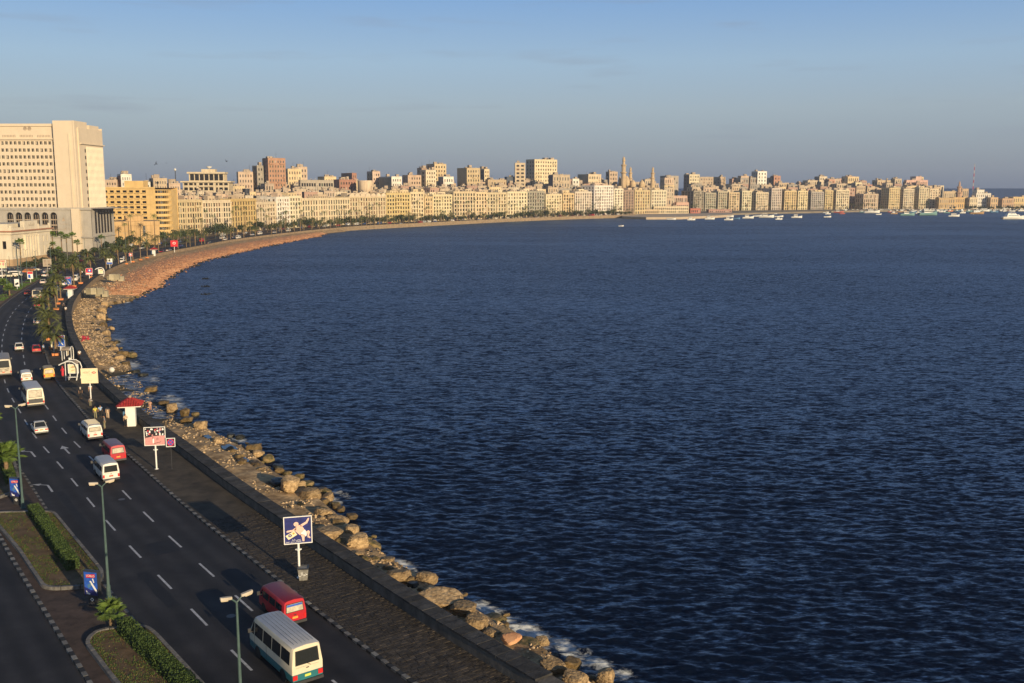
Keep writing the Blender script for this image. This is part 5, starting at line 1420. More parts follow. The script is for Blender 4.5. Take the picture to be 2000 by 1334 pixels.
# box-bodied vehicle (van, minibus, bus)
def van(name, label, cat, pm, L, Wd, Hh, zbelt=None, nwin=3, band=None, roof=None, plate='plate_o', rear='glass', lamps='low', nose=.9, rack=False, group=None, rear_h=(.0, 1.0), wheel=.33, bumper='dark_metal', rlean=.10, loc=(0, 0, 0), rotz=0, mirrors=True, fullglass=False, sticker=None, z0=.28, tailw=.17, tailh=.32):
    T = thing(name, label, cat, loc, rotz, group)
    h = Wd / 2; zb = zbelt or Hh * .52; r = .16; ht = h * .90; y0 = -L / 2
    secs = [(y0, .955, .97, .93, 0, zb, Hh * .985, rlean), (y0 + .12, 1, 1, 1, 0, zb, Hh, rlean * .9), (y0 + L * .3, 1, 1, 1, 0, zb, Hh, 0), (y0 + L - nose * 1.25, 1, 1, 1, 0, zb, Hh, 0), (y0 + L - nose * .75, 1, 1, .97, 0, zb, Hh * .985, -.15), (y0 + L - .12, .97, .98, .90, 0, zb * .98, Hh * .93, -nose * .62), (y0 + L, .90, .92, .82, .04, zb * .95, Hh * .89, -nose * .66)]
    rings = [ring(y, h * a, h * b, ht * c, z0 + dz, zbb, zt, r, .05, ln) for y, a, b, c, dz, zbb, zt, ln in secs]
    mats = [pm, band or pm, roof or pm]
    n = len(rings[0])
    def mi(k, j):
        if band and (j in (0, 1, n - 2, n - 3)): return 1
        if j in (5, 6, 7, 8): return 2
        return 0
    m_ = MB(); m_.loft(rings, mi, False, True)
    # rear face, with the coloured band low down
    R0 = rings[0]
    half = len(R0)
    pairs = [(R0[k], R0[half - 1 - k]) for k in range(7)]
    for k in range(6):
        (a, b), (c, d) = pairs[k], pairs[k + 1]
        m_.poly([b, a, c, d], 1 if (band and k < 2) else 0)
    m_.poly([pairs[6][1], pairs[6][0], R0[7]], 0)
    m_.poly([R0[0]] + [q[0] for q in rings[1:]] + [q[-1] for q in rings[::-1]], 0)
    m_.build('body', mats, T, smooth=32)
    # rear window
    g = .022
    za, zc = zb + .06 + rear_h[0], zb + (Hh - r - .12 - zb) * rear_h[1]
    ya, yc = y0 + rlean * (za - zb) - g, y0 + rlean * (zc - zb) - g
    xa, xc = ht * .80, ht * .74
    seal = MB(); seal.poly([(-xa - .05, ya + .008, za - .05), (xa + .05, ya + .008, za - .05), (xc + .05, yc + .008, zc + .05), (-xc - .05, yc + .008, zc + .05)])
    w_ = quadpart('rear_window', T, [(-xa, ya, za), (xa, ya, za), (xc, yc, zc), (-xc, yc, zc)], M[rear])
    seal.build('window_seal', M['black'], T)
    if sticker:
        f = .70; zs = za + (zc - za) * f; ys = ya + (yc - ya) * f
        quadpart('window_sticker', T, [(-xa * .93, ys - .008, zs), (xa * .93, ys - .008, zs), (xc * .96, yc - .008, zc - .02), (-xc * .96, yc - .008, zc - .02)], M[sticker])
    # side windows
    ys0, ys1 = y0 + .28, y0 + L - nose * 1.2
    step = (ys1 - ys0) / nwin
    zw0, zw1 = zb + .05, Hh - r - .17
    for sx in (-1, 1):
        x0_, x1_ = side_x(zw0, h, ht, zb, Hh, r) + .012, side_x(zw1, h, ht, zb, Hh, r) + .012
        for k in range(nwin):
            a, b = ys0 + k * step + .05, ys0 + (k + 1) * step - .05
            p = [(sx * x0_, a, zw0), (sx * x0_, b, zw0), (sx * x1_, b, zw1), (sx * x1_, a, zw1)]
            quadpart('side_window', T, p if sx > 0 else p[::-1], M['glass'])
        a, b = ys1 + .05, y0 + L - nose * .78
        p = [(sx * x0_, a, zw0), (sx * (x0_ - .01), b + .25, zw0), (sx * (x1_ - .02), b - .1, zw1), (sx * x1_, a, zw1)]
        quadpart('door_window', T, p if sx > 0 else p[::-1], M['glass'])
        # door lines, handle
        dl = MB()
        for yy in (ys1, ys1 - step * 1.4): dl.box(sx * (h + .003) - .004, sx * (h + .003) + .004, yy - .008, yy + .008, z0 + .3, zb)
        dl.build('door_seam', M['black'], T)
        if mirrors:
            mr_ = MB(); mr_.obox((sx * (h + .2), y0 + L - nose * .8, zb + .28), (.2, 0, 0), (0, .09, 0), (0, 0, .28)); mr_.tube([(sx * (h - .05), y0 + L - nose * .85, zb + .1), (sx * (h + .16), y0 + L - nose * .8, zb + .25)], .02, 5)
            mr_.build('wing_mirror', M['dark_metal'], T)
        tl = MB()
        zl = z0 + .42 if lamps == 'low' else zb - .42
        tl.obox((sx * (h * .955 - tailw * .5), y0 - .012, zl), (tailw, 0, 0), (0, .05, 0), (0, 0, tailh)); tl.build('tail_light', M['tail'], T)
        hl = MB(); hl.obox((sx * h * .66, y0 + L - .01, z0 + .45), (.26, 0, 0), (0, .08, 0), (0, 0, .2)); hl.build('headlight', M['headlight'], T)
    # windscreen
    zf0, zf1 = zb + .04, Hh * .86
    yf = lambda z: y0 + L - .115 - nose * .62 * max(0, z - zb * .98) + .03
    quadpart('windscreen', T, [(h * .80, yf(zf0), zf0), (-h * .80, yf(zf0), zf0), (-h * .70, yf(zf1), zf1), (h * .70, yf(zf1), zf1)], M['glass'])
    bm_ = MB(); bm_.box(-h * .97, h * .97, y0 - .11, y0 + .06, z0 - .02, z0 + .17); bm_.build('bumper', M[bumper], T)
    bm_ = MB(); bm_.box(-h * .93, h * .93, y0 + L - .06, y0 + L + .09, z0, z0 + .2); bm_.build('bumper', M[bumper], T)
    pl = MB(); pl.box(-.2, .2, y0 - .03, y0 - .012, z0 + .34, z0 + .49); pl.build('number_plate', M[plate], T)
    tg = MB(); tg.box(-h * .74, h * .74, y0 - .006, y0 - .004, zb - .10, zb - .09); tg.box(-.09, .09, y0 - .04, y0 - .004, zb - .22, zb - .17); tg.build('tailgate_trim', M['dark_metal'], T)
    wheel_set(T, h - .12, (y0 + L * .2, y0 + L * .78), wheel)
    wa = MB()
    for sx in (-1, 1):
        for y in (y0 + L * .2, y0 + L * .78):
            pts = [(sx * (h + .006), y + (wheel + .07) * math.cos(PI * j / 8), max(z0 + .01, wheel + (wheel + .07) * math.sin(PI * j / 8))) for j in range(9)]
            wa.poly(pts if sx < 0 else pts[::-1])
    wa.build('wheel_arch', M['black'], T)
    if rack:
        rk = MB()
        for sx in (-1, 1): rk.tube([(sx * ht * .82, y0 + .35, Hh + .14), (sx * ht * .82, y0 + L * .62, Hh + .14)], .025, 5)
        for k in range(7):
            y = y0 + .35 + (L * .62 - .35) * k / 6; rk.box(-ht * .84, ht * .84, y - .035, y + .035, Hh + .13, Hh + .16)
            for sx in (-1, 1): rk.tube([(sx * ht * .82, y, Hh - .05), (sx * ht * .82, y, Hh + .14)], .02, 4)
        rk.build('roof_rack', M['printcream'], T)
    return T

# saloon or hatchback
def car(name, label, pm, L=4.1, Wd=1.6, Hh=1.38, hatch=False, plate='plate_o', group=None, loc=(0, 0, 0), rotz=0, roof=None, sign=None, wheel=.29):
    T = thing(name, label, 'car', loc, rotz, group)
    h = Wd / 2; y0 = -L / 2; zh = Hh * .60; z0 = .2
    def low(y, a, zt, lo=0): 
        w = h * a
        pr = [(w * .9, z0 + lo), (w, z0 + .14 + lo), (w, zt - .18), (w * .93, zt - .03), (w * .6, zt + .01), (0, zt + .025)]
        return [(x, y, z) for x, z in pr] + [(-x, y, z) for x, z in pr[-2::-1]]
    m_ = MB(); m_.loft([low(y0, .90, zh * .97, .05), low(y0 + .1, .97, zh), low(y0 + L * .25, 1, zh), low(y0 + L * .7, 1, zh), low(y0 + L * .93, .97, zh * .92), low(y0 + L, .86, zh * .84, .06)], 0, True, True)
    m_.build('body', pm, T, smooth=38)
    # greenhouse
    yr = y0 + (.10 if hatch else L * .20); yf = y0 + L * .69
    ht = h * .74; zt = Hh
    base = [(yr, h * .90, zh - .02), (yf, h * .90, zh - .02)]
    ta, tb = yr + (.42 if hatch else .55), yf - .72
    g = MB()
    B_ = [(-h * .9, yr, zh - .03), (h * .9, yr, zh - .03), (h * .9, yf, zh - .03), (-h * .9, yf, zh - .03)]
    T_ = [(-ht, ta, zt - .04), (ht, ta, zt - .04), (ht, tb, zt - .04), (-ht, tb, zt - .04)]
    U_ = [(-ht * .86, ta + .1, zt), (ht * .86, ta + .1, zt), (ht * .86, tb - .08, zt), (-ht * .86, tb - .08, zt)]
    g.loft([B_, T_, U_], 0, False, True); g.build('cabin', roof or pm, T)
    def pane(nm, a, b, c, d, ins=.10, off=.012, m='glass'):
        a, b, c, d = map(Vector, (a, b, c, d)); cen = (a + b + c + d) / 4; n = (b - a).cross(d - a).normalized()
        pts = [p + (cen - p) * ins + n * off for p in (a, b, c, d)]
        quadpart(nm, T, [tuple(p) for p in pts], M[m])
    pane('rear_window', B_[0], B_[1], T_[1], T_[0], .11)
    pane('windscreen', B_[2], B_[3], T_[3], T_[2], .11)
    def lerp(a, b, f): return tuple(Vector(a).lerp(Vector(b), f))
    pane('side_window', B_[1], lerp(B_[1], B_[2], .47), lerp(T_[1], T_[2], .44), T_[1], .12); pane('side_window', lerp(B_[1], B_[2], .5), B_[2], T_[2], lerp(T_[1], T_[2], .48), .12)
    pane('side_window', lerp(B_[3], B_[0], .53), B_[0], T_[0], lerp(T_[3], T_[0], .56), .12); pane('side_window', B_[3], lerp(B_[3], B_[0], .5), lerp(T_[3], T_[0], .52), T_[3], .12)
    for sx in (-1, 1):
        q = MB(); q.obox((sx * h * .70, y0 - .004, zh - .20), (.36, 0, 0), (0, .05, 0), (0, 0, .15)); q.build('tail_light', M['tail'], T)
        q = MB(); q.obox((sx * h * .62, y0 + L - .01, zh - .24), (.3, 0, 0), (0, .06, 0), (0, 0, .15)); q.build('headlight', M['headlight'], T)
        q = MB(); q.obox((sx * (h + .07), y0 + L * .62, zh + .1), (.16, 0, 0), (0, .08, 0), (0, 0, .11)); q.build('wing_mirror', M['dark_metal'], T)
    q = MB(); q.box(-h * .95, h * .95, y0 - .12, y0 + .02, z0 + .08, z0 + .22); q.build('bumper', M['chrome'] if not hatch else M['dark_metal'], T)
    q = MB(); q.box(-h * .92, h * .92, y0 + L - .02, y0 + L + .1, z0 + .08, z0 + .22); q.build('bumper', M['chrome'] if not hatch else M['dark_metal'], T)
    q = MB(); q.box(-.19, .19, y0 - .03, y0 - .012, zh - .26, zh - .14); q.build('number_plate', M[plate], T)
    wheel_set(T, h - .1, (y0 + L * .2, y0 + L * .8), wheel, .17)
    wa = MB()
    for sx in (-1, 1):
        for y in (y0 + L * .2, y0 + L * .8):
            pts = [(sx * (h + .006), y + (wheel + .05) * math.cos(PI * j / 8), max(z0 + .01, wheel + (wheel + .05) * math.sin(PI * j / 8))) for j in range(9)]
            wa.poly(pts if sx < 0 else pts[::-1])
    wa.build('wheel_arch', M['black'], T)
    if sign:
        q = MB(); q.box(-.3, .3, (ta + tb) / 2 - .1, (ta + tb) / 2 + .1, zt, zt + .16); q.build('roof_sign', M[sign], T)
    return T

def on_road(px, py, L, turn=0.0, z=0.0):
    p = P(px, py, z); s, t = st_of(p); a = heading(s) + turn
    d = Vector((-math.sin(a), math.cos(a), 0)); c = p + d * (L / 2)
    # keep the same lane while the road bends
    if turn == 0.0:
        s2, t2 = st_of(c); c = cpos(s2, t, z); a = heading(s2)
    return (c.x, c.y, z), a
white = paint('white', (.66, .62, .54)); creamv = paint('cream', (.66, .58, .42)); red = paint('red', (.42, .012, .022)); dred = paint('dark_red', (.17, .010, .018))
teal = paint('teal', (.022, .14, .155)); yellow = paint('yellow', (.62, .34, .03)); silver = paint('silver', (.42, .42, .40)); greyr = paint('grey_roof', (.40, .40, .40)); black_p = paint('black', (.02, .02, .024)); blue_p = paint('blue', (.04, .08, .2)); beige = paint('beige', (.46, .40, .29)); greenp = paint('olive', (.18, .19, .13))

l, a = on_road(602, 1339, 6.6)
T = van('minibus', 'white and teal minibus with a long grey roof, nearest vehicle on the road', 'minibus', paint('coach_cream', (.64, .56, .40)), 6.6, 2.06, 2.62, 1.42, 4, teal, greyr, 'plate_y', lamps='low', loc=l, rotz=a, nose=.8, wheel=.4, z0=.32, tailw=.30, tailh=.30, rear_h=(.04, .98))
q = MB()
for k in range(6):
    x = -.62 + k * .25; q.box(x - .012, x + .012, -2.9, 2.2, 2.652 + .02 * (1 - abs(x)), 2.672 + .02 * (1 - abs(x)))
q.build('roof_rib', greyr, T)
q = MB(); q.tube([(.2, -3.36, 1.36), (-.12, -3.42, 1.58)], .015, 4); q.build('wiper', M['black'], T)
q = MB()
for x in (-.5, .05, .55): q.box(x - .2, x + .2, -2.9, -2.72, 1.5, 1.85)
q.build('seat_back', M['tank'], T)
l, a = on_road(577, 1224, 4.5)
van('minivan', 'bright red minivan with a blue strip over its curtained rear window', 'van', red, 4.5, 1.7, 1.95, 1.08, 3, None, dred, 'plate_o', 'glass_pale', lamps='low', loc=l, rotz=a, nose=.7, sticker='bluep', bumper='dark_metal')
l, a = on_road(218, 942, 4.6)
van('minivan', 'white minivan with a grey roof and red plate behind the dark red one', 'van', white, 4.6, 1.7, 2.0, 1.1, 3, None, greyr, 'plate_r', 'glass', loc=l, rotz=a, nose=.7)
l, a = on_road(232, 904, 4.4)
van('minivan', 'dark red minivan with a purplish roof ahead of the white one', 'van', red, 4.4, 1.68, 1.95, 1.08, 3, None, paint('plum', (.16, .10, .13)), 'plate_o', 'glass_pale', loc=l, rotz=a, nose=.7)
l, a = on_road(187, 860, 4.6)
van('station_wagon', 'white estate car with a slatted cream roof rack by the promenade kerb', 'estate car', white, 4.6, 1.72, 1.85, 1.1, 3, None, greyr, 'plate_r', 'glass_pale', loc=l, rotz=a, nose=1.0, rack=True)
l, a = on_road(82, 849, 4.1)
car('saloon_car', 'white saloon car with red tail lights below the tall left lamp post', white, loc=l, rotz=a, roof=silver)
l, a = on_road(71, 797, 6.8)
T = van('minibus', 'cream minibus seen from behind with a dark engine grille under its rear window', 'minibus', creamv, 6.8, 2.25, 2.75, 1.5, 5, None, greyr, 'plate_r', 'glass_pale', loc=l, rotz=a, nose=.5, wheel=.42, z0=.4)
q = MB(); q.box(-.9, .9, -3.46, -3.405, .72, 1.3); q.build('engine_grille', M['dark_metal'], T)
l, a = on_road(53, 748, 4.0)
van('hatchback', 'small white hatchback just ahead of the cream minibus', 'car', white, 4.0, 1.6, 1.6, .95, 2, None, None, 'plate_o', 'glass_pale', loc=l, rotz=a, nose=.9, rack=False)
l, a = on_road(97, 742, 4.0)
van('minivan', 'yellow minivan driving past the curved bus shelter', 'van', yellow, 4.0, 1.62, 1.85, 1.02, 3, None, paint('mustard', (.34, .22, .05)), 'plate_o', 'glass_pale', loc=l, rotz=a, nose=.7)
l, a = on_road(8, 737, 8.0)
T = van('old_bus', 'dusty beige bus cut off by the left edge with dark chevrons on its tail', 'bus', beige, 8.0, 2.4, 2.9, 1.55, 6, None, paint('grey_brown', (.22, .19, .15)), 'plate_r', 'glass', loc=l, rotz=a, nose=.5, wheel=.45, z0=.42)
q = MB()
for sx in (-1, 1):
    for k in range(2):
        q.poly([(sx * .15, -4.02, .95 + k * .22), (sx * .8, -4.02, 1.12 + k * .22), (sx * .8, -4.02, 1.2 + k * .22), (sx * .15, -4.02, 1.03 + k * .22)][::sx])
q.build('chevron', M['printblack'], T)
l, a = on_road(38, 686, 3.9)
car('hatchback', 'white hatchback, alone in the middle lane left of the red car', white, 3.9, 1.58, 1.42, True, loc=l, rotz=a)
l, a = on_road(72, 690, 3.8)
car('hatchback', 'small bright red car by the promenade kerb near the blue poster', red, 3.8, 1.55, 1.42, True, loc=l, rotz=a)
l, a = on_road(73, 634, 4.0)
car('saloon_car', 'white saloon car beside the leaning palm crowns', white, 4.0, 1.58, 1.4, loc=l, rotz=a)
l, a = on_road(73, 601, 4.0)
car('saloon_car', 'dark maroon saloon following the dark-backed truck', dred, 4.0, 1.6, 1.4, loc=l, rotz=a)
l, a = on_road(53, 577, 4.0)
car('saloon_car', 'maroon car passing close to the planted median left of the truck', dred, 4.0, 1.6, 1.4, loc=l, rotz=a)
l, a = on_road(72, 586, 6.5)
T = van('truck', 'cream truck with an open dark cargo back', 'truck', beige, 6.5, 2.3, 2.8, 1.5, 1, None, black_p, 'plate_r', 'glass', loc=l, rotz=a, nose=.5, wheel=.45, z0=.45)
l, a = on_road(83, 555, 4.0)
car('saloon_car', 'white saloon car left of the big palm crowns', white, 4.0, 1.6, 1.42, loc=l, rotz=a)

# ------------------------------------------------------------ distant cars: one small mesh each
def small_car(pm, kind):
    m_ = MB()
    if kind == 'van':
        L, h, Hh = 4.4, .84, 1.95
        m_.loft([ring(-L / 2, h * .96, h, h * .85, .25, 1.05, Hh * .97), ring(-L / 2 + .3, h, h, h * .88, .25, 1.05, Hh), ring(L / 2 - 1, h, h, h * .88, .25, 1.05, Hh), ring(L / 2, h * .9, h * .92, h * .75, .3, .98, 1.3)], 0)
        m_.box(-.62, .62, -L / 2 - .03, -L / 2 + .05, 1.12, 1.7, 1)
        for s in (-1, 1): m_.obox((s * h * .945, -.3, 1.42), (.05, 0, 0), (0, 3.0, 0), (0, 0, .46), 1)
    else:
        L, h, Hh = 4.1, .8, 1.4
        m_.loft([ring(-L / 2, h * .9, h * .95, h * .8, .22, .6, .82, .05, .02), ring(-L / 2 + .2, h, h, h * .9, .2, .6, .86, .05, .02), ring(L / 2 - .4, h, h, h * .9, .2, .6, .82, .05, .02), ring(L / 2, h * .9, h * .9, h * .8, .25, .5, .7, .05, .02)], 0)
        B_ = [(-h * .88, -L * .32, .84), (h * .88, -L * .32, .84), (h * .88, L * .2, .84), (-h * .88, L * .2, .84)]; T_ = [(-h * .7, -L * .2, Hh), (h * .7, -L * .2, Hh), (h * .7, L * .04, Hh), (-h * .7, L * .04, Hh)]
        m_.loft([B_, T_], 1, False, False); m_.poly(T_, 0)
        m_.loft([[(x * .9, y * .96, Hh) for x, y, z in T_], [(x * .88, y * .9, Hh + .03) for x, y, z in T_]], 0, False, True)
    for sx in (-1, 1):
        for y in (-L * .3, L * .3): m_.obox((sx * (h - .08), y, .3), (.2, 0, 0), (0, .6, 0), (0, 0, .6), 2)
        m_.obox((sx * h * .7, -L / 2 - .02, .75), (.3, 0, 0), (0, .06, 0), (0, 0, .16), 3)
    return m_.mesh('small_car', [pm, M['glass'], M['black'], M['tail']], 35)
SM = {}
def far_car(p, a, col, kind, label, group=None):
    k = (col, kind)
    if k not in SM: SM[k] = small_car(PAINT[col], kind)
    o = link({'van': 'parked_van'}.get(kind, 'parked_car') if group and 'parked' in group else {'van': 'distant_van'}.get(kind, 'distant_car'), SM[k], None, p, a)
    return tag(o, label, 'van' if kind == 'van' else 'car', group)
cols_ = ['white', 'white', 'silver', 'black', 'dark_red', 'cream', 'blue', 'white', 'red']
# parked in rows at the left, before the classical building
plist = [(6, 541, 'white', 'car', 'white parked car, first of the front row at the left edge'), (20, 541, 'cream', 'car', 'cream parked car in the front row left of the tall pole'), (31, 540, 'white', 'van', 'white parked van in the front row beside the tall pole'), (42, 538, 'silver', 'car', 'silver parked car right of the tall pole'),
         (3, 531, 'white', 'car', 'white parked car in the back row under the left billboard'), (15, 531, 'silver', 'car', 'silver parked car in the back row under the pale billboard'), (27, 531, 'black', 'car', 'black parked car in the back row by the tall pole'), (37, 530, 'white', 'car', 'white parked car in the back row right of the tall pole'), (52, 533, 'black', 'van', 'black parked van before the little orange-striped stall'), (66, 529, 'cream', 'car', 'cream car parked by the striped kerb of the garden')]
for px, py, c, k, lab in plist: far_car(P(px, py, 0), R(-80 + rnd.uniform(-8, 8)), c, k, lab, 'cars parked before the classical building')
def rdcar(px, py, c, k, lab, flip=False, turn=0):
    p = P(px, py, 0); s, t = st_of(p); far_car(p, heading(s) + (PI if flip else 0) + turn, c, k, lab)
rdcar(86, 533, 'silver', 'car', 'silver car behind the big palm crowns'); rdcar(88, 540, 'white', 'car', 'white car half hidden by the big palm crowns')
rdcar(124, 557, 'white', 'car', 'white car between the palm trunks by the red-roofed kiosk'); rdcar(148, 548, 'white', 'van', 'white van between two palm trunks beside the blue poster'); rdcar(155, 543, 'silver', 'car', 'silver car parked between palm trunks right of the white van')
rdcar(240, 513, 'white', 'van', 'white van at the kerb between palms on the bend'); rdcar(150, 508, 'blue', 'van', 'blue and white van on the landward road', True); rdcar(158, 511, 'dark_red', 'car', 'dark red car on the landward road beside the blue van', True)
rdcar(317, 494, 'red', 'car', 'red car near the small far kiosk'); rdcar(330, 491, 'white', 'car', 'white car right of the red car near the far kiosk'); rdcar(410, 477, 'white', 'car', 'white car standing at the mouth of the beach ramp'); rdcar(466, 466, 'white', 'van', 'white van on the road above the beach end')
rdcar(345, 487, 'black', 'car', 'black car passing left of the red sign on the far bend')
# far traffic: one for each gap between the palms
for k in range(74):
    s = S_OF(350, 489) + 12 + k * 11.0 + rnd.uniform(-3, 3)
    if s > NS - 45: break
    lane = rnd.choice((T_KERB + 1.9, T_KERB + 5.2, T_KERB + 8.8, T_MED + 2.5, T_MED + 7.5, T_LC + 1.6))
    lane = min(lane, front_t(s) - 7) if front_t(s) < 42 else lane; c = rnd.choice(cols_); kd = rnd.choice(('car', 'car', 'van')); p = cpos(s, lane, 0)
    far_car(p, heading(s) + (PI if lane > T_MED else 0), c, kd, 'tiny %s %s on the road before %s' % (c.replace('_', ' '), kd, before(pxof0(p))), 'tiny %s %ss on the far corniche' % (c.replace('_', ' '), kd))
# ============================================================ street furniture
def lamp(px, py, label, h=8.6, s=None, t=None, group=None, near=True, span=.28, bearing=None):
    p = P(px, py, .09) if s is None else cpos(s, t, .09)
    ss, _ = st_of(p); n = cnor(ss)
    a = math.atan2(-n.y, -n.x) if bearing is None else bearing
    T = thing('street_lamp', label, 'street lamp', p, a, group)
    m_ = MB(); m_.lathe([(.15, 0), (.15, .9), (.11, 1.0), (.085, h * .6), (.06, h)], 8); m_.build('pole', M['lamp_green'], T, smooth=40)
    m_ = MB(); m_.lathe([(.24, 0), (.24, .06), (.16, .1), (.16, .5)], 8); m_.build('base', M['lamp_green'], T)
    for sx in (-1, 1):
        m_ = MB(); m_.tube([(0, 0, h - .05), (sx * .12, 0, h + .08), (sx * span, 0, h + .21)], [.05, .045, .04], 6); m_.build('arm', M['lamp_green'], T)
        hd = MB(); c = Vector((sx * (span + .28), 0, h + .27)); ex = Vector((sx * .85, 0, .12)).normalized()
        hd.loft([[c + ex * d + Vector((0, y * w, z)) for y, z in ((-1, .0), (1, .0), (.7, .13), (-.7, .13))] for d, w in ((-.31, .08), (-.2, .13), (.18, .14), (.33, .09))], 0)
        o = hd.build('lamp_head', M['lamp_head'], T, smooth=30)
        gl = MB(); gl.loft([[c + ex * d + Vector((0, y * w, z)) for y, z in ((-1, -.003), (1, -.003), (.6, -.09), (-.6, -.09))] for d, w in ((-.09, .08), (.0, .12), (.2, .12), (.3, .07))], 0); gl.build('diffuser', M['lamp_glass'], o)
    return T
lamp(45, 992, 'green twin-headed street lamp at the left, by the small blue light box', 9.6)
lamp(213, 1167, 'green twin-headed street lamp between the two planted median islands', 8.5)
lamp(475, 1464, 'green twin-headed street lamp nearest the camera, cut by the bottom edge', 8.4)
LOFF = st_of(P(213, 1167, 0))[1]
s0_ = st_of(P(45, 992, 0))[0]
for k in range(2, 22):
    s = s0_ + 26 * k
    if s < 150 or s > NS - 60: continue
    _x = pxof0(cpos(s, T_RL + 2.4)); _lab = 'thin twin-headed lamp on the far median %s' % (('before ' + before(_x)) if _x > 330 else 'beside ' + LLM[min(range(len(LLM)), key=lambda j: abs(LLM[j][0] - _x))][1])
    lamp(0, 0, _lab, 9.0, s, T_RL + 2.4, 'lamps on the far median')
# poles on the left
def pole(px, py, ytop, label, r=.09, name='tall_pole'):
    p = P(px, py, 0); h = ztop(ytop, p.y); m_ = MB(); m_.lathe([(r * 1.6, 0), (r * 1.6, .5), (r, .6), (r * .7, h)], 7); tag(m_.build(name, M['lamp_green'], None, loc=p), label, 'pole')
pole(38, 564, 492, 'plain tall grey pole in front of the parked cars', .16)
pole(22, 560, 500, 'thin grey pole left of the plain tall pole', .07)
lamp(54, 545, 'slim twin-headed lamp before the columns of the classical building', 9.5, bearing=R(0))
pole(195, 505, 462, 'flagless pole at the corner of the grey podium', .1)

# hoardings on a single post. p: panel size, h: height of its lower edge
def hoarding(name, label, px, py, w, hh, zl, face, a, post=.09, frame='white', cat='sign', z=Z_PR, post_m='white', off=0.0, collar=True):
    p = P(px, py, z)
    T = thing(name, label, cat, p, a)
    m_ = MB(); m_.lathe([(post * 2.4, 0), (post * 2.4, .04), (post, .05), (post, zl)], 9); m_.build('post', M[post_m], T, smooth=40)
    if collar:
        m_ = MB(); m_.lathe([(post * 1.9, zl - .52), (post * 1.9, zl - .40)], 9); m_.build('collar', M[post_m], T); m_ = MB(); m_.tube([(-post * 2.6, 0, zl - .46), (post * 2.6, 0, zl - .46)], .05, 6); m_.build('clamp', M[post_m], T)
    m_ = MB(); x0, x1 = off - w / 2, off + w / 2; f = .07
    m_.box(x0, x1, .0, .12, zl, zl + hh); m_.build('back_panel', M['dark_metal'], T)
    m_ = MB()
    for b in ((x0, x1, zl, zl + f), (x0, x1, zl + hh - f, zl + hh), (x0, x0 + f, zl + f, zl + hh - f), (x1 - f, x1, zl + f, zl + hh - f)): m_.box(b[0], b[1], -.05, -.002, b[2], b[3])
    m_.build('frame', M[frame], T)
    m_ = MB(); m_.poly([(x0 + f, -.012, zl + f), (x1 - f, -.012, zl + f), (x1 - f, -.012, zl + hh - f), (x0 + f, -.012, zl + hh - f)]); m_.build('printed_face', M[face], T)
    def art(shape, m, lay=1, nm='print'):
        q = MB(); q.poly([(x0 + f + u * (w - 2 * f), -.012 - .003 * lay, zl + f + v * (hh - 2 * f)) for u, v in shape]); return q.build(nm, M[m], T)
    T['_x0'] = x0 + f
    def txt(s_, u, v, size, m, lay=2, al='CENTER'):
        return text(s_, size * (hh - 2 * f), T, (x0 + f + u * (w - 2 * f), -.012 - .003 * lay, zl + f + v * (hh - 2 * f)), (PI / 2, 0, 0), M[m], align=al)
    del T['_x0']
    return T, art, txt
def ell(cx, cy, rx_, ry_, rot=0, n=14):
    return [(cx + rx_ * math.cos(t) * math.cos(rot) - ry_ * math.sin(t) * math.sin(rot), cy + rx_ * math.cos(t) * math.sin(rot) + ry_ * math.sin(t) * math.cos(rot)) for t in [2 * PI * k / n for k in range(n)]]
# the sleeping-baby advertisement on the near promenade (u right, v up)
T, art, txt = hoarding('advertising_sign', 'square navy advertisement with a baby in a nappy on a white post', 585, 1128, 2.15, 2.2, 2.75, 'navy', R(14))
art([(.36, .50), (.46, .66), (.62, .70), (.72, .55), (.80, .38), (.74, .27), (.56, .30), (.48, .38)], 'babyskin', 2, 'print_body')
art(ell(.44, .73, .095, .085), 'babyskin', 3, 'print_head')
for ex_, ey_ in ((.41, .74), (.47, .72)): art(ell(ex_, ey_, .012, .010, n=7), 'pinkp', 4, 'print_eye')
art(ell(.44, .695, .022, .010, n=8), 'redp', 4, 'print_mouth')
art([(.57, .68), (.68, .74), (.80, .80), (.88, .93), (.94, .94), (.92, .86), (.86, .74), (.72, .66), (.62, .60)], 'babyskin', 2, 'print_arm')
art([(.44, .62), (.30, .52), (.10, .50), (.06, .45), (.10, .43), (.30, .45), (.44, .50)], 'babyskin', 2, 'print_arm')
art([(.58, .36), (.64, .20), (.66, .05), (.73, .04), (.74, .20), (.76, .34)], 'babyskin', 2, 'print_leg')
art([(.76, .40), (.90, .46), (.95, .40), (.91, .24), (.97, .18), (.95, .14), (.85, .19), (.86, .34), (.78, .30)], 'babyskin', 2, 'print_leg')
art([(.60, .36), (.76, .50), (.80, .44), (.83, .28), (.78, .22), (.74, .30), (.64, .32)], 'printwhite', 4, 'print_nappy')
art([(.03, .30), (.36, .48), (.47, .32), (.14, .14)], 'printcream', 3, 'print_box'); art(ell(.20, .30, .07, .06, .5), 'navy', 5, 'print_badge'); art(ell(.20, .30, .025, .025), 'printwhite', 6, 'print_badge'); art([(.29, .40), (.36, .42), (.38, .36), (.31, .33)], 'plate_o', 5, 'print_patch')
txt('\ufed4\ufef4\ufee0\ufbfe \ufeb2\ufef4\ufe91', .43, .13, .085, 'printwhite'); txt('\ufed5\ufeee\ufed4\ufe97 \ufea9\ufeee\ufea0\ufee3 \ufedd\ufe8e\ufed4\ufec3\ufef8\ufedf', .32, .055, .075, 'printwhite')
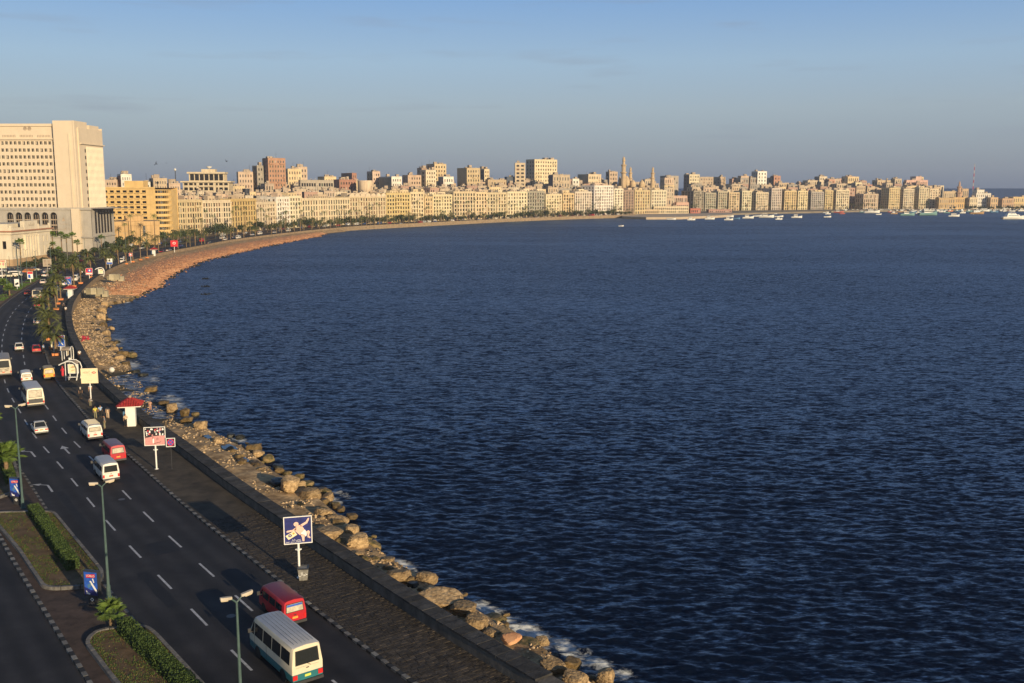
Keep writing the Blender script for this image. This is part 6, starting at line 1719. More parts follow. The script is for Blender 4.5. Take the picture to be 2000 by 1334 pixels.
# pink football-crowd poster
T, art, txt = hoarding('advertising_sign', 'pink poster of a white crowd and a player on a white post', 306, 916, 2.2, 2.05, 2.6, 'pinkp', R(10))
art([(0, .48), (1, .54), (1, 1), (0, 1)], 'printblack', 1, 'print_stand')
for k in range(46):
    u, v = rnd.uniform(.05, .95), rnd.uniform(.55, .95); r_ = rnd.uniform(.022, .05)
    art(ell(u, v, r_, r_ * 1.3, 0, 6), rnd.choice(('printwhite', 'printwhite', 'printwhite', 'redp', 'navy', 'pinkp')), 2 + k % 5, 'print_spectator')
art([(0, .40), (.5, .52), (.5, .55), (0, .46)], 'dark_metal', 3, 'print_line'); art([(.38, .10), (.44, .10), (.46, .30), (.43, .38), (.38, .30)], 'printwhite', 3, 'print_player'); art(ell(.40, .41, .022, .03), 'printblack', 4, 'print_player'); art(ell(.62, .33, .045, .06), 'dark_metal', 2, 'print_mark'); art(ell(.62, .33, .032, .045), 'pinkp', 3, 'print_mark'); art([(.44, .06), (.80, .16), (.80, .18), (.44, .09)], 'dark_metal', 2, 'print_shade')
# no stopping sign
T, art, txt = hoarding('no_stopping_sign', 'square no-stopping sign, red ring and cross on blue, on a thin dark post', 336, 916, .95, .98, 2.45, 'printblack', R(10), .035, 'white', 'traffic sign', post_m='dark_metal', collar=False)
art(ell(.5, .5, .46, .46, 0, 24), 'redp', 1, 'print_ring'); art(ell(.5, .5, .37, .37, 0, 24), 'bluep', 2, 'print_disc')
for sg in (1, -1): art([(.5 - .29, .5 - .23 * sg), (.5 - .23, .5 - .29 * sg), (.5 + .29, .5 + .23 * sg), (.5 + .23, .5 + .29 * sg)][::sg], 'redp', 3 + (sg > 0), 'print_cross')
# pale bank sign
T, art, txt = hoarding('advertising_sign', 'pale square bank sign with red hexagon logo above the strollers', 178, 783, 2.3, 2.15, 2.55, 'printcream', R(8), frame='printcream')
txt('HSBC', .09, .73, .20, 'tank', 2, 'LEFT')
art([(.63, .72), (.72, .80), (.72, .64)], 'redp', 2, 'print_logo'); art([(.93, .72), (.84, .64), (.84, .80)], 'redp', 2, 'print_logo'); art([(.72, .80), (.84, .80), (.78, .72)], 'redp', 2, 'print_logo'); art([(.72, .64), (.78, .72), (.84, .64)], 'redp', 2, 'print_logo')
txt('\ufe8e\ufee8\ufedf\ufeee\ufea3 \ufee2\ufedf\ufe8e\ufecc\ufedf\ufe8d', .48, .57, .075, 'tank'); txt('\ufef2\ufee0\ufea4\ufee4\ufedf\ufe8d \ufedA\ufee8\ufe92\ufedf\ufe8d', .5, .16, .065, 'tank')
# blue toothbrush posters
def brush(label, px, py, w, hh, zl, a, post=.08, post_m='white', z=Z_PR):
    T, art, txt = hoarding('advertising_sign', label, px, py, w, hh, zl, 'bluep', R(a), post, 'dish', z=z, post_m=post_m, collar=False)
    art([(.14, .74), (.86, .78), (.86, .95), (.14, .91)], 'redp', 1, 'print_band'); txt('LOBLO', .5, .845, .13, 'printwhite')
    art([(.34, .60), (.42, .62), (.86, .12), (.78, .08)], 'printwhite', 1, 'print_brush'); art([(.12, .10), (.28, .34), (.36, .14), (.20, .04)], 'printwhite', 1, 'print_tube')
    return T
brush('blue toothbrush poster beside a beige poster near the first palms', 119, 693, 1.75, 2.1, 1.5, 4)
T, art, txt = hoarding('advertising_sign', 'narrow beige poster of a dark-haired figure left of the blue poster', 106, 692, .95, 2.1, 1.3, 'printcream', R(-4), .07, collar=False)
art(ell(.45, .80, .2, .09), 'printblack', 1, 'print_hair'); art([(.2, .3), (.8, .3), (.7, .68), (.3, .68)], 'printwhite', 1, 'print_shirt'); art([(.1, .24), (.95, .2), (.95, .28), (.1, .30)], 'printblack', 2, 'print_line')
brush('blue poster seen past the trunk of the big palm left of the kiosk', 113, 585, 1.6, 2.2, 2.6, 55)
brush('blue poster with a red band between palms above the red-roofed kiosk', 134, 566, 2.0, 2.3, 1.6, 6)
T, art, txt = hoarding('advertising_sign', 'red poster with a blue picture beside the white sculptural shelter', 175, 547, 2.2, 2.2, 1.7, 'redp', R(6), collar=False)
art([(.3, .45), (.85, .45), (.85, .85), (.3, .85)], 'bluep', 1, 'print_picture'); art(ell(.58, .68, .12, .14), 'printwhite', 2, 'print_figure'); art([(.05, .08), (.95, .08), (.95, .30), (.05, .30)], 'printwhite', 1, 'print_band')
T, art, txt = hoarding('advertising_sign', 'white and blue poster with a palm picture on two white legs', 215, 529, 2.1, 2.1, 2.4, 'printwhite', R(6), collar=False)
art([(.0, .0), (1, 0), (1, .32), (0, .32)], 'bluep', 1, 'print_band'); art([(.3, .5), (.7, .45), (.6, .8), (.35, .75)], 'leaf_dark', 1, 'print_palm')
T, art, txt = hoarding('advertising_sign', 'red square sign on a white post at the start of the beach', 341, 492.5, 3.3, 2.9, 2.6, 'redp', R(6), .12, 'redp', collar=False)
art(ell(.5, .55, .22, .2), 'printwhite', 1, 'print_ring'); art(ell(.5, .55, .15, .13), 'redp', 2, 'print_ring')
T, art, txt = hoarding('advertising_sign', 'small red and white round-topped sign between palms on the bend', 256, 513, 1.3, 1.3, 2.6, 'redp', R(6), .08, collar=False); art(ell(.5, .5, .3, .3), 'printwhite', 1, 'print_disc')
T, art, txt = hoarding('billboard', 'pale billboard with red figures at the left edge over parked cars', 5, 545, 3.3, 2.7, 3.6, 'printcream', R(2), .12, z=0, collar=False)
art(ell(.3, .55, .12, .2), 'redp', 1, 'print_figure'); art(ell(.7, .5, .1, .2), 'pinkp', 1, 'print_figure'); art([(.1, .85), (.9, .85), (.9, .95), (.1, .95)], 'redp', 1, 'print_band')
T, art, txt = hoarding('direction_sign', 'grey-green road direction sign behind the big palm crowns', 94, 540, 2.9, 2.6, 3.4, 'lamp_head', R(2), .1, 'lamp_head', z=0, post_m='lamp_head', collar=False)
art([(.1, .1), (.42, .1), (.42, .9), (.1, .9)], 'tank', 1, 'print_panel'); art([(.55, .1), (.9, .1), (.9, .9), (.55, .9)], 'tank', 1, 'print_panel')
T, art, txt = hoarding('advertising_sign', 'small red and blue poster on the planted median among parked cars', 60, 552, 1.75, 2.3, 1.2, 'printwhite', R(4), .08, z=.1, collar=False); art([(0, .7), (1, .7), (1, 1), (0, 1)], 'redp', 1, 'print_band'); art([(.1, .1), (.6, .1), (.5, .6), (.1, .6)], 'bluep', 1, 'print_picture')
T, art, txt = hoarding('advertising_sign', 'black and white poster on the median left of the planted bed', 34, 566, 1.4, 2.2, 1.0, 'printwhite', R(4), .08, z=.1, collar=False); art([(.1, .1), (.9, .3), (.8, .6), (.1, .4)], 'printblack', 1, 'print_shape')
# lit boxes on the median
def lightbox(label, px, py, a):
    p = P(px, py, .09); T = thing('light_box', label, 'advertising box', p, R(a))
    m_ = MB(); m_.box(-.30, .30, -.12, .12, 0, .75); m_.build('pedestal', M['dark_metal'], T)
    m_ = MB(); m_.box(-.62, .62, -.15, .15, .75, 2.65); m_.build('case', M['dark_metal'], T)
    m_ = MB(); m_.poly([(-.54, -.156, .83), (.54, -.156, .83), (.54, -.156, 2.57), (-.54, -.156, 2.57)]); m_.build('poster', M['bluep'], T)
    def art(shape, m, lay, nm):
        q = MB(); q.poly([(-.54 + u * 1.08, -.156 - .003 * lay, .83 + v * 1.74) for u, v in shape]); q.build(nm, M[m], T)
    art([(0, 0), (1, 0), (1, .30), (.5, .22), (0, .34)], 'navy', 1, 'print_shade')
    art([(.16, .74), (.84, .78), (.84, .93), (.16, .88)], 'redp', 1, 'print_band'); text('LOBLO', .22, T, (0, -.166, .83 + 1.74 * .835), (PI / 2, 0, 0), M['printwhite'])
    art([(.40, .60), (.52, .63), (.98, .20), (.90, .10)], 'printwhite', 2, 'print_brush'); art([(.62, .72), (.70, .74), (.78, .56), (.72, .54)], 'printwhite', 2, 'print_brush'); art([(.22, .42), (.50, .56), (.54, .40), (.30, .28)], 'boat_blue', 2, 'print_tube'); art([(.14, .04), (.12, .20), (.22, .12), (.42, .08), (.40, .02)], 'printwhite', 2, 'print_stroke')
    q = MB(); q.poly([(0, -.125, .33), (.17, -.125, .48), (0, -.125, .63), (-.17, -.125, .48)]); q.build('badge', M['printwhite'], T); q = MB(); q.poly([(0, -.129, .40), (.09, -.129, .48), (0, -.129, .56), (-.09, -.129, .48)]); q.build('badge', M['printblack'], T)
lightbox('blue toothbrush advertising box on a black pedestal between the median islands', 183, 1182, -14)
lightbox('blue toothbrush advertising box at the left edge beside the first lamp post', 34, 985, -12)

# litter bin by the baby sign
p = P(593, 1131, Z_PR); T = thing('litter_bin', 'dented grey litter bin with white Arabic writing at the foot of the baby sign', 'bin', p, R(8))
m_ = MB(); m_.loft([[(x * w, y * w, z) for x, y in ((-1, -1), (1, -1), (1, 1), (-1, 1))] for z, w in ((0, .30), (.95, .40))], 0); m_.build('body', mat('bin_grey', (.20, .19, .165), .7, .35, 6), T)
m_ = MB(); m_.box(-.43, .43, -.43, -.38, .9, 1.0); m_.box(-.43, .43, .38, .43, .9, 1.0); m_.box(-.43, -.38, -.379, .379, .9, 1.0); m_.box(.38, .43, -.379, .379, .9, 1.0); m_.poly([(-.38, -.38, .92), (.38, -.38, .92), (.38, .38, .92), (-.38, .38, .92)]); m_.build('rim', M['dark_metal'], T)
text('\ufedd\ufe8e\ufef4\ufea3', .36, T, (0, -.385, .56), (PI / 2 - .1, 0, 0), M['printwhite'])

# kiosks: white pillar under a red tiled pyramid
def kiosk(label, px, py, a, sc=1.0):
    p = P(px, py, Z_PR); T = thing('kiosk', label, 'kiosk', p, R(a)); T.scale = (sc, sc, sc)
    m_ = MB(); m_.box(-.58, .58, -.55, .55, 0, 2.75); m_.build('pillar', M['white'], T)
    m_ = MB(); m_.box(-1.38, 1.38, -1.38, 1.38, 2.62, 2.78); m_.build('eave', M['white'], T)
    for q in range(4):
        rot = Matrix.Rotation(q * PI / 2, 4, 'Z'); nrow, ncol = 5, 9
        rm = MB(); rm.M = rot
        rm.poly([(-1.46, -1.46, 2.78), (1.46, -1.46, 2.78), (0, 0, 3.65)]); o = rm.build('roof_face', M['tile_red'], T)
        for r in range(nrow):
            f0, f1 = r / nrow, (r + 1) / nrow
            w = 1.46 * (1 - (f0 + f1) / 2); n = max(1, int(ncol * (1 - f0)))
            for k in range(n):
                x0, x1 = -w + 2 * w * k / n, -w + 2 * w * (k + 1) / n; xm = (x0 + x1) / 2
                def pt(x, f, d): return (x, -1.46 * (1 - f) - d * .5, 2.78 + .87 * f + d)
                t_ = MB(); t_.M = rot
                A = [pt(x0 + .01, f0 - .03, .05), pt(xm, f0 - .03, .11), pt(x1 - .01, f0 - .03, .05)]; B = [pt(x0 + .01, f1, .02), pt(xm, f1, .08), pt(x1 - .01, f1, .02)]
                t_.poly([A[0], A[1], B[1], B[0]]); t_.poly([A[1], A[2], B[2], B[1]]); t_.poly([A[0], pt(x0 + .01, f0 - .03, 0), pt(x1 - .01, f0 - .03, 0), A[2], A[1]])
                t_.build('roof_tile', M['tile_red'], o)
    m_ = MB(); m_.lathe([(.16, 3.6), (.2, 3.75), (.05, 3.9)], 8); m_.build('finial', M['tank'], T)
    m_ = MB(); m_.box(-.9, -.585, -.3, .4, .6, 1.9); m_.build('shutter', M['boat_blue'], T)
    return T
kiosk('white pillar kiosk with a red tiled pyramid roof nearest the camera', 257, 831, 14)
kiosk('white pillar kiosk with a red tiled roof behind the walkers, among palms', 138.5, 583, 8)
kiosk('small far white kiosk with a red roof on the bend above the beach', 301, 500, 6, 1.05)
# curved white shelters
def shelter(label, px, py, a, front=True):
    p = P(px, py, Z_PR); T = thing('bus_shelter', label, 'bus shelter', p, R(a))
    for y in (-.9, .9):
        arc = [(.75 + .35 * math.sin(t * .9), y, 0) for t in (0,)] and [(1.05 - .0, y, 0), (1.28, y, 1.0), (1.32, y, 1.9), (1.1, y, 2.6), (.55, y, 2.98), (-.2, y, 3.0), (-.95, y, 2.75), (-1.5, y, 2.45)]
        m_ = MB(); m_.tube(arc, .085, 7); m_.build('curved_frame', M['white'], T)
        m_ = MB(); m_.tube([(-.55, y, 0), (-.5, y, 2.9)], .065, 6); m_.build('post', M['white'], T)
    m_ = MB(); A = [(1.1, 2.55), (.55, 2.93), (-.2, 2.95), (-.95, 2.7), (-1.45, 2.42)]
    m_.loft([[(x, -.85, z) for x, z in A], [(x, .85, z) for x, z in A]], 0, False, False, closed=False); m_.loft([[(x, .85, z + .03) for x, z in A], [(x, -.85, z + .03) for x, z in A]], 0, False, False, closed=False); m_.build('roof_sheet', M['tank'], T)
    m_ = MB(); m_.box(-.45, 1.15, -.06, .06, .95, 2.45); m_.build('panel_case', M['white'], T)
    m_ = MB(); m_.poly([(-.33, -.066, 1.07), (1.03, -.066, 1.07), (1.03, -.066, 2.33), (-.33, -.066, 2.33)]); o = m_.build('poster', M['printcream'], T)
    m_ = MB(); m_.poly([(-.1, -.07, 1.9), (.3, -.07, 2.2), (.8, -.07, 2.05), (.4, -.07, 1.8)]); m_.poly([(0, -.07, 1.3), (.7, -.07, 1.5), (.6, -.07, 1.6), (.1, -.07, 1.5)]); m_.build('print_stroke', M['gold'], T)
    m_ = MB(); m_.box(-.4, 1.1, -.7, -.2, .42, .5); m_.box(-.3, -.2, -.6, -.3, 0, .42); m_.box(.9, 1.0, -.6, -.3, 0, .42); m_.build('bench', M['white'], T)
    return T
shelter('curved white bus shelter with a cream poster panel, nearer one', 140, 741, 4)
shelter('second curved white bus shelter behind the nearer one, roof tilted to the road', 132, 703, 100).scale = (.85, .85, .78)
T = shelter('far white curved shelter between palms on the bend', 196, 540, 20)

# ============================================================ people
def skin(name, joints, edges, m, parent, sub=1, root=0):
    me = bpy.data.meshes.new(name); me.from_pydata([j[0] for j in joints], edges, []); me.materials.append(m)
    o = link(name, me, parent)
    md = o.modifiers.new('skin', 'SKIN'); md.use_smooth_shade = True
    sk = me.skin_vertices[0].data if me.skin_vertices else None
    if sk is None:
        me.skin_vertices.new(name='skin') if hasattr(me.skin_vertices, 'new') else None
        sk = me.skin_vertices[0].data
    for i, j in enumerate(joints):
        r = j[1]; sk[i].radius = (r, r) if not hasattr(r, '__len__') else r
        sk[i].use_root = (i == root)
    sb = o.modifiers.new('sub', 'SUBSURF'); sb.levels = sub; sb.render_levels = sub
    return o
def person(label, px, py, rot, top, legs, stride=.16, arm=.12, robe=None, carry=None, hair=True, z=None, h=1.72, scarf=None, bend=0.0, lean=0.0):
    p = P(px, py, Z_PR if z is None else z); T = thing('person', label, 'person', p, rot); k = h / 1.72; T.scale = (k, k, k)
    s = stride; b = bend
    def V(x, y, z_): return (x, y + (b * (z_ - .95) if z_ > .95 else 0), z_ - (.5 * b * b * (z_ - .95) if z_ > .95 else 0))
    hipL, hipR = V(-.09, 0, .92), V(.09, 0, .92); pel = V(0, 0, .95); wa = V(0, 0, 1.12); ch = V(0, 0, 1.32); nk = V(0, .01, 1.47); hd0 = V(0, .02, 1.54); hd = V(0, .03, 1.62); hd1 = V(0, .02, 1.70)
    kL, kR = (-.10, s * .6 + .03, .50), (.10, -s * .4 + .03, .50); aL, aR = (-.10, s, .09), (.10, -s, .12 if s > .1 else .09); tL, tR = (-.11, s + .16, .03), (.11, -s + .14, .04)
    shL, shR = V(-.19, 0, 1.40), V(.19, 0, 1.40); eL, eR = V(-.25, -arm * .6, 1.13), V(.25, arm * .6, 1.13); wL, wR = V(-.25, -arm + .06, .90), V(.25, arm + .10, .90); fL, fR = V(-.24, -arm + .09, .80), V(.24, arm + .13, .80)
    J = [(pel, .11), (wa, .11), (ch, .13), (nk, .055), (hd0, .07), (hd, .098), (hd1, .06), (shL, .06), (eL, .042), (wL, .032), (fL, .03), (shR, .06), (eR, .042), (wR, .032), (fR, .03), (hipL, .085), (kL, .055), (aL, .04), (tL, .035), (hipR, .085), (kR, .055), (aR, .04), (tR, .035)]
    E = [(0, 1), (1, 2), (2, 3), (3, 4), (4, 5), (5, 6), (2, 7), (7, 8), (8, 9), (9, 10), (2, 11), (11, 12), (12, 13), (13, 14), (0, 15), (15, 16), (16, 17), (17, 18), (0, 19), (19, 20), (20, 21), (21, 22)]
    skin('body', J, E, M['skin'], T)
    if robe:
        R_ = [(V(0, 0, 1.40), (.19, .13)), (V(0, 0, 1.1), (.19, .15)), (V(0, .02, .8), (.22, .18)), (V(0, .02, .4), (.23, .21)), (V(0, .02, .1), (.25, .24)), (shL, .085), (eL, .07), (wL, .06), (shR, .085), (eR, .07), (wR, .06)]
        skin('robe', R_, [(0, 1), (1, 2), (2, 3), (3, 4), (0, 5), (5, 6), (6, 7), (0, 8), (8, 9), (9, 10)], robe, T)
    else:
        S_ = [(V(0, 0, .93), (.155, .125)), (V(0, 0, 1.12), (.15, .125)), (V(0, 0, 1.33), (.175, .135)), (shL, .08), (V(-.24, -arm * .4, 1.2), .065), (shR, .08), (V(.24, arm * .4, 1.2), .065)]
        skin('shirt', S_, [(0, 1), (1, 2), (2, 3), (3, 4), (2, 5), (5, 6)], top, T)
        Tn = [(V(0, 0, .96), (.145, .12)), (hipL, .105), (kL, .078), ((aL[0], aL[1], .12), .068), (hipR, .105), (kR, .078), ((aR[0], aR[1], .13), .068)]
        skin('trousers', Tn, [(0, 1), (1, 2), (2, 3), (0, 4), (4, 5), (5, 6)], legs, T)
    hm = scarf or (M['hair'] if hair else None)
    if hm:
        skin('headscarf' if scarf else 'hair', [(V(0, -.0, 1.60), .108 if scarf else .10), (V(0, -.01, 1.69), .09)] + ([(V(0, -.02, 1.45), .12)] if scarf else []), [(0, 1)] + ([(0, 2)] if scarf else []), hm, T)
    f = MB(); f.obox(Vector(hd) + Vector((0, .1, -.0)), (.03, 0, 0), (0, .05, 0), (0, 0, .05)); f.build('nose', M['skin'], T)
    for q in (tL, tR):
        m_ = MB(); m_.obox((q[0], q[1] - .09, q[2] + .01), (.1, 0, 0), (0, .27, 0), (0, 0, .08)); m_.build('shoe', M['black'], T)
    return T
cl = lambda n, c: mat('cloth_' + n, c, .9, .15, 6)
c_y, c_b, c_be, c_k, c_r, c_w, c_g, c_kh, c_pk = cl('yellow', (.55, .48, .07)), cl('light_blue', (.30, .42, .58)), cl('beige', (.52, .38, .25)), cl('black', (.02, .02, .022)), cl('red', (.55, .04, .06)), cl('white', (.66, .63, .56)), cl('grey', (.2, .19, .18)), cl('khaki', (.22, .20, .12)), cl('peach', (.48, .27, .18))
person('stroller in a yellow shirt and khaki trousers, left of a group of three', 187, 818, heading(120) - .2, c_y, c_kh)
person('stroller in a light blue shirt and black trousers, middle of a group of three', 197, 816, heading(120) - .2, c_b, c_k, .12)
person('stroller in beige shirt and trousers, right of a group of three', 211, 818, heading(120) - .2, c_be, c_be, .18)
person('person in dark clothes standing behind the white estate car', 205, 838, heading(120) + 1.2, c_g, c_kh, .05)
person('person in black with a white bag at the kerb left of the bank sign', 158, 779, heading(120) + PI, c_k, c_k, .1, scarf=c_w)
person('person in a peach shirt standing behind the post of the bank sign', 177, 775, heading(120), c_pk, c_k, .05)
person('small grey figure sitting low in front of the bank sign post', 177, 794, 0.4, c_g, c_kh, .02, h=1.3)
person('person in a tan shirt and dark trousers beside the near kiosk', 246, 834, heading(110), c_be, c_k, .08)
person('woman in a long red robe and headscarf beside the curved shelter', 123, 736, 2.6, c_r, c_r, .05, robe=c_r, scarf=c_r)
person('person in a white top leaning near the wall by the bus shelters', 156, 702, 0.7, c_w, cl('brown', (.30, .16, .09)), .08)
person('person in pale clothes walking close to the wall on the bend', 129, 612, heading(170), c_w, c_be, .14)
person('person in black walking ahead on the dark promenade bend', 125, 604, heading(175), cl('slate', (.05, .06, .08)), c_k, .14)
person('person in a pale blue shirt standing on the kerb beside the small red car', 86, 690, 1.0, c_b, c_k, .05)
person('person carrying a big white sack on the flooded apron outside the wall', 221, 736, 0.6, c_w, c_k, .1, z=SEA + .12, bend=.25)
q = MB(); p = P(220, 729, SEA + .12)
rr = [[(r * math.cos(t), r * .8 * math.sin(t), z) for t in [2 * PI * k / 10 for k in range(10)]] for z, r in ((-.4, .2), (-.2, .42), (.1, .5), (.35, .36), (.5, .12))]
q.loft(rr, 0); tag(q.build('sack', c_w, None, smooth=180, loc=P(220, 736, SEA + .12) + Vector((.05, -.28, 1.25))), 'bulging white sack carried on the back of the person outside the wall', 'sack')
person('person in black sitting on the apron behind the near kiosk', 283, 799, 0.8, c_k, c_k, .02, z=-1.0, h=1.35)
person('person in peach clothes crouching on the apron right of the near kiosk', 294, 802, 0.4, c_pk, c_pk, .05, z=-1.0, h=1.45, bend=.4)
person('person in white walking past the far promenade palms', 242, 507, 1.0, c_w, c_w, .1, robe=c_w)
person('person in white by the kerb near the red poster', 161, 538, 1.0, c_w, c_k, .1)
# ============================================================ palms and trees
def frond_geo(mb, L, up, droop, az, wind, n=9, pairs=20, leaf=.34, base=Vector((0, 0, 0)), m=0, rs=rnd):
    ca, sa = math.cos(az), math.sin(az)
    def pos(t):
        r = L * (t - .12 * t * t); z = L * (up * t - droop * t * t)
        return base + Vector((ca * r - wind * L * t * t, sa * r + wind * .25 * L * t * t, z))
    pts = [pos(k / n) for k in range(n + 1)]
    side = Vector((-sa, ca, 0))
    for k in range(n):
        w0, w1 = .05 * (1 - k / n) + .012, .05 * (1 - (k + 1) / n) + .01
        mb.poly([pts[k] - side * w0, pts[k] + side * w0, pts[k + 1] + side * w1, pts[k + 1] - side * w1], m)
    for k in range(pairs):
        t = .10 + .9 * (k + .5) / pairs; p = pos(t); d = (pos(min(1, t + .04)) - pos(t - .04)).normalized()
        ll = leaf * L * .55 * (math.sin(PI * min(1, t * .9 + .12)) ** .7) * rs.uniform(.8, 1.15)
        for sg in (-1, 1):
            tip = p + side * sg * ll * .80 + d * ll * .55 + Vector((-wind * .5 * ll, 0, -ll * rs.uniform(.12, .45)))
            w = d * .075 * L / 2.6
            mb.poly([p - w, p + w, tip], m)
FV = []
for k in range(8):
    mb = MB(); rs = random.Random(40 + k); frond_geo(mb, rs.uniform(2.3, 2.9), rs.uniform(.25, .95), rs.uniform(.55, 1.0), 0, 0, rs=rs); FV.append(mb.mesh('frond', M['frond'], 180))
mb = MB(); frond_geo(mb, 1.9, -.15, .75, 0, 0); FDRY = mb.mesh('frond_dry', M['frond_dry'], 180)
def trunk_mesh(h, r0, r1, rings=14, lean=0.0, mt='bark'):
    mb = MB(); pr = []
    n = rings
    R_ = []
    for k in range(n):
        z0 = h * k / n; rr = r0 + (r1 - r0) * k / n
        for dz, f in ((0, 1.12), (.75, .92)):
            z = z0 + dz * h / n; R_.append([(rr * f * math.cos(2 * PI * j / 8) + lean * (z / h) ** 2, rr * f * math.sin(2 * PI * j / 8), z) for j in range(8)])
    R_.append([(r1 * .6 * math.cos(2 * PI * j / 8) + lean, r1 * .6 * math.sin(2 * PI * j / 8), h) for j in range(8)])
    mb.loft(R_, 0); return mb.mesh('palm_trunk', M[mt], 60)
def date_palm(label, px, py, h, planter=True, nf=32, sc=1.0, z=Z_PR, pt=None, group=None):
    p = pt if pt is not None else P(px, py, z)
    T = thing('palm_tree', label, 'palm tree', p, 0, group)
    lean = rnd.uniform(-.35, .15)
    link('trunk', trunk_mesh(h, .21, .15, int(h * 2.4), lean), T, rotz=0)
    for k in range(nf):
        az = k * 2.39996 + rnd.uniform(-.2, .2)
        o = link('frond', FV[rnd.randrange(8)], T, (lean, 0, h - .05))
        tilt = rnd.uniform(-.15, .45) if k > 6 else rnd.uniform(-.8, -.3)
        # the sea wind pushes the crown inland
        azw = az + .55 * math.sin(az - PI * .95) * -1
        o.rotation_euler = (0, tilt * .8, azw); s = sc * rnd.uniform(1.05, 1.35); o.scale = (s, s, s)
    for k in range(4):
        o = link('dry_frond', FDRY, T, (lean, 0, h - .25)); o.rotation_euler = (0, rnd.uniform(.5, 1.0), k * 1.05 + rnd.uniform(-.3, .3))
    if planter:
        s, _ = st_of(p); a = heading(s); m_ = MB(); m_.M = Matrix.Rotation(a, 4, 'Z')
        m_.box(-.62, .62, -.55, .55, -.02, .42); m_.box(-.68, .68, -.61, .61, .34, .46); m_.build('planter', M['orange'], T)
    return T
NEARP = [(97, 664, 4.3, 'date palm in an orange planter behind the beige and blue poster pair'), (103, 681, 4.0, 'short date palm in an orange planter left of the bus shelters'), (109, 694, 3.6, 'date palm whose trunk stands before the blue poster, nearest of the promenade row'),
         (110, 605, 6.0, 'tall date palm with the biggest windblown crown left of the walkers'), (113, 594, 6.6, 'date palm close behind the biggest crown, left of the red-roofed kiosk'), (119, 586, 6.0, 'date palm in an orange planter at the foot of the red-roofed kiosk'),
         (145, 560, 7.0, 'date palm just behind the red-roofed kiosk with a slanting trunk'), (158, 554, 5.6, 'small-crowned date palm between the white van and the wall'), (179, 542, 6.0, 'date palm behind the red poster on the bend'), (208, 530, 5.6, 'date palm left of the white and blue two-legged poster'),
         (218, 525, 5.0, 'date palm right behind the white and blue two-legged poster'), (232, 520, 7.0, 'tall date palm with a windswept crown left of the white van'), (247, 516, 5.8, 'date palm right of the white van on the bend'), (260, 512, 6.0, 'date palm beside the small round-topped sign'), (275, 508, 8.4, 'tallest date palm of the bend, crown before the ochre hall'), (288, 504, 6.2, 'date palm left of the small far kiosk')]
for px, py, h, lab in NEARP: date_palm(lab, px, py, h)
for px, py, h, lab in ((92, 640, 3.4, 'low bushy date palm by the kerb above the small red car'), (88, 622, 3.8, 'bushy date palm by the kerb beside the white saloon'), (96, 606, 4.2, 'bushy leaning date palm left of the biggest windblown crown'), (116, 552, 4.8, 'date palm in the median behind the biggest windblown crown'), (128, 545, 5.2, 'date palm in the median left of the red and blue posters'), (172, 517, 4.6, 'round-crowned date palm in the median before the podium'), (205, 510, 4.4, 'round-crowned date palm in the median right of the blue van'), (150, 527, 4.6, 'date palm in the median below the blue van')):
    date_palm(lab, px, py, h, planter=False, z=.1)
# fan palms
def fan_leaf_mesh(seed):
    rs = random.Random(seed); mb = MB(); pts = 15
    mb.tube([(0, 0, 0), (.45, 0, .26), (.75, 0, .30)], [.022, .016, .012], 4)
    c = Vector((.72, 0, .30))
    for k in range(pts):
        a = -1.95 + 3.9 * k / (pts - 1); l = .78 * (1 - .10 * abs(a)) * rs.uniform(.9, 1.08)
        d = Vector((math.cos(a), math.sin(a), .22 - .16 * abs(a))).normalized(); s_ = Vector((-math.sin(a), math.cos(a), .0)) * .075
        mid = c + d * l * .6; tip = c + d * l + Vector((0, 0, -.16 * l))
        mb.poly([c, mid - s_, tip, mid + s_])
    return mb.mesh('fan_leaf', M['fan'])
FAN = [fan_leaf_mesh(k) for k in range(4)]
def fan_palm(label, px, py, h, n=22, sc=1.0, r=.2, z=.1, pt=None, dry=4, group=None):
    p = pt if pt is not None else P(px, py, z); T = thing('fan_palm', label, 'palm tree', p, rnd.uniform(0, 6), group)
    link('trunk', trunk_mesh(h, r, r * .8, max(3, int(h * 2.2)), 0), T)
    for k in range(n):
        o = link('fan_leaf', FAN[k % 4], T, (0, 0, h - .05)); f = k / n
        o.rotation_euler = (rnd.uniform(-.2, .2), -1.05 + 1.5 * f + rnd.uniform(-.15, .15), k * 2.4); s = sc * rnd.uniform(.85, 1.1); o.scale = (s, s, s)
    for k in range(dry):
        o = link('dry_frond', FDRY, T, (0, 0, h - .2)); o.rotation_euler = (0, 1.0, k * 1.6 + .4); o.scale = (.45 * sc,) * 3
    return T
fan_palm('small fan palm with a stubby shaggy trunk between the median islands', 219, 1224, .95, 17, .85, .2)
fan_palm('leafy fan palm cut by the left edge beside the tall lamp post', 14, 935, 2.3, 30, 1.35, .24)
fan_palm('fan palm whose leaf tips poke in at the left edge', -22, 885, 3.9, 24, 1.3, .22)
fan_palm('fan palm on the median beside the black and white poster', 8, 572, 2.6, 24, 1.3, .24); fan_palm('smaller fan palm right of the one by the black and white poster', 19, 578, 1.8, 22, 1.3, .24)
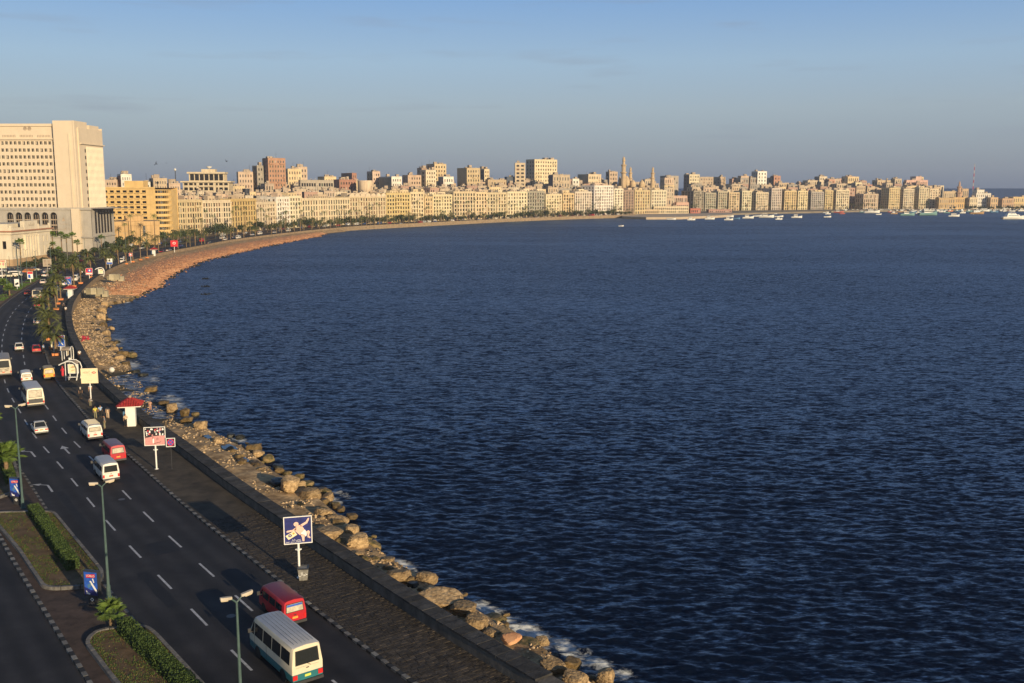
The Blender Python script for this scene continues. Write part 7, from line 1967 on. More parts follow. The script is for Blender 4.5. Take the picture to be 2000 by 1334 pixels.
# tall thin palms before the tower and the waterfront
def tall_palm(label, px, py, ytop, group=None, pt=None, h=None):
    p = pt if pt is not None else P(px, py, 0); hh = h if h else ztop(ytop, p.y)
    return fan_palm(label, 0, 0, hh - 1.2, 16, 1.55, .24, pt=p, dry=5, group=group)
for px, py, yt, lab in ((42, 521, 469, 'tall thin palm in front of the pilasters of the classical building'), (105, 505, 455, 'tall thin palm before the last dark arch of the podium'), (104, 508, 474, 'shorter thick palm at the right corner of the classical building'), (122, 504, 455, 'tall thin palm, left one of three before the grey podium'), (132, 505, 460, 'tall thin palm, middle one of three before the grey podium'), (143, 502, 456, 'tall thin palm, right one of three before the grey podium'), (152, 499, 470, 'thin palm without much crown beside the three tall ones'), (199, 492, 461, 'tall thin palm at the right corner of the podium'), (1, 515, 470, 'tall thin palm at the very left edge'), (116, 508, 485, 'low thick palm among the shrubs before the podium')):
    tall_palm(lab, px, py, yt)

# smaller meshes for the far ones
def far_palm_mesh(seed, h, tall):
    rs = random.Random(seed); mb = MB()
    mb.tube([(0, 0, 0), (.1, 0, h * .5), (0, 0, h)], [.24, .2, .16] if not tall else [.28, .2, .15], 6, 1)
    nf = 22
    for k in range(nf):
        az = k * 2.4; up = rs.uniform(-.2, .9)
        frond_geo(mb, rs.uniform(3.0, 4.0) if not tall else rs.uniform(2.0, 2.6), up, rs.uniform(.6, 1.0), az, .10, 4, 7, .45, Vector((0, 0, h)), 0, rs)
    return mb.mesh('far_palm', [M['frond'] if not tall else M['fan'], M['bark']])
FPM = [far_palm_mesh(k, 4.6 + k * 1.1, False) for k in range(4)]; FTM = [far_palm_mesh(10 + k, 10 + 2.2 * k, True) for k in range(4)]
def pxof(p):
    return 1000 + (p.x / p.y) * 1957
def far_palm(p, tall, rs):
    me = rs.choice(FTM if tall else FPM); b = before(pxof(p))
    o = link('palm_tree', me, None, p, rs.uniform(0, 6)); s = rs.uniform(.85, 1.15); o.scale = (s, s, s)
    k = 'tall thin palm' if tall else 'date palm'
    tag(o, '%s on the far corniche before %s' % (k, b), 'palm tree', '%ss in front of %s' % (k, b))
rs = random.Random(3)
s = S_OF(300, 498) + 8
while s < NS - 40:
    for tt, tall, pr in ((3.4, False, .85), (T_RL + 2.5, False, .6), (T_MED + 1.0, True, .25), (T_PAV + 3.5, True, .6), (T_PAV + 6, False, .3)):
        if rs.random() < pr * (.95 if s < 500 else .85): far_palm(cpos(s + rs.uniform(-3, 3), min(tt, front_t(s) - (5 if tall else 9)), .1), tall, rs)
    s += 8.0 + (s > 500) * 1.0
for x in np.arange(1352, 1836, 9):
    x = float(x) + rs.uniform(-3, 3); b = fbase(x)
    if rs.random() < .75: far_palm(Vector((b.x + rs.uniform(-3, 3), b.y - rs.uniform(8, 22), 0)), rs.random() < .25, rs)

# dark round trees and shrubs
def tree_mesh(seed, r, h, n=420):
    rs = random.Random(seed); mb = MB()
    tk = MB(); tk.tube([(0, 0, 0), (.1, .05, h * .5), (0, 0, h + r * .5)], [.22 * min(1, h), .16 * min(1, h), .06], 6, 0)
    cl_ = [(Vector((rs.gauss(0, .34), rs.gauss(0, .34), rs.gauss(0, .22))) * r, rs.uniform(.45, .66) * r) for _ in range(9)]
    for k in range(n):
        c, cr = rs.choice(cl_); d = Vector((rs.gauss(0, 1), rs.gauss(0, 1), rs.gauss(0, 1))).normalized()
        p = c + d * cr * rs.uniform(.75, 1.05) + Vector((0, 0, h + r * .35)); s_ = r * rs.uniform(.09, .17)
        e1 = d.cross(Vector((rs.gauss(0, 1), rs.gauss(0, 1), rs.gauss(0, 1)))).normalized() * s_; e2 = (d + Vector((rs.gauss(0, .5), rs.gauss(0, .5), rs.gauss(0, .5)))).cross(e1).normalized() * s_ * .8
        mb.poly([p - e1, p + e2, p + e1, p - e2])
    return mb.mesh('tree_crown', [M['leaf_dark']]), tk.mesh('tree_trunk', [M['bark']])
TM = [tree_mesh(k, 2.2, 1.9) for k in range(3)] + [tree_mesh(7, 1.3, .3, 300), tree_mesh(8, 1.1, .25, 300)]
def tree(px, py, lab, k=0, s=1.0, grp=None, p=None):
    o = thing('round_tree' if k < 3 else 'shrub', lab, 'tree' if k < 3 else 'shrub', p if p is not None else P(px, py, 0), rnd.uniform(0, 6), grp); o.scale = (s, s, s * rnd.uniform(.85, 1.1)); link('crown', TM[k][0], o); link('trunk' if k < 3 else 'stem', TM[k][1], o); return o
for x in (1166, 1174, 1181, 1189, 1197, 1205, 1213, 1221, 1229):
    tree(x, 419.6 + rnd.uniform(-.3, .3), 'dark round tree in the clump below the tallest pale block', rnd.randrange(3), rnd.uniform(1.0, 1.5), 'dark trees below the tallest pale block')
for k in range(120):
    s = S_OF(330, 492) + 8 + k * 9.5
    if s > NS - 45: break
    p = cpos(s, min(T_PAV + rs.uniform(-2, 5), front_t(s) - rs.uniform(4, 7)), 0); b = before(pxof(p))
    tree(0, 0, 'small dark street tree at the foot of %s' % b, rnd.randrange(3), rnd.uniform(1.0, 1.7), 'street trees at the foot of %s' % b, p)
for k in range(46):
    x = 1840 + k * 4.0; tree(x, 409.6 - rnd.uniform(0, 2.8), 'dark low tree on the harbour shore before %s' % before(x), rnd.randrange(3), rnd.uniform(.7, 1.25), 'dark trees along the harbour shore')
for (x, y, lab, k, s) in ((96, 508, 'dark bush at the right corner of the classical building', 0, 1.3), (109, 510, 'dark bush left of the three tall palms', 1, 1.2), (86, 513, 'green shrub on the garden strip', 3, 1.6), (118, 506, 'green shrub below the left tall palm', 3, 1.8), (60, 522, 'green garden shrub left of the striped kerb', 3, 1.8), (66, 520, 'green garden shrub above the striped kerb', 4, 1.9), (52, 525, 'green garden shrub beside the small stall', 3, 1.7), (128, 514, 'green shrub in the median before the podium', 4, 2.0), (140, 511, 'green shrub right of the median date palm', 3, 1.8), (165, 503, 'dark shrub under the podium wall', 0, .9), (185, 499, 'dark shrub at the middle of the podium wall', 1, .9), (205, 495, 'dark shrub at the right end of the podium wall', 2, .9), (4, 507, 'dark tree at the left edge before the classical building', 0, 1.6), (13, 514, 'dark bush at the foot of the classical building', 1, 1.0), (100, 520, 'green shrub behind the direction sign', 3, 1.9), (225, 492, 'dark bush before the ochre hall', 0, 1.1), (300, 476, 'dark tree at the foot of the yellow hotel', 0, 1.4), (316, 473, 'dark tree under the rounded hotel corner', 1, 1.4)):
    tree(x, y, lab, k, s)
# railing before the podium
T = thing('railing', 'dark railing along the foot of the grey podium', 'fence', P(150, 501, 0))
a_, b_ = P(100, 507, 0), P(214, 494, 0); d = (b_ - a_)
for k in range(30):
    q = a_ + d * (k / 29) - T.location; m_ = MB(); m_.box(q.x - .07, q.x + .07, q.y - .07, q.y + .07, 0, 1.9); m_.build('rail_post', M['dark_metal'], T)
m_ = MB()
for z in (.5, 1.1, 1.7): m_.tube([a_ - T.location + Vector((0, 0, z)), b_ - T.location + Vector((0, 0, z))], .06, 4)
m_.build('rail', M['dark_metal'], T)
# striped kerb of the garden and the little stall
k_ = tag(MB().build('garden_kerb', M['kerb_pale']), kind='structure') if False else None
m_ = MB(); q0, q1, q2 = P(50, 536, 0), P(72, 528, 0), P(100, 525, 0)
gk = MB(); pts = [q0.lerp(q1, t / 14) for t in range(15)] + [q1.lerp(q2, t / 14) for t in range(1, 15)]
strip_pts = [(p + Vector((0, .3, .18)), p + Vector((0, -.3, .18))) for p in pts]
gk.loft([[(p.x, p.y + .25, .0), (p.x, p.y + .25, .12), (p.x, p.y - .25, .12), (p.x, p.y - .25, 0)] for p in pts], 0)
gko = tag(gk.build('garden_kerb', M['kerb_dark']), kind='structure')
for i in range(0, len(pts) - 1, 2):
    m_ = MB(); a_, b_ = pts[i], pts[i + 1]; m_.loft([[(p.x, p.y + .3, .0), (p.x, p.y + .3, .2), (p.x, p.y - .3, .2), (p.x, p.y - .3, 0)] for p in (a_, b_)], 0); m_.build('kerb_stone', M['white'], gko)
p = P(58, 541, 0); T = thing('market_stall', 'little stall with an orange striped awning among the parked cars', 'stall', p)
m_ = MB(); m_.box(-1.5, 1.5, -.8, .8, 0, 1.5); m_.build('counter', M['dark_metal'], T)
m_ = MB(); m_.poly([(-1.8, -1.3, 2.1), (1.8, -1.3, 2.1), (1.8, 1, 2.7), (-1.8, 1, 2.7)]); m_.box(-1.8, 1.8, -1.32, -1.28, 1.75, 2.1); m_.build('awning', M['orange'], T)
m_ = MB()
for x in (-1.6, 1.6): m_.box(x - .05, x + .05, -1.2, -1.1, 0, 2.1); m_.box(x - .05, x + .05, .8, .9, 0, 2.6)
m_.build('frame', M['dark_metal'], T)

# ============================================================ rocks along the shore
def rock_mesh(seed, blocky=.5, n1=18, n2=12):
    rs = random.Random(seed); off = Vector((rs.uniform(0, 50), rs.uniform(0, 50), rs.uniform(0, 50))); mb = MB()
    pl = []
    base = [(1, 0, 0), (-1, 0, 0), (0, 1, 0), (0, -1, 0), (0, 0, 1), (0, 0, -1)]
    for b_ in base: pl.append(((Vector(b_) + Vector((rs.gauss(0, .2), rs.gauss(0, .2), rs.gauss(0, .14)))).normalized(), rs.uniform(.68, .86)))
    for _ in range(6): pl.append((Vector((rs.gauss(0, 1), rs.gauss(0, 1), rs.gauss(0, .8))).normalized(), rs.uniform(.84, 1.0)))
    def rad(d):
        r = 1.35
        for n_, c in pl:
            k = d.dot(n_)
            if k > .05: r = min(r, c / k)
        r = r * blocky + (1 - blocky) * min(r, .95)
        return r * (1 + .07 * noise.noise(d * 1.7 + off) + .05 * noise.noise(d * 4.3 + off) + .035 * noise.noise(d * 9 + off))
    rings = []
    for i in range(1, n2):
        th = PI * i / n2
        rings.append([(lambda d: d * rad(d))(Vector((math.sin(th) * math.cos(2 * PI * j / n1 + i * .2), math.sin(th) * math.sin(2 * PI * j / n1 + i * .2), -math.cos(th)))) for j in range(n1)])
    mb.loft(rings, 0, False, False)
    for top in (0, 1):
        d = Vector((0, 0, 1 if top else -1)); c = mb.vs([d * rad(d)]); st_ = (n2 - 2) * n1 if top else 0
        for j in range(n1):
            q = (st_ + j, st_ + (j + 1) % n1, c); mb.f.append(q if top else q[::-1]); mb.m.append(0)
    return mb
RK = {}
def rock(label, px, py, wpx, kind='rock', flat=.7, blocky=.7, z=None, grp=None, rot=None, seed=0, asp=1.0, tilt=0.0):
    k = (kind, seed % 6, blocky)
    if k not in RK: RK[k] = rock_mesh(17 + seed % 6 + int(blocky * 10) * 7, blocky).mesh('shore_rock', M[kind], 14)
    zc = -1.7 if z is None else z
    p = P(px, py, zc); w = wpx * p.y / 1957 / 2
    o = link('shore_rock', RK[k], None, p, rot if rot is not None else rnd.uniform(0, 6)); o.scale = (w * asp, w / asp, w * flat)
    o.rotation_euler = (rnd.uniform(-.15, .15) + tilt, rnd.uniform(-.15, .15), rot if rot is not None else rnd.uniform(0, 6))
    return tag(o, label, 'rock', grp)
G = 'rocks along the shore'
ROCKS = [(565, 948, 40, 'rock', 1.05, .95, -.6, 'big pale block standing upright at the edge of the apron'), (586, 948, 24, 'rock', .9, .5, -1.2, 'pale boulder leaning on the right of the big upright block'), (545, 945, 40, 'rock_dark', .6, .7, -1.3, 'black sunken block left of the big upright block'),
 (606, 968, 48, 'rock', .75, .6, -1.3, 'large tilted block with a dark hole, right of the upright block'), (637, 964, 27, 'rock_moss', .8, .4, -1.9, 'round mossy-footed boulder sitting alone on the waterline'), (626, 984, 40, 'rock_wet', .55, .5, -1.9, 'low spreading slab below the round lone boulder'), (631, 1003, 42, 'rock', .6, .55, -1.3, 'smooth orange boulder above the baby sign'), (656, 1018, 46, 'rock', .45, .7, -1.5, 'flat rough slab right of the smooth orange boulder'),
 (640, 1042, 66, 'rock', .42, .85, -.9, 'big flat pale slab against the wall right of the baby sign'), (686, 1036, 36, 'rock', .7, .7, -1.2, 'rough-topped boulder behind the rounded one by the big flat slab'), (702, 1058, 48, 'rock', .75, .6, -1.0, 'big rounded pale boulder, right of the big flat slab'), (728, 1080, 34, 'rock_wet', .5, .5, -1.7, 'low brown wet boulder below the big rounded one'), (700, 1083, 26, 'rock', .5, .7, -1.3, 'broken chunk under the big rounded boulder'), (715, 1092, 22, 'rock_dark', .5, .6, -1.5, 'black wet rock in the gap beside the wall'),
 (757, 1094, 34, 'rock', .4, .8, -1.5, 'narrow rough ledge beyond the gap in the rocks'), (778, 1124, 56, 'rock', .5, .8, -.9, 'wide rough pale boulder left of the domed one'), (832, 1130, 48, 'rock', .65, .4, -1.3, 'domed pale boulder at the waterline halfway down the wall'), (806, 1142, 30, 'rock_dark', .5, .7, -1.2, 'dark clefted rock between the wide and the domed boulders'), (856, 1166, 84, 'rock', .22, .9, -.7, 'long flat rubble slab along the wall below the domed boulder'), (880, 1166, 46, 'rock_wet', .35, .6, -1.6, 'long brown wet ledge beside the flat rubble slab'),
 (905, 1188, 60, 'rock', .4, .8, -.9, 'rough pale slab above the rounded block by the wave'), (931, 1216, 56, 'rock', .55, .75, -.8, 'rounded pale block beside the breaking wave'), (962, 1210, 60, 'rock_moss', .3, .6, -1.8, 'long mossy ledge washed by the breaking wave'), (978, 1230, 34, 'rock_moss', .5, .6, -1.6, 'mossy boulder below the breaking wave'), (958, 1236, 30, 'rock', .4, .7, -1.0, 'broken pale slab standing on edge near the wall'), (997, 1248, 42, 'red_rubble', .35, .7, -.9, 'reddish rubble heap by the wall'), (1030, 1262, 58, 'rock_moss', .5, .5, -1.6, 'large mossy rounded boulder at the waterline near the bottom'), (1062, 1284, 50, 'rock_dark', .4, .6, -1.8, 'black wet rock beyond the large mossy boulder'),
 (1080, 1300, 60, 'rock', .4, .75, -.9, 'rough pale boulder by the wall near the bottom edge'), (1118, 1296, 42, 'rock_wet', .7, .6, -1.5, 'steep brown boulder facing the last foam patch'), (1182, 1322, 48, 'rock', .75, .5, -1.4, 'orange boulder at the bottom edge, farthest out in the water'), (1122, 1326, 62, 'rock', .4, .8, -.8, 'wide rough pale slab at the bottom edge'),
 (496, 876, 36, 'rock_wet', .7, .9, -1.5, 'slanting brown block at the apron edge'), (505, 886, 27, 'rock', .6, .8, -1.6, 'tan slanting block below the brown one'), (525, 896, 28, 'rock_moss', .55, .6, -1.9, 'mossy tan rock at the outer waterline of the apron'), (543, 912, 24, 'rock_dark', .5, .5, -2.0, 'black weedy rock off the apron'), (560, 925, 22, 'rock_moss', .5, .5, -2.0, 'green weedy rock beyond the upright block'), (586, 930, 22, 'rock_moss', .6, .5, -2.0, 'small mossy rock above the upright block'), (601, 945, 26, 'rock_moss', .5, .5, -2.0, 'mossy tan rock right of the leaning boulder'), (655, 985, 20, 'rock_moss', .5, .5, -2.1, 'green weedy rock below the round lone boulder'),
 (391, 832, 29, 'rock', .85, .9, -1.1, 'pinkish pale block alone on the apron edge'), (366, 821, 28, 'rock_wet', .6, .8, -1.5, 'brown flat block left of the pinkish pale block'), (361, 806, 20, 'rock_wet', .9, .7, -1.7, 'upright brown rock in the group above the pinkish block'), (381, 809, 18, 'rock_moss', .6, .5, -2.0, 'dark mossy rock at the right of the group above the pinkish block'), (335, 797, 29, 'rock', .75, .6, -1.6, 'large tan boulder right of the near kiosk'), (321, 787, 26, 'rock_wet', .5, .6, -1.8, 'brown rock behind the large tan boulder'), (468, 853, 22, 'rock_dark', .5, .6, -1.9, 'black rock at the broken rim of the apron'), (450, 850, 20, 'rock_dark', .5, .6, -1.9, 'black wet rock left of the broken rim'),
 (204, 594, 17, 'rock', .9, .7, -1.2, 'first tan block of the shore row below the red beach'), (200, 607, 19, 'rock', .9, .7, -1.3, 'second tan block of the shore row below the red beach'), (199, 621, 21, 'rock', 1.0, .7, -1.3, 'third tan block of the shore row, flat-faced'), (201, 637, 20, 'rock_wet', .8, .7, -1.6, 'darker brown block in the middle of the shore row'), (207, 652, 20, 'rock', .9, .7, -1.5, 'tan block beside the red litter on the shore'), (209, 662, 18, 'rock_wet', .8, .7, -1.6, 'brown block just past the red litter on the shore'), (215, 672, 19, 'rock_wet', .7, .7, -1.6, 'low brown block before the bright rock of the shore row'), (223, 682, 18, 'rock', .7, .7, -1.3, 'bright small rock near the end of the shore row'), (241, 692, 26, 'rock_wet', .7, .7, -1.6, 'long tan block pointing out to sea'), (258, 693, 19, 'rock_moss', .7, .7, -1.7, 'outermost mossy block pointing out to sea'), (233, 701, 24, 'rock', .9, .8, -1.5, 'tall slanting tan block at the end of the shore row'), (246, 711, 20, 'rock_wet', .8, .7, -1.7, 'last brown block at the end of the shore row'),
 (262, 726, 26, 'rock_dark', .4, .5, -2.1, 'black half-drowned rock off the flooded apron'), (279, 732, 24, 'rock_dark', .4, .5, -2.1, 'second black half-drowned rock off the flooded apron'), (295, 760, 30, 'rock_wet', .45, .8, -1.9, 'brown slab rising from the flooded apron')]
for i, (x, y, w, kd, fl, bl, z, lab) in enumerate(ROCKS): rock(lab, x, y, w, kd, fl, bl, z, G, seed=i)
# smaller anonymous stones filling the rim
for k in range(150):
    s = rnd.uniform(S_OF(1060, 1334), S_OF(300, 845)) if k < 105 else rnd.uniform(S_OF(150, 700), S_OF(165, 562))
    t = shore_t(s) + rnd.uniform(-1.6, 2.4); p = cpos(s, t, -1.9 + rnd.uniform(-.2, .25) + max(0, t - shore_t(s)) * .3)
    kd = rnd.choice(('rock', 'rock_wet', 'rock_moss', 'rock_dark', 'rock_wet')); key = (kd, k % 6, .6)
    if key not in RK: RK[key] = rock_mesh(90 + k % 6, .6, 9, 6).mesh('shore_stone', M[kd], 14)
    o = link('shore_stone', RK[key], None, p); w = rnd.uniform(.25, .7); o.scale = (w * rnd.uniform(.8, 1.4), w, w * rnd.uniform(.5, .9)); o.rotation_euler = (rnd.uniform(-.4, .4), rnd.uniform(-.4, .4), rnd.uniform(0, 6))
    RL = [(361, 'the group above the pinkish block'), (405, 'the pinkish pale block'), (465, 'the broken apron rim'), (520, 'the slanting brown block'), (575, 'the big upright block'), (615, 'the tilted holed block'), (655, 'the smooth orange boulder'), (700, 'the big rounded boulder'), (757, 'the narrow rough ledge'), (810, 'the clefted dark rock'), (860, 'the long flat rubble slab'), (930, 'the breaking wave'), (990, 'the reddish rubble heap'), (1050, 'the large mossy boulder'), (1120, 'the last foam patch')]
    pxs = pxof(p); nm = {'rock': 'pale', 'rock_wet': 'brown wet', 'rock_moss': 'green mossy', 'rock_dark': 'black wet'}[kd]; wh = ('near ' + min(RL, key=lambda q: abs(q[0] - pxs))[1]) if k < 105 else 'between the blocks of the shore row'
    tag(o, 'small %s stone at the waterline %s' % (nm, wh), 'stone', 'small %s stones at the waterline %s' % (nm, wh))
OCT = [Vector(v) for v in ((1, 0, 0), (-1, 0, 0), (0, 1, 0), (0, -1, 0), (0, 0, 1), (0, 0, -1))]; OF = ((0, 2, 4), (2, 1, 4), (1, 3, 4), (3, 0, 4), (2, 0, 5), (1, 2, 5), (3, 1, 5), (0, 3, 5))
def pebble(mb, p, r):
    a = rnd.uniform(0, PI); c, s_ = math.cos(a), math.sin(a)
    i = mb.vs([(p.x + (v.x * c - v.y * s_) * r * rnd.uniform(.7, 1.3), p.y + (v.x * s_ + v.y * c) * r * rnd.uniform(.7, 1.3), p.z + v.z * r * rnd.uniform(.45, .8)) for v in OCT])
    mi_ = 0 if rnd.random() < .5 else 1 if rnd.random() < .75 else 2
    for f in OF: mb.f.append(tuple(i + k for k in f)); mb.m.append(mi_)
# half-drowned reef patches, each a low cluster of weedy stones
for i, (x, y, w, lab) in enumerate(((400, 545, 16, 'dark reef patch off the red beach, farthest one'), (403, 560, 14, 'dark reef patch off the red beach, middle one'), (404, 575, 15, 'dark reef patch off the red beach with a speck of foam'), (350, 530, 22, 'weedy reef strip by the still pool of the beach'), (385, 519, 40, 'grey weedy reef beside the still pool'), (440, 503, 50, 'long weedy reef off the middle of the beach'), (490, 488, 60, 'long dark reef off the far part of the beach'), (535, 480, 44, 'dark reef at the far end of the beach'), (300, 565, 22, 'black rocks at the red point'))):
    p = P(x, y, SEA - .04); w = w * p.y / 1957; m_ = MB(); d = ctan(st_of(p)[0])
    for k in range(34):
        q = d * (rnd.gauss(0, .28) * w) + Vector((-d.y, d.x, 0)) * (rnd.gauss(0, .10) * w + rnd.gauss(0, .5)) + Vector((0, 0, rnd.uniform(-.12, .08))); pebble(m_, q, rnd.uniform(.25, .75))
    tag(stuff(m_.build('reef', M['rock_dark'], None, loc=p)), lab, 'reef')
# cut concrete cubes below the wall
CB = []
for k in range(3):
    b_ = rock_mesh(60 + k, 1.0, 16, 10); CB.append(None)
def cube(px, py, lev, lab, a):
    p = P(px, py, -.95 + lev * 1.75); m_ = MB(); w = .74
    m_.loft([[(x * w * f, y * w * f, z) for x, y in ((-.94, -1), (.94, -1), (1, -.94), (1, .94), (.94, 1), (-.94, 1), (-1, .94), (-1, -.94))] for z, f in ((-.02, .98), (.06, 1), (1.66, 1), (1.74, .96))], 0)
    o = m_.build('concrete_cube', M['cube'], None, loc=p, rotz=a + rnd.uniform(-.15, .15)); tag(o, lab, 'concrete block', 'concrete cubes stacked under the wall')
for k, x in enumerate((171, 182, 193, 206)): cube(x, 578.5 + (k % 2), 0, ('leftmost cube in the bottom row of the nearer stack', 'second cube in the bottom row of the nearer stack', 'third cube in the bottom row of the nearer stack', 'rightmost cube in the bottom row of the nearer stack')[k], .1)
for k, x in enumerate((175, 184.5, 197)): cube(x, 574.5, 1, ('leftmost cube on top of the nearer stack', 'middle cube on top of the nearer stack', 'rightmost cube on top of the nearer stack')[k], .1)
for k, x in enumerate((215, 223, 230.5, 237)): cube(x, 549 + (k % 2) * .6, 0, ('leftmost cube in the bottom row of the farther stack', 'second cube in the bottom row of the farther stack', 'third cube in the bottom row of the farther stack', 'rightmost cube in the bottom row of the farther stack')[k], .1)
for k, x in enumerate((219, 229)): cube(x, 546, 1, ('left cube on top of the farther stack', 'right cube on top of the farther stack')[k], .1)
# rubble: red stones on the beach, pale debris on the apron
mb = MB()
for k in range(9000):
    s = S_B0 - 6 + (S_B1 + 12 - S_B0) * rnd.random() ** 1.5; f = 1 - abs(rnd.gauss(0, .30))
    if f < .12: continue
    to = shore_t(s); t = -1.22 + (to + 1.22) * f; p = cpos(s, t); p.z = shore_z(s, f, p) + .03; pebble(mb, p, rnd.uniform(.12, .42) * (1.25 if f > .8 else .85))
tag(mb.build('red_rubble', M['red_rubble']), 'red broken stones heaped along the beach', 'rubble', kind='stuff')
mb = MB()
for k in range(1500):
    s = S_B0 - 6 + (S_B1 + 14 - S_B0) * rnd.random() ** 1.4; t = shore_t(s) - abs(rnd.gauss(0, 1.3)) + .8; p = cpos(s, t, SEA + rnd.uniform(-.15, .2)); pebble(mb, p, rnd.uniform(.15, .55))
tag(mb.build('wet_rubble', [M['rock_dark'], M['red_rubble'], M['rock_wet']]), 'dark wet stones along the waterline of the red beach', 'rubble', kind='stuff')
mb = MB()
for k in range(8500):
    s = rnd.uniform(S_OF(1080, 1334), S_B0 + 40); f = rnd.random() ** .8; to = shore_t(s); t = -1.25 + (to + 1.22) * f; p = cpos(s, t)
    if noise.noise(p * .25) < -.1: continue
    p.z = shore_z(s, f, p) + .01; pebble(mb, p, rnd.uniform(.05, .20) * (1.5 if rnd.random() < .08 else 1))
for k in range(2000):
    s = rnd.uniform(S_OF(150, 700), S_B0 + 30); f = rnd.random() * .8; to = shore_t(s); t = -1.25 + (to + 1.22) * f; p = cpos(s, t)
    p.z = shore_z(s, f, p) + .02; pebble(mb, p, rnd.uniform(.05, .16) if rnd.random() < .8 else rnd.uniform(.2, .42))
tag(mb.build('apron_debris', [M['pebble'], M['concrete_tan'], M['rock_wet']]), 'pale pebbles and broken concrete strewn over the apron', 'debris', kind='stuff')
# puddles and red litter
M['puddle'] = mat('puddle_water', (.02, .028, .04), .05, 0, 1, spec=.6)
for i, (x, y, w, lab) in enumerate(((406, 853, 1.0, 'small puddle near the pinkish block'), (448, 874, 1.9, 'long puddle in the middle of the apron'), (474, 897, 1.5, 'puddle near the apron rim'))):
    p = P(x, y, -1.05); s, t = st_of(p); f = (t + 1.22) / (shore_t(s) + 1.22); z = max(shore_z(s, f, p), -1.4) + .16; p = P(x, y, z); a = heading(s); m_ = MB()
    m_.poly([(w * (1 + .7 * noise.noise(Vector((k, i * 3.1, 0)))) * math.cos(2 * PI * k / 14) * .42 * math.cos(a) - w * math.sin(2 * PI * k / 14) * math.sin(a), w * .42 * math.cos(2 * PI * k / 14) * math.sin(a) + w * math.sin(2 * PI * k / 14) * math.cos(a) * (1 + .8 * noise.noise(Vector((k * .7, i * 2.1, 4)))), 0) for k in range(14)])
    tag(m_.build('puddle', M['puddle'], None, loc=p), lab, 'puddle')
m_ = MB()
for k in range(30):
    p = P(166 + rnd.uniform(-7, 7), 661 + rnd.uniform(-5, 5), -1.0); s, t = st_of(p); f = (t + 1.22) / (shore_t(s) + 1.22); p.z = shore_z(s, f, p) + .1
    m_.obox(p, Vector((rnd.uniform(.2, .5), rnd.uniform(-.3, .3), .05)), Vector((rnd.uniform(-.2, .2), rnd.uniform(.2, .5), .1)), Vector((0, 0, .12)))
tag(m_.build('red_litter', M['redp']), 'scattered red litter on the shore under the wall', 'litter', kind='stuff')
# ============================================================ boats
def hull(L, B, H, sheer=.5):
    st = []
    for t, w, dz in ((0, .62, .05), (.12, .82, 0), (.4, 1, 0), (.65, .92, sheer * .25), (.85, .58, sheer * .65), (1, .04, sheer)):
        y = -L / 2 + L * t; st.append([(B / 2 * w, y, H + dz), (B / 2 * w * .82, y, H * .35), (B / 2 * w * .4, y, -.25), (-B / 2 * w * .4, y, -.25), (-B / 2 * w * .82, y, H * .35), (-B / 2 * w, y, H + dz)])
    return st
def boat_parts(T, L, col, cabin, mast, trim=None):
    B = L * .30; H = L * .10 + .25
    m_ = MB(); st = hull(L, B, H, L * .09); m_.loft(st, 0, True, True, closed=False); m_.build('hull', M[col], T)
    m_ = MB(); m_.loft([[s[0], s[5]] for s in st], 0, False, False, closed=False)
    m_.v = [(x * .96, y, z - .18) for x, y, z in m_.v]; m_.build('deck', M['boat_wood'], T)
    m_ = MB()
    for s in (0, 5): m_.tube([q[s] for q in st], .07, 4)
    m_.build('gunwale', M[trim or 'boat_blue'], T)
    if cabin:
        m_ = MB(); y0, y1 = -L * .28, L * .05 if cabin == 1 else L * .18; h = 1.5 + .05 * L
        m_.loft([[(B * .32, y0, z), (B * .32, y1 + dy, z), (-B * .32, y1 + dy, z), (-B * .32, y0, z)] for z, dy in ((H - .2, .3), (H + h, -.2))], 0); m_.box(-B * .36, B * .36, y0 - .3, y1 + .1, H + h, H + h + .12); m_.build('cabin', M['sail_white'], T)
        m_ = MB(); z0, z1 = H + h * .45, H + h * .82
        for sx in (-1, 1): m_.box(sx * B * .325 - .03, sx * B * .325 + .03, y0 + .25, y1 - .2, z0, z1)
        m_.box(-B * .26, B * .26, y0 - .04, y0 - .01, z0, z1); m_.build('cabin_window', M['glass'], T)
    if mast:
        m_ = MB(); m_.tube([(0, L * .08, 0), (0, L * .08, mast)], [.09, .05], 5); m_.tube([(0, L * .08, mast), (0, L * .48, H + L * .09)], .02, 3); m_.tube([(0, L * .08, mast), (0, -L * .46, H)], .02, 3); m_.build('mast', M['boat_wood'], T)
def boat(label, px, py, lpx, col='sail_white', cabin=0, mast=0, ang=None, group='boats moored in the bay', name='boat', trim=None):
    p = P(px, py, SEA + .05); L = max(3.6, lpx * p.y / 1957 * 1.25); a = R(-90 if px < 1700 else -80) + rnd.uniform(-.25, .25) if ang is None else ang
    T = thing(name, label, 'boat', p, a, group); boat_parts(T, L, col, cabin, mast, trim); return T
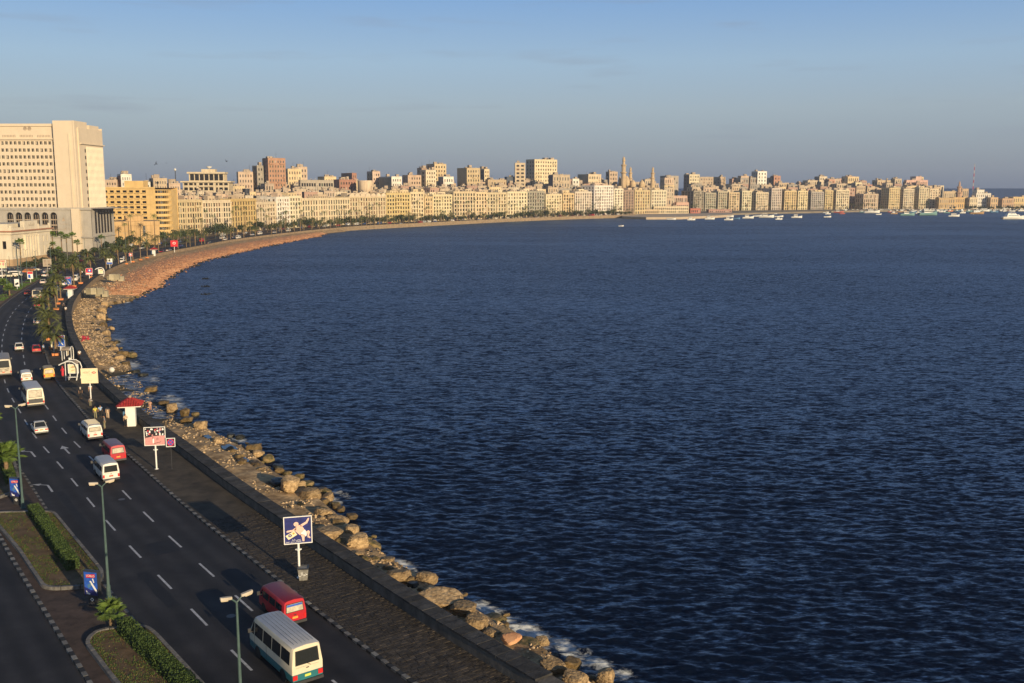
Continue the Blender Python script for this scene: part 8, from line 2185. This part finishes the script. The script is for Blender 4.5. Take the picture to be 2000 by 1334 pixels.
BO = [(1213, 442, 8, 'sail_white', 0, 2, 'tiny white rowing boat alone in the open bay'), (1263, 428, 11, 'boat_red', 0, 0, 'small reddish boat under the pier wall'), (1311, 429, 14, 'sail_white', 0, 0, 'white open boat left of the pier restaurant steps'), (1325, 428, 7, 'sail_white', 0, 0, 'tiny white dinghy right of the first open boat'), (1350, 430, 13, 'sail_white', 1, 0, 'small white cabin boat alone below the red-roofed hut'), (1386, 428.5, 16, 'sail_white', 1, 3, 'white motor boat with a flying bridge below the boat club'), (1424, 424, 14, 'sail_white', 0, 0, 'white boat moored behind a pair of others'), (1423, 430, 14, 'sail_white', 1, 0, 'white boat in front of a moored pair'), (1437, 428, 13, 'boat_blue', 0, 0, 'blue and white open boat right of the front white boat'), (1461, 426.5, 18, 'sail_white', 1, 0, 'long white boat left of the tall-masted sailboat'), (1479, 423, 14, 'sail_white', 0, 0, 'low white boat behind, next to the tall-masted sailboat'), (1497, 425, 23, 'sail_white', 1, 13, 'long white sailboat with the tallest bare mast'), (1521, 424, 14, 'sail_white', 0, 9, 'white sailboat with a shorter mast, right of the tallest one'), (1521, 429, 12, 'sail_white', 1, 0, 'white boat just in front of the shorter-masted sailboat'), (1556, 425.5, 17, 'sail_white', 1, 5, 'white boat with a short mast alone right of the sailboats'), (1616, 424.5, 12, 'sail_white', 0, 0, 'white open boat alone left of the crowded moorings'), (1540, 417, 6, 'sail_white', 0, 0, 'tiny white boat close to the quay wall'), (1515, 418, 5, 'sail_white', 0, 0, 'tiny white boat by the quay below the pinkish tall block'),
 (1613, 416, 9, 'sail_white', 0, 0, 'small white boat at the left end of the crowded moorings'), (1617, 418.5, 9, 'sail_white', 1, 0, 'white boat next to the left end of the crowded moorings'), (1638, 415.5, 15, 'boat_red', 1, 0, 'red and white boat below the last cream block'), (1645, 418, 9, 'boat_red', 0, 0, 'low red boat before the red and white one'), (1653, 414, 12, 'sail_white', 1, 0, 'white boat behind the low red boat'), (1666, 412.5, 11, 'sail_white', 0, 0, 'white boat by the quay under the gap with trees'), (1685, 415, 11, 'boat_teal', 1, 0, 'greenish boat below the low pink hotel'), (1703, 416, 24, 'sail_white', 1, 0, 'long white boat with a pale awning below the pink hotel'), (1722, 413.5, 13, 'boat_teal', 1, 0, 'pale teal boat right of the long awning boat'), (1716, 419.5, 10, 'sail_white', 0, 0, 'white dinghy in front of the long awning boat'), (1740, 414.5, 11, 'boat_red', 1, 0, 'reddish boat left of the wooden boats'), (1746, 418, 13, 'boat_wood', 1, 0, 'wooden boat with a small wheelhouse in the moorings'), (1762, 414.5, 16, 'boat_wood', 1, 0, 'broad wooden boat behind the small wheelhouse boat'), (1772, 421, 25, 'boat_teal', 1, 0, 'big greenish fishing boat with a dark hull line, foremost in the moorings'), (1784, 415.5, 13, 'boat_blue', 1, 0, 'blue cabin boat behind the big greenish one'), (1794, 417, 11, 'sail_white', 1, 0, 'white cabin boat right of the blue one'), (1812, 420.5, 36, 'boat_teal', 2, 5, 'biggest white and blue fishing boat in the middle of the moorings'), (1809, 413, 16, 'sail_white', 2, 0, 'white deckhouse boat behind the biggest fishing boat'), (1826, 413, 14, 'sail_white', 1, 4, 'white boat with a short mast behind the biggest fishing boat'), (1840, 414.5, 11, 'sail_white', 1, 0, 'white boat right of the biggest fishing boat'), (1849, 416, 11, 'boat_teal', 0, 0, 'low teal boat left of the orange one'), (1856, 413, 11, 'orange', 1, 0, 'orange boat among the white ones'), (1863, 423, 17, 'sail_white', 2, 0, 'white motor boat with a high bridge in front of the moorings'), (1880, 416.5, 12, 'sail_white', 1, 0, 'white boat behind and right of the high-bridged one'), (1893, 413.5, 11, 'boat_teal', 1, 0, 'teal boat before the dark shore trees'), (1908, 418, 23, 'boat_wood', 2, 0, 'tan-decked white boat left of the yacht'), (1921, 413, 18, 'sail_white', 2, 0, 'white cruiser by the shore left of the yacht'), (1942, 415, 15, 'boat_blue', 1, 0, 'dark blue boat between the cruiser and the yacht'), (1963, 411, 18, 'sail_white', 2, 0, 'white cruiser with a tall cabin behind the yacht'), (1994, 412.5, 14, 'sail_white', 2, 0, 'white cruiser at the right edge behind the yacht')]
for (x, y, l, c, cb, ms_, lab) in BO: boat(lab, x, y, l, c, cb, ms_)
k = 0
for x in np.arange(1650, 1990, 4.2):
    _c = rnd.choice(('sail_white', 'sail_white', 'sail_white', 'boat_teal', 'boat_blue', 'boat_red', 'boat_wood')); boat('small %s moored boat among the crowd of masts by the harbour quay' % {'sail_white': 'white', 'boat_teal': 'teal', 'boat_blue': 'blue', 'boat_red': 'red', 'boat_wood': 'wooden'}[_c], float(x) + rnd.uniform(-2, 2), 412.2 + rnd.uniform(-.8, 1.2), rnd.uniform(7, 11), _c, rnd.choice((0, 1, 1)), rnd.choice((0, 0, 4, 6)), group='crowd of small boats by the harbour quay')
# the yacht
p = P(1979, 428, SEA + .05); T = thing('yacht', 'big white motor yacht at the right edge with a stepped superstructure', 'yacht', p, R(-84)); L = 24
m_ = MB(); m_.loft(hull(L, 6, 2.6, 1.3), 0, True, True, closed=False); st = hull(L, 6, 2.6, 1.3); m_.loft([[s[0], s[5]] for s in st], 0, False, False, closed=False); m_.build('hull', M['sail_white'], T)
m_ = MB()
for z0, z1, y0, y1, w in ((2.5, 4.7, -8.5, 6.5, 2.4), (4.7, 6.5, -7.5, 2.5, 2.0)):
    m_.loft([[(w * f, y0 + i, z), (w * f, y1 - 2.2 * i, z), (-w * f, y1 - 2.2 * i, z), (-w * f, y0 + i, z)] for z, i, f in ((z0, 0, 1), (z1, .8, .92))], 0)
m_.build('superstructure', M['sail_white'], T)
m_ = MB()
for z0, z1, y0, y1, w in ((3.3, 4.1, -7, 4.2, 2.37), (5.2, 5.95, -6.3, .6, 1.95)):
    for sx in (-1, 1): m_.box(sx * w - .04, sx * w + .04, y0, y1, z0, z1)
m_.build('cabin_window', M['glass'], T)
m_ = MB(); m_.tube([(0, -3, 6.5), (0, -3.6, 8.8)], .1, 5); m_.box(-1, 1, -3.7, -3.1, 8.0, 8.12); m_.build('radar_mast', M['sail_white'], T)
m_ = MB(); m_.box(-2.6, 2.6, -12.8, -11.9, .6, 1.4); m_.build('swim_deck', M['boat_wood'], T)

# ============================================================ birds
def bird(label, px, py, d, roll, head, up):
    p = at_depth(px, py, d); T = thing('bird', label, 'bird', p); T.scale = (.75,) * 3; T.rotation_euler = (0, roll, head)
    m_ = MB(); m_.loft([[(r * math.cos(t), y, r * math.sin(t)) for t in [2 * PI * k / 8 for k in range(8)]] for y, r in ((-.62, .02), (-.35, .07), (0, .13), (.3, .11), (.45, .075), (.55, .075), (.66, .02))], 0); m_.build('body', M['dark_metal'], T, smooth=60)
    for s in (-1, 1):
        m_ = MB(); q = [(s * .08, .2, .03), (s * .55, .30, .2 + up), (s * 1.15, .02, .15 + up * 1.4), (s * .55, -.02, .18 + up), (s * .08, -.2, .03)]
        m_.poly(q if s > 0 else q[::-1]); m_.poly([(x, y, z - .03) for x, y, z in (q[::-1] if s > 0 else q)]); m_.build('wing', M['dark_metal'], T)
    m_ = MB(); m_.poly([(-.14, -.8, 0), (.14, -.8, 0), (.05, -.5, .01), (-.05, -.5, .01)]); m_.build('tail', M['dark_metal'], T)
bird('dark bird gliding with slanted wings, left one of a pair above the hotel', 305, 320.5, 300, R(-50), 1.2, .2)
bird('dark bird with upright wings, right one of a pair above the hotel', 325, 318.5, 300, R(78), .4, .15)
bird('dark bird flying alone above the concrete block', 442.5, 315.5, 330, R(15), .9, .45)

# ============================================================ the evening air over the bay
m_ = MB(); m_.box(-1500, 1500, -60, 2100, -8, 72)
hz_o = m_.build('haze', None or mat('haze_air', (1, 1, 1), 1, 0, 1)); hz_o['kind'] = 'stuff'
hm = bpy.data.materials.new('haze_volume'); hm.use_nodes = True; t = hm.node_tree
for n in list(t.nodes): t.nodes.remove(n)
pv = t.nodes.new('ShaderNodeVolumePrincipled'); pv.inputs['Color'].default_value = (.80, .86, .95, 1); pv.inputs['Density'].default_value = .0001; pv.inputs['Anisotropy'].default_value = .1
ou = t.nodes.new('ShaderNodeOutputMaterial'); t.links.new(pv.outputs[0], ou.inputs['Volume'])
hz_o.data.materials.clear(); hz_o.data.materials.append(hm)
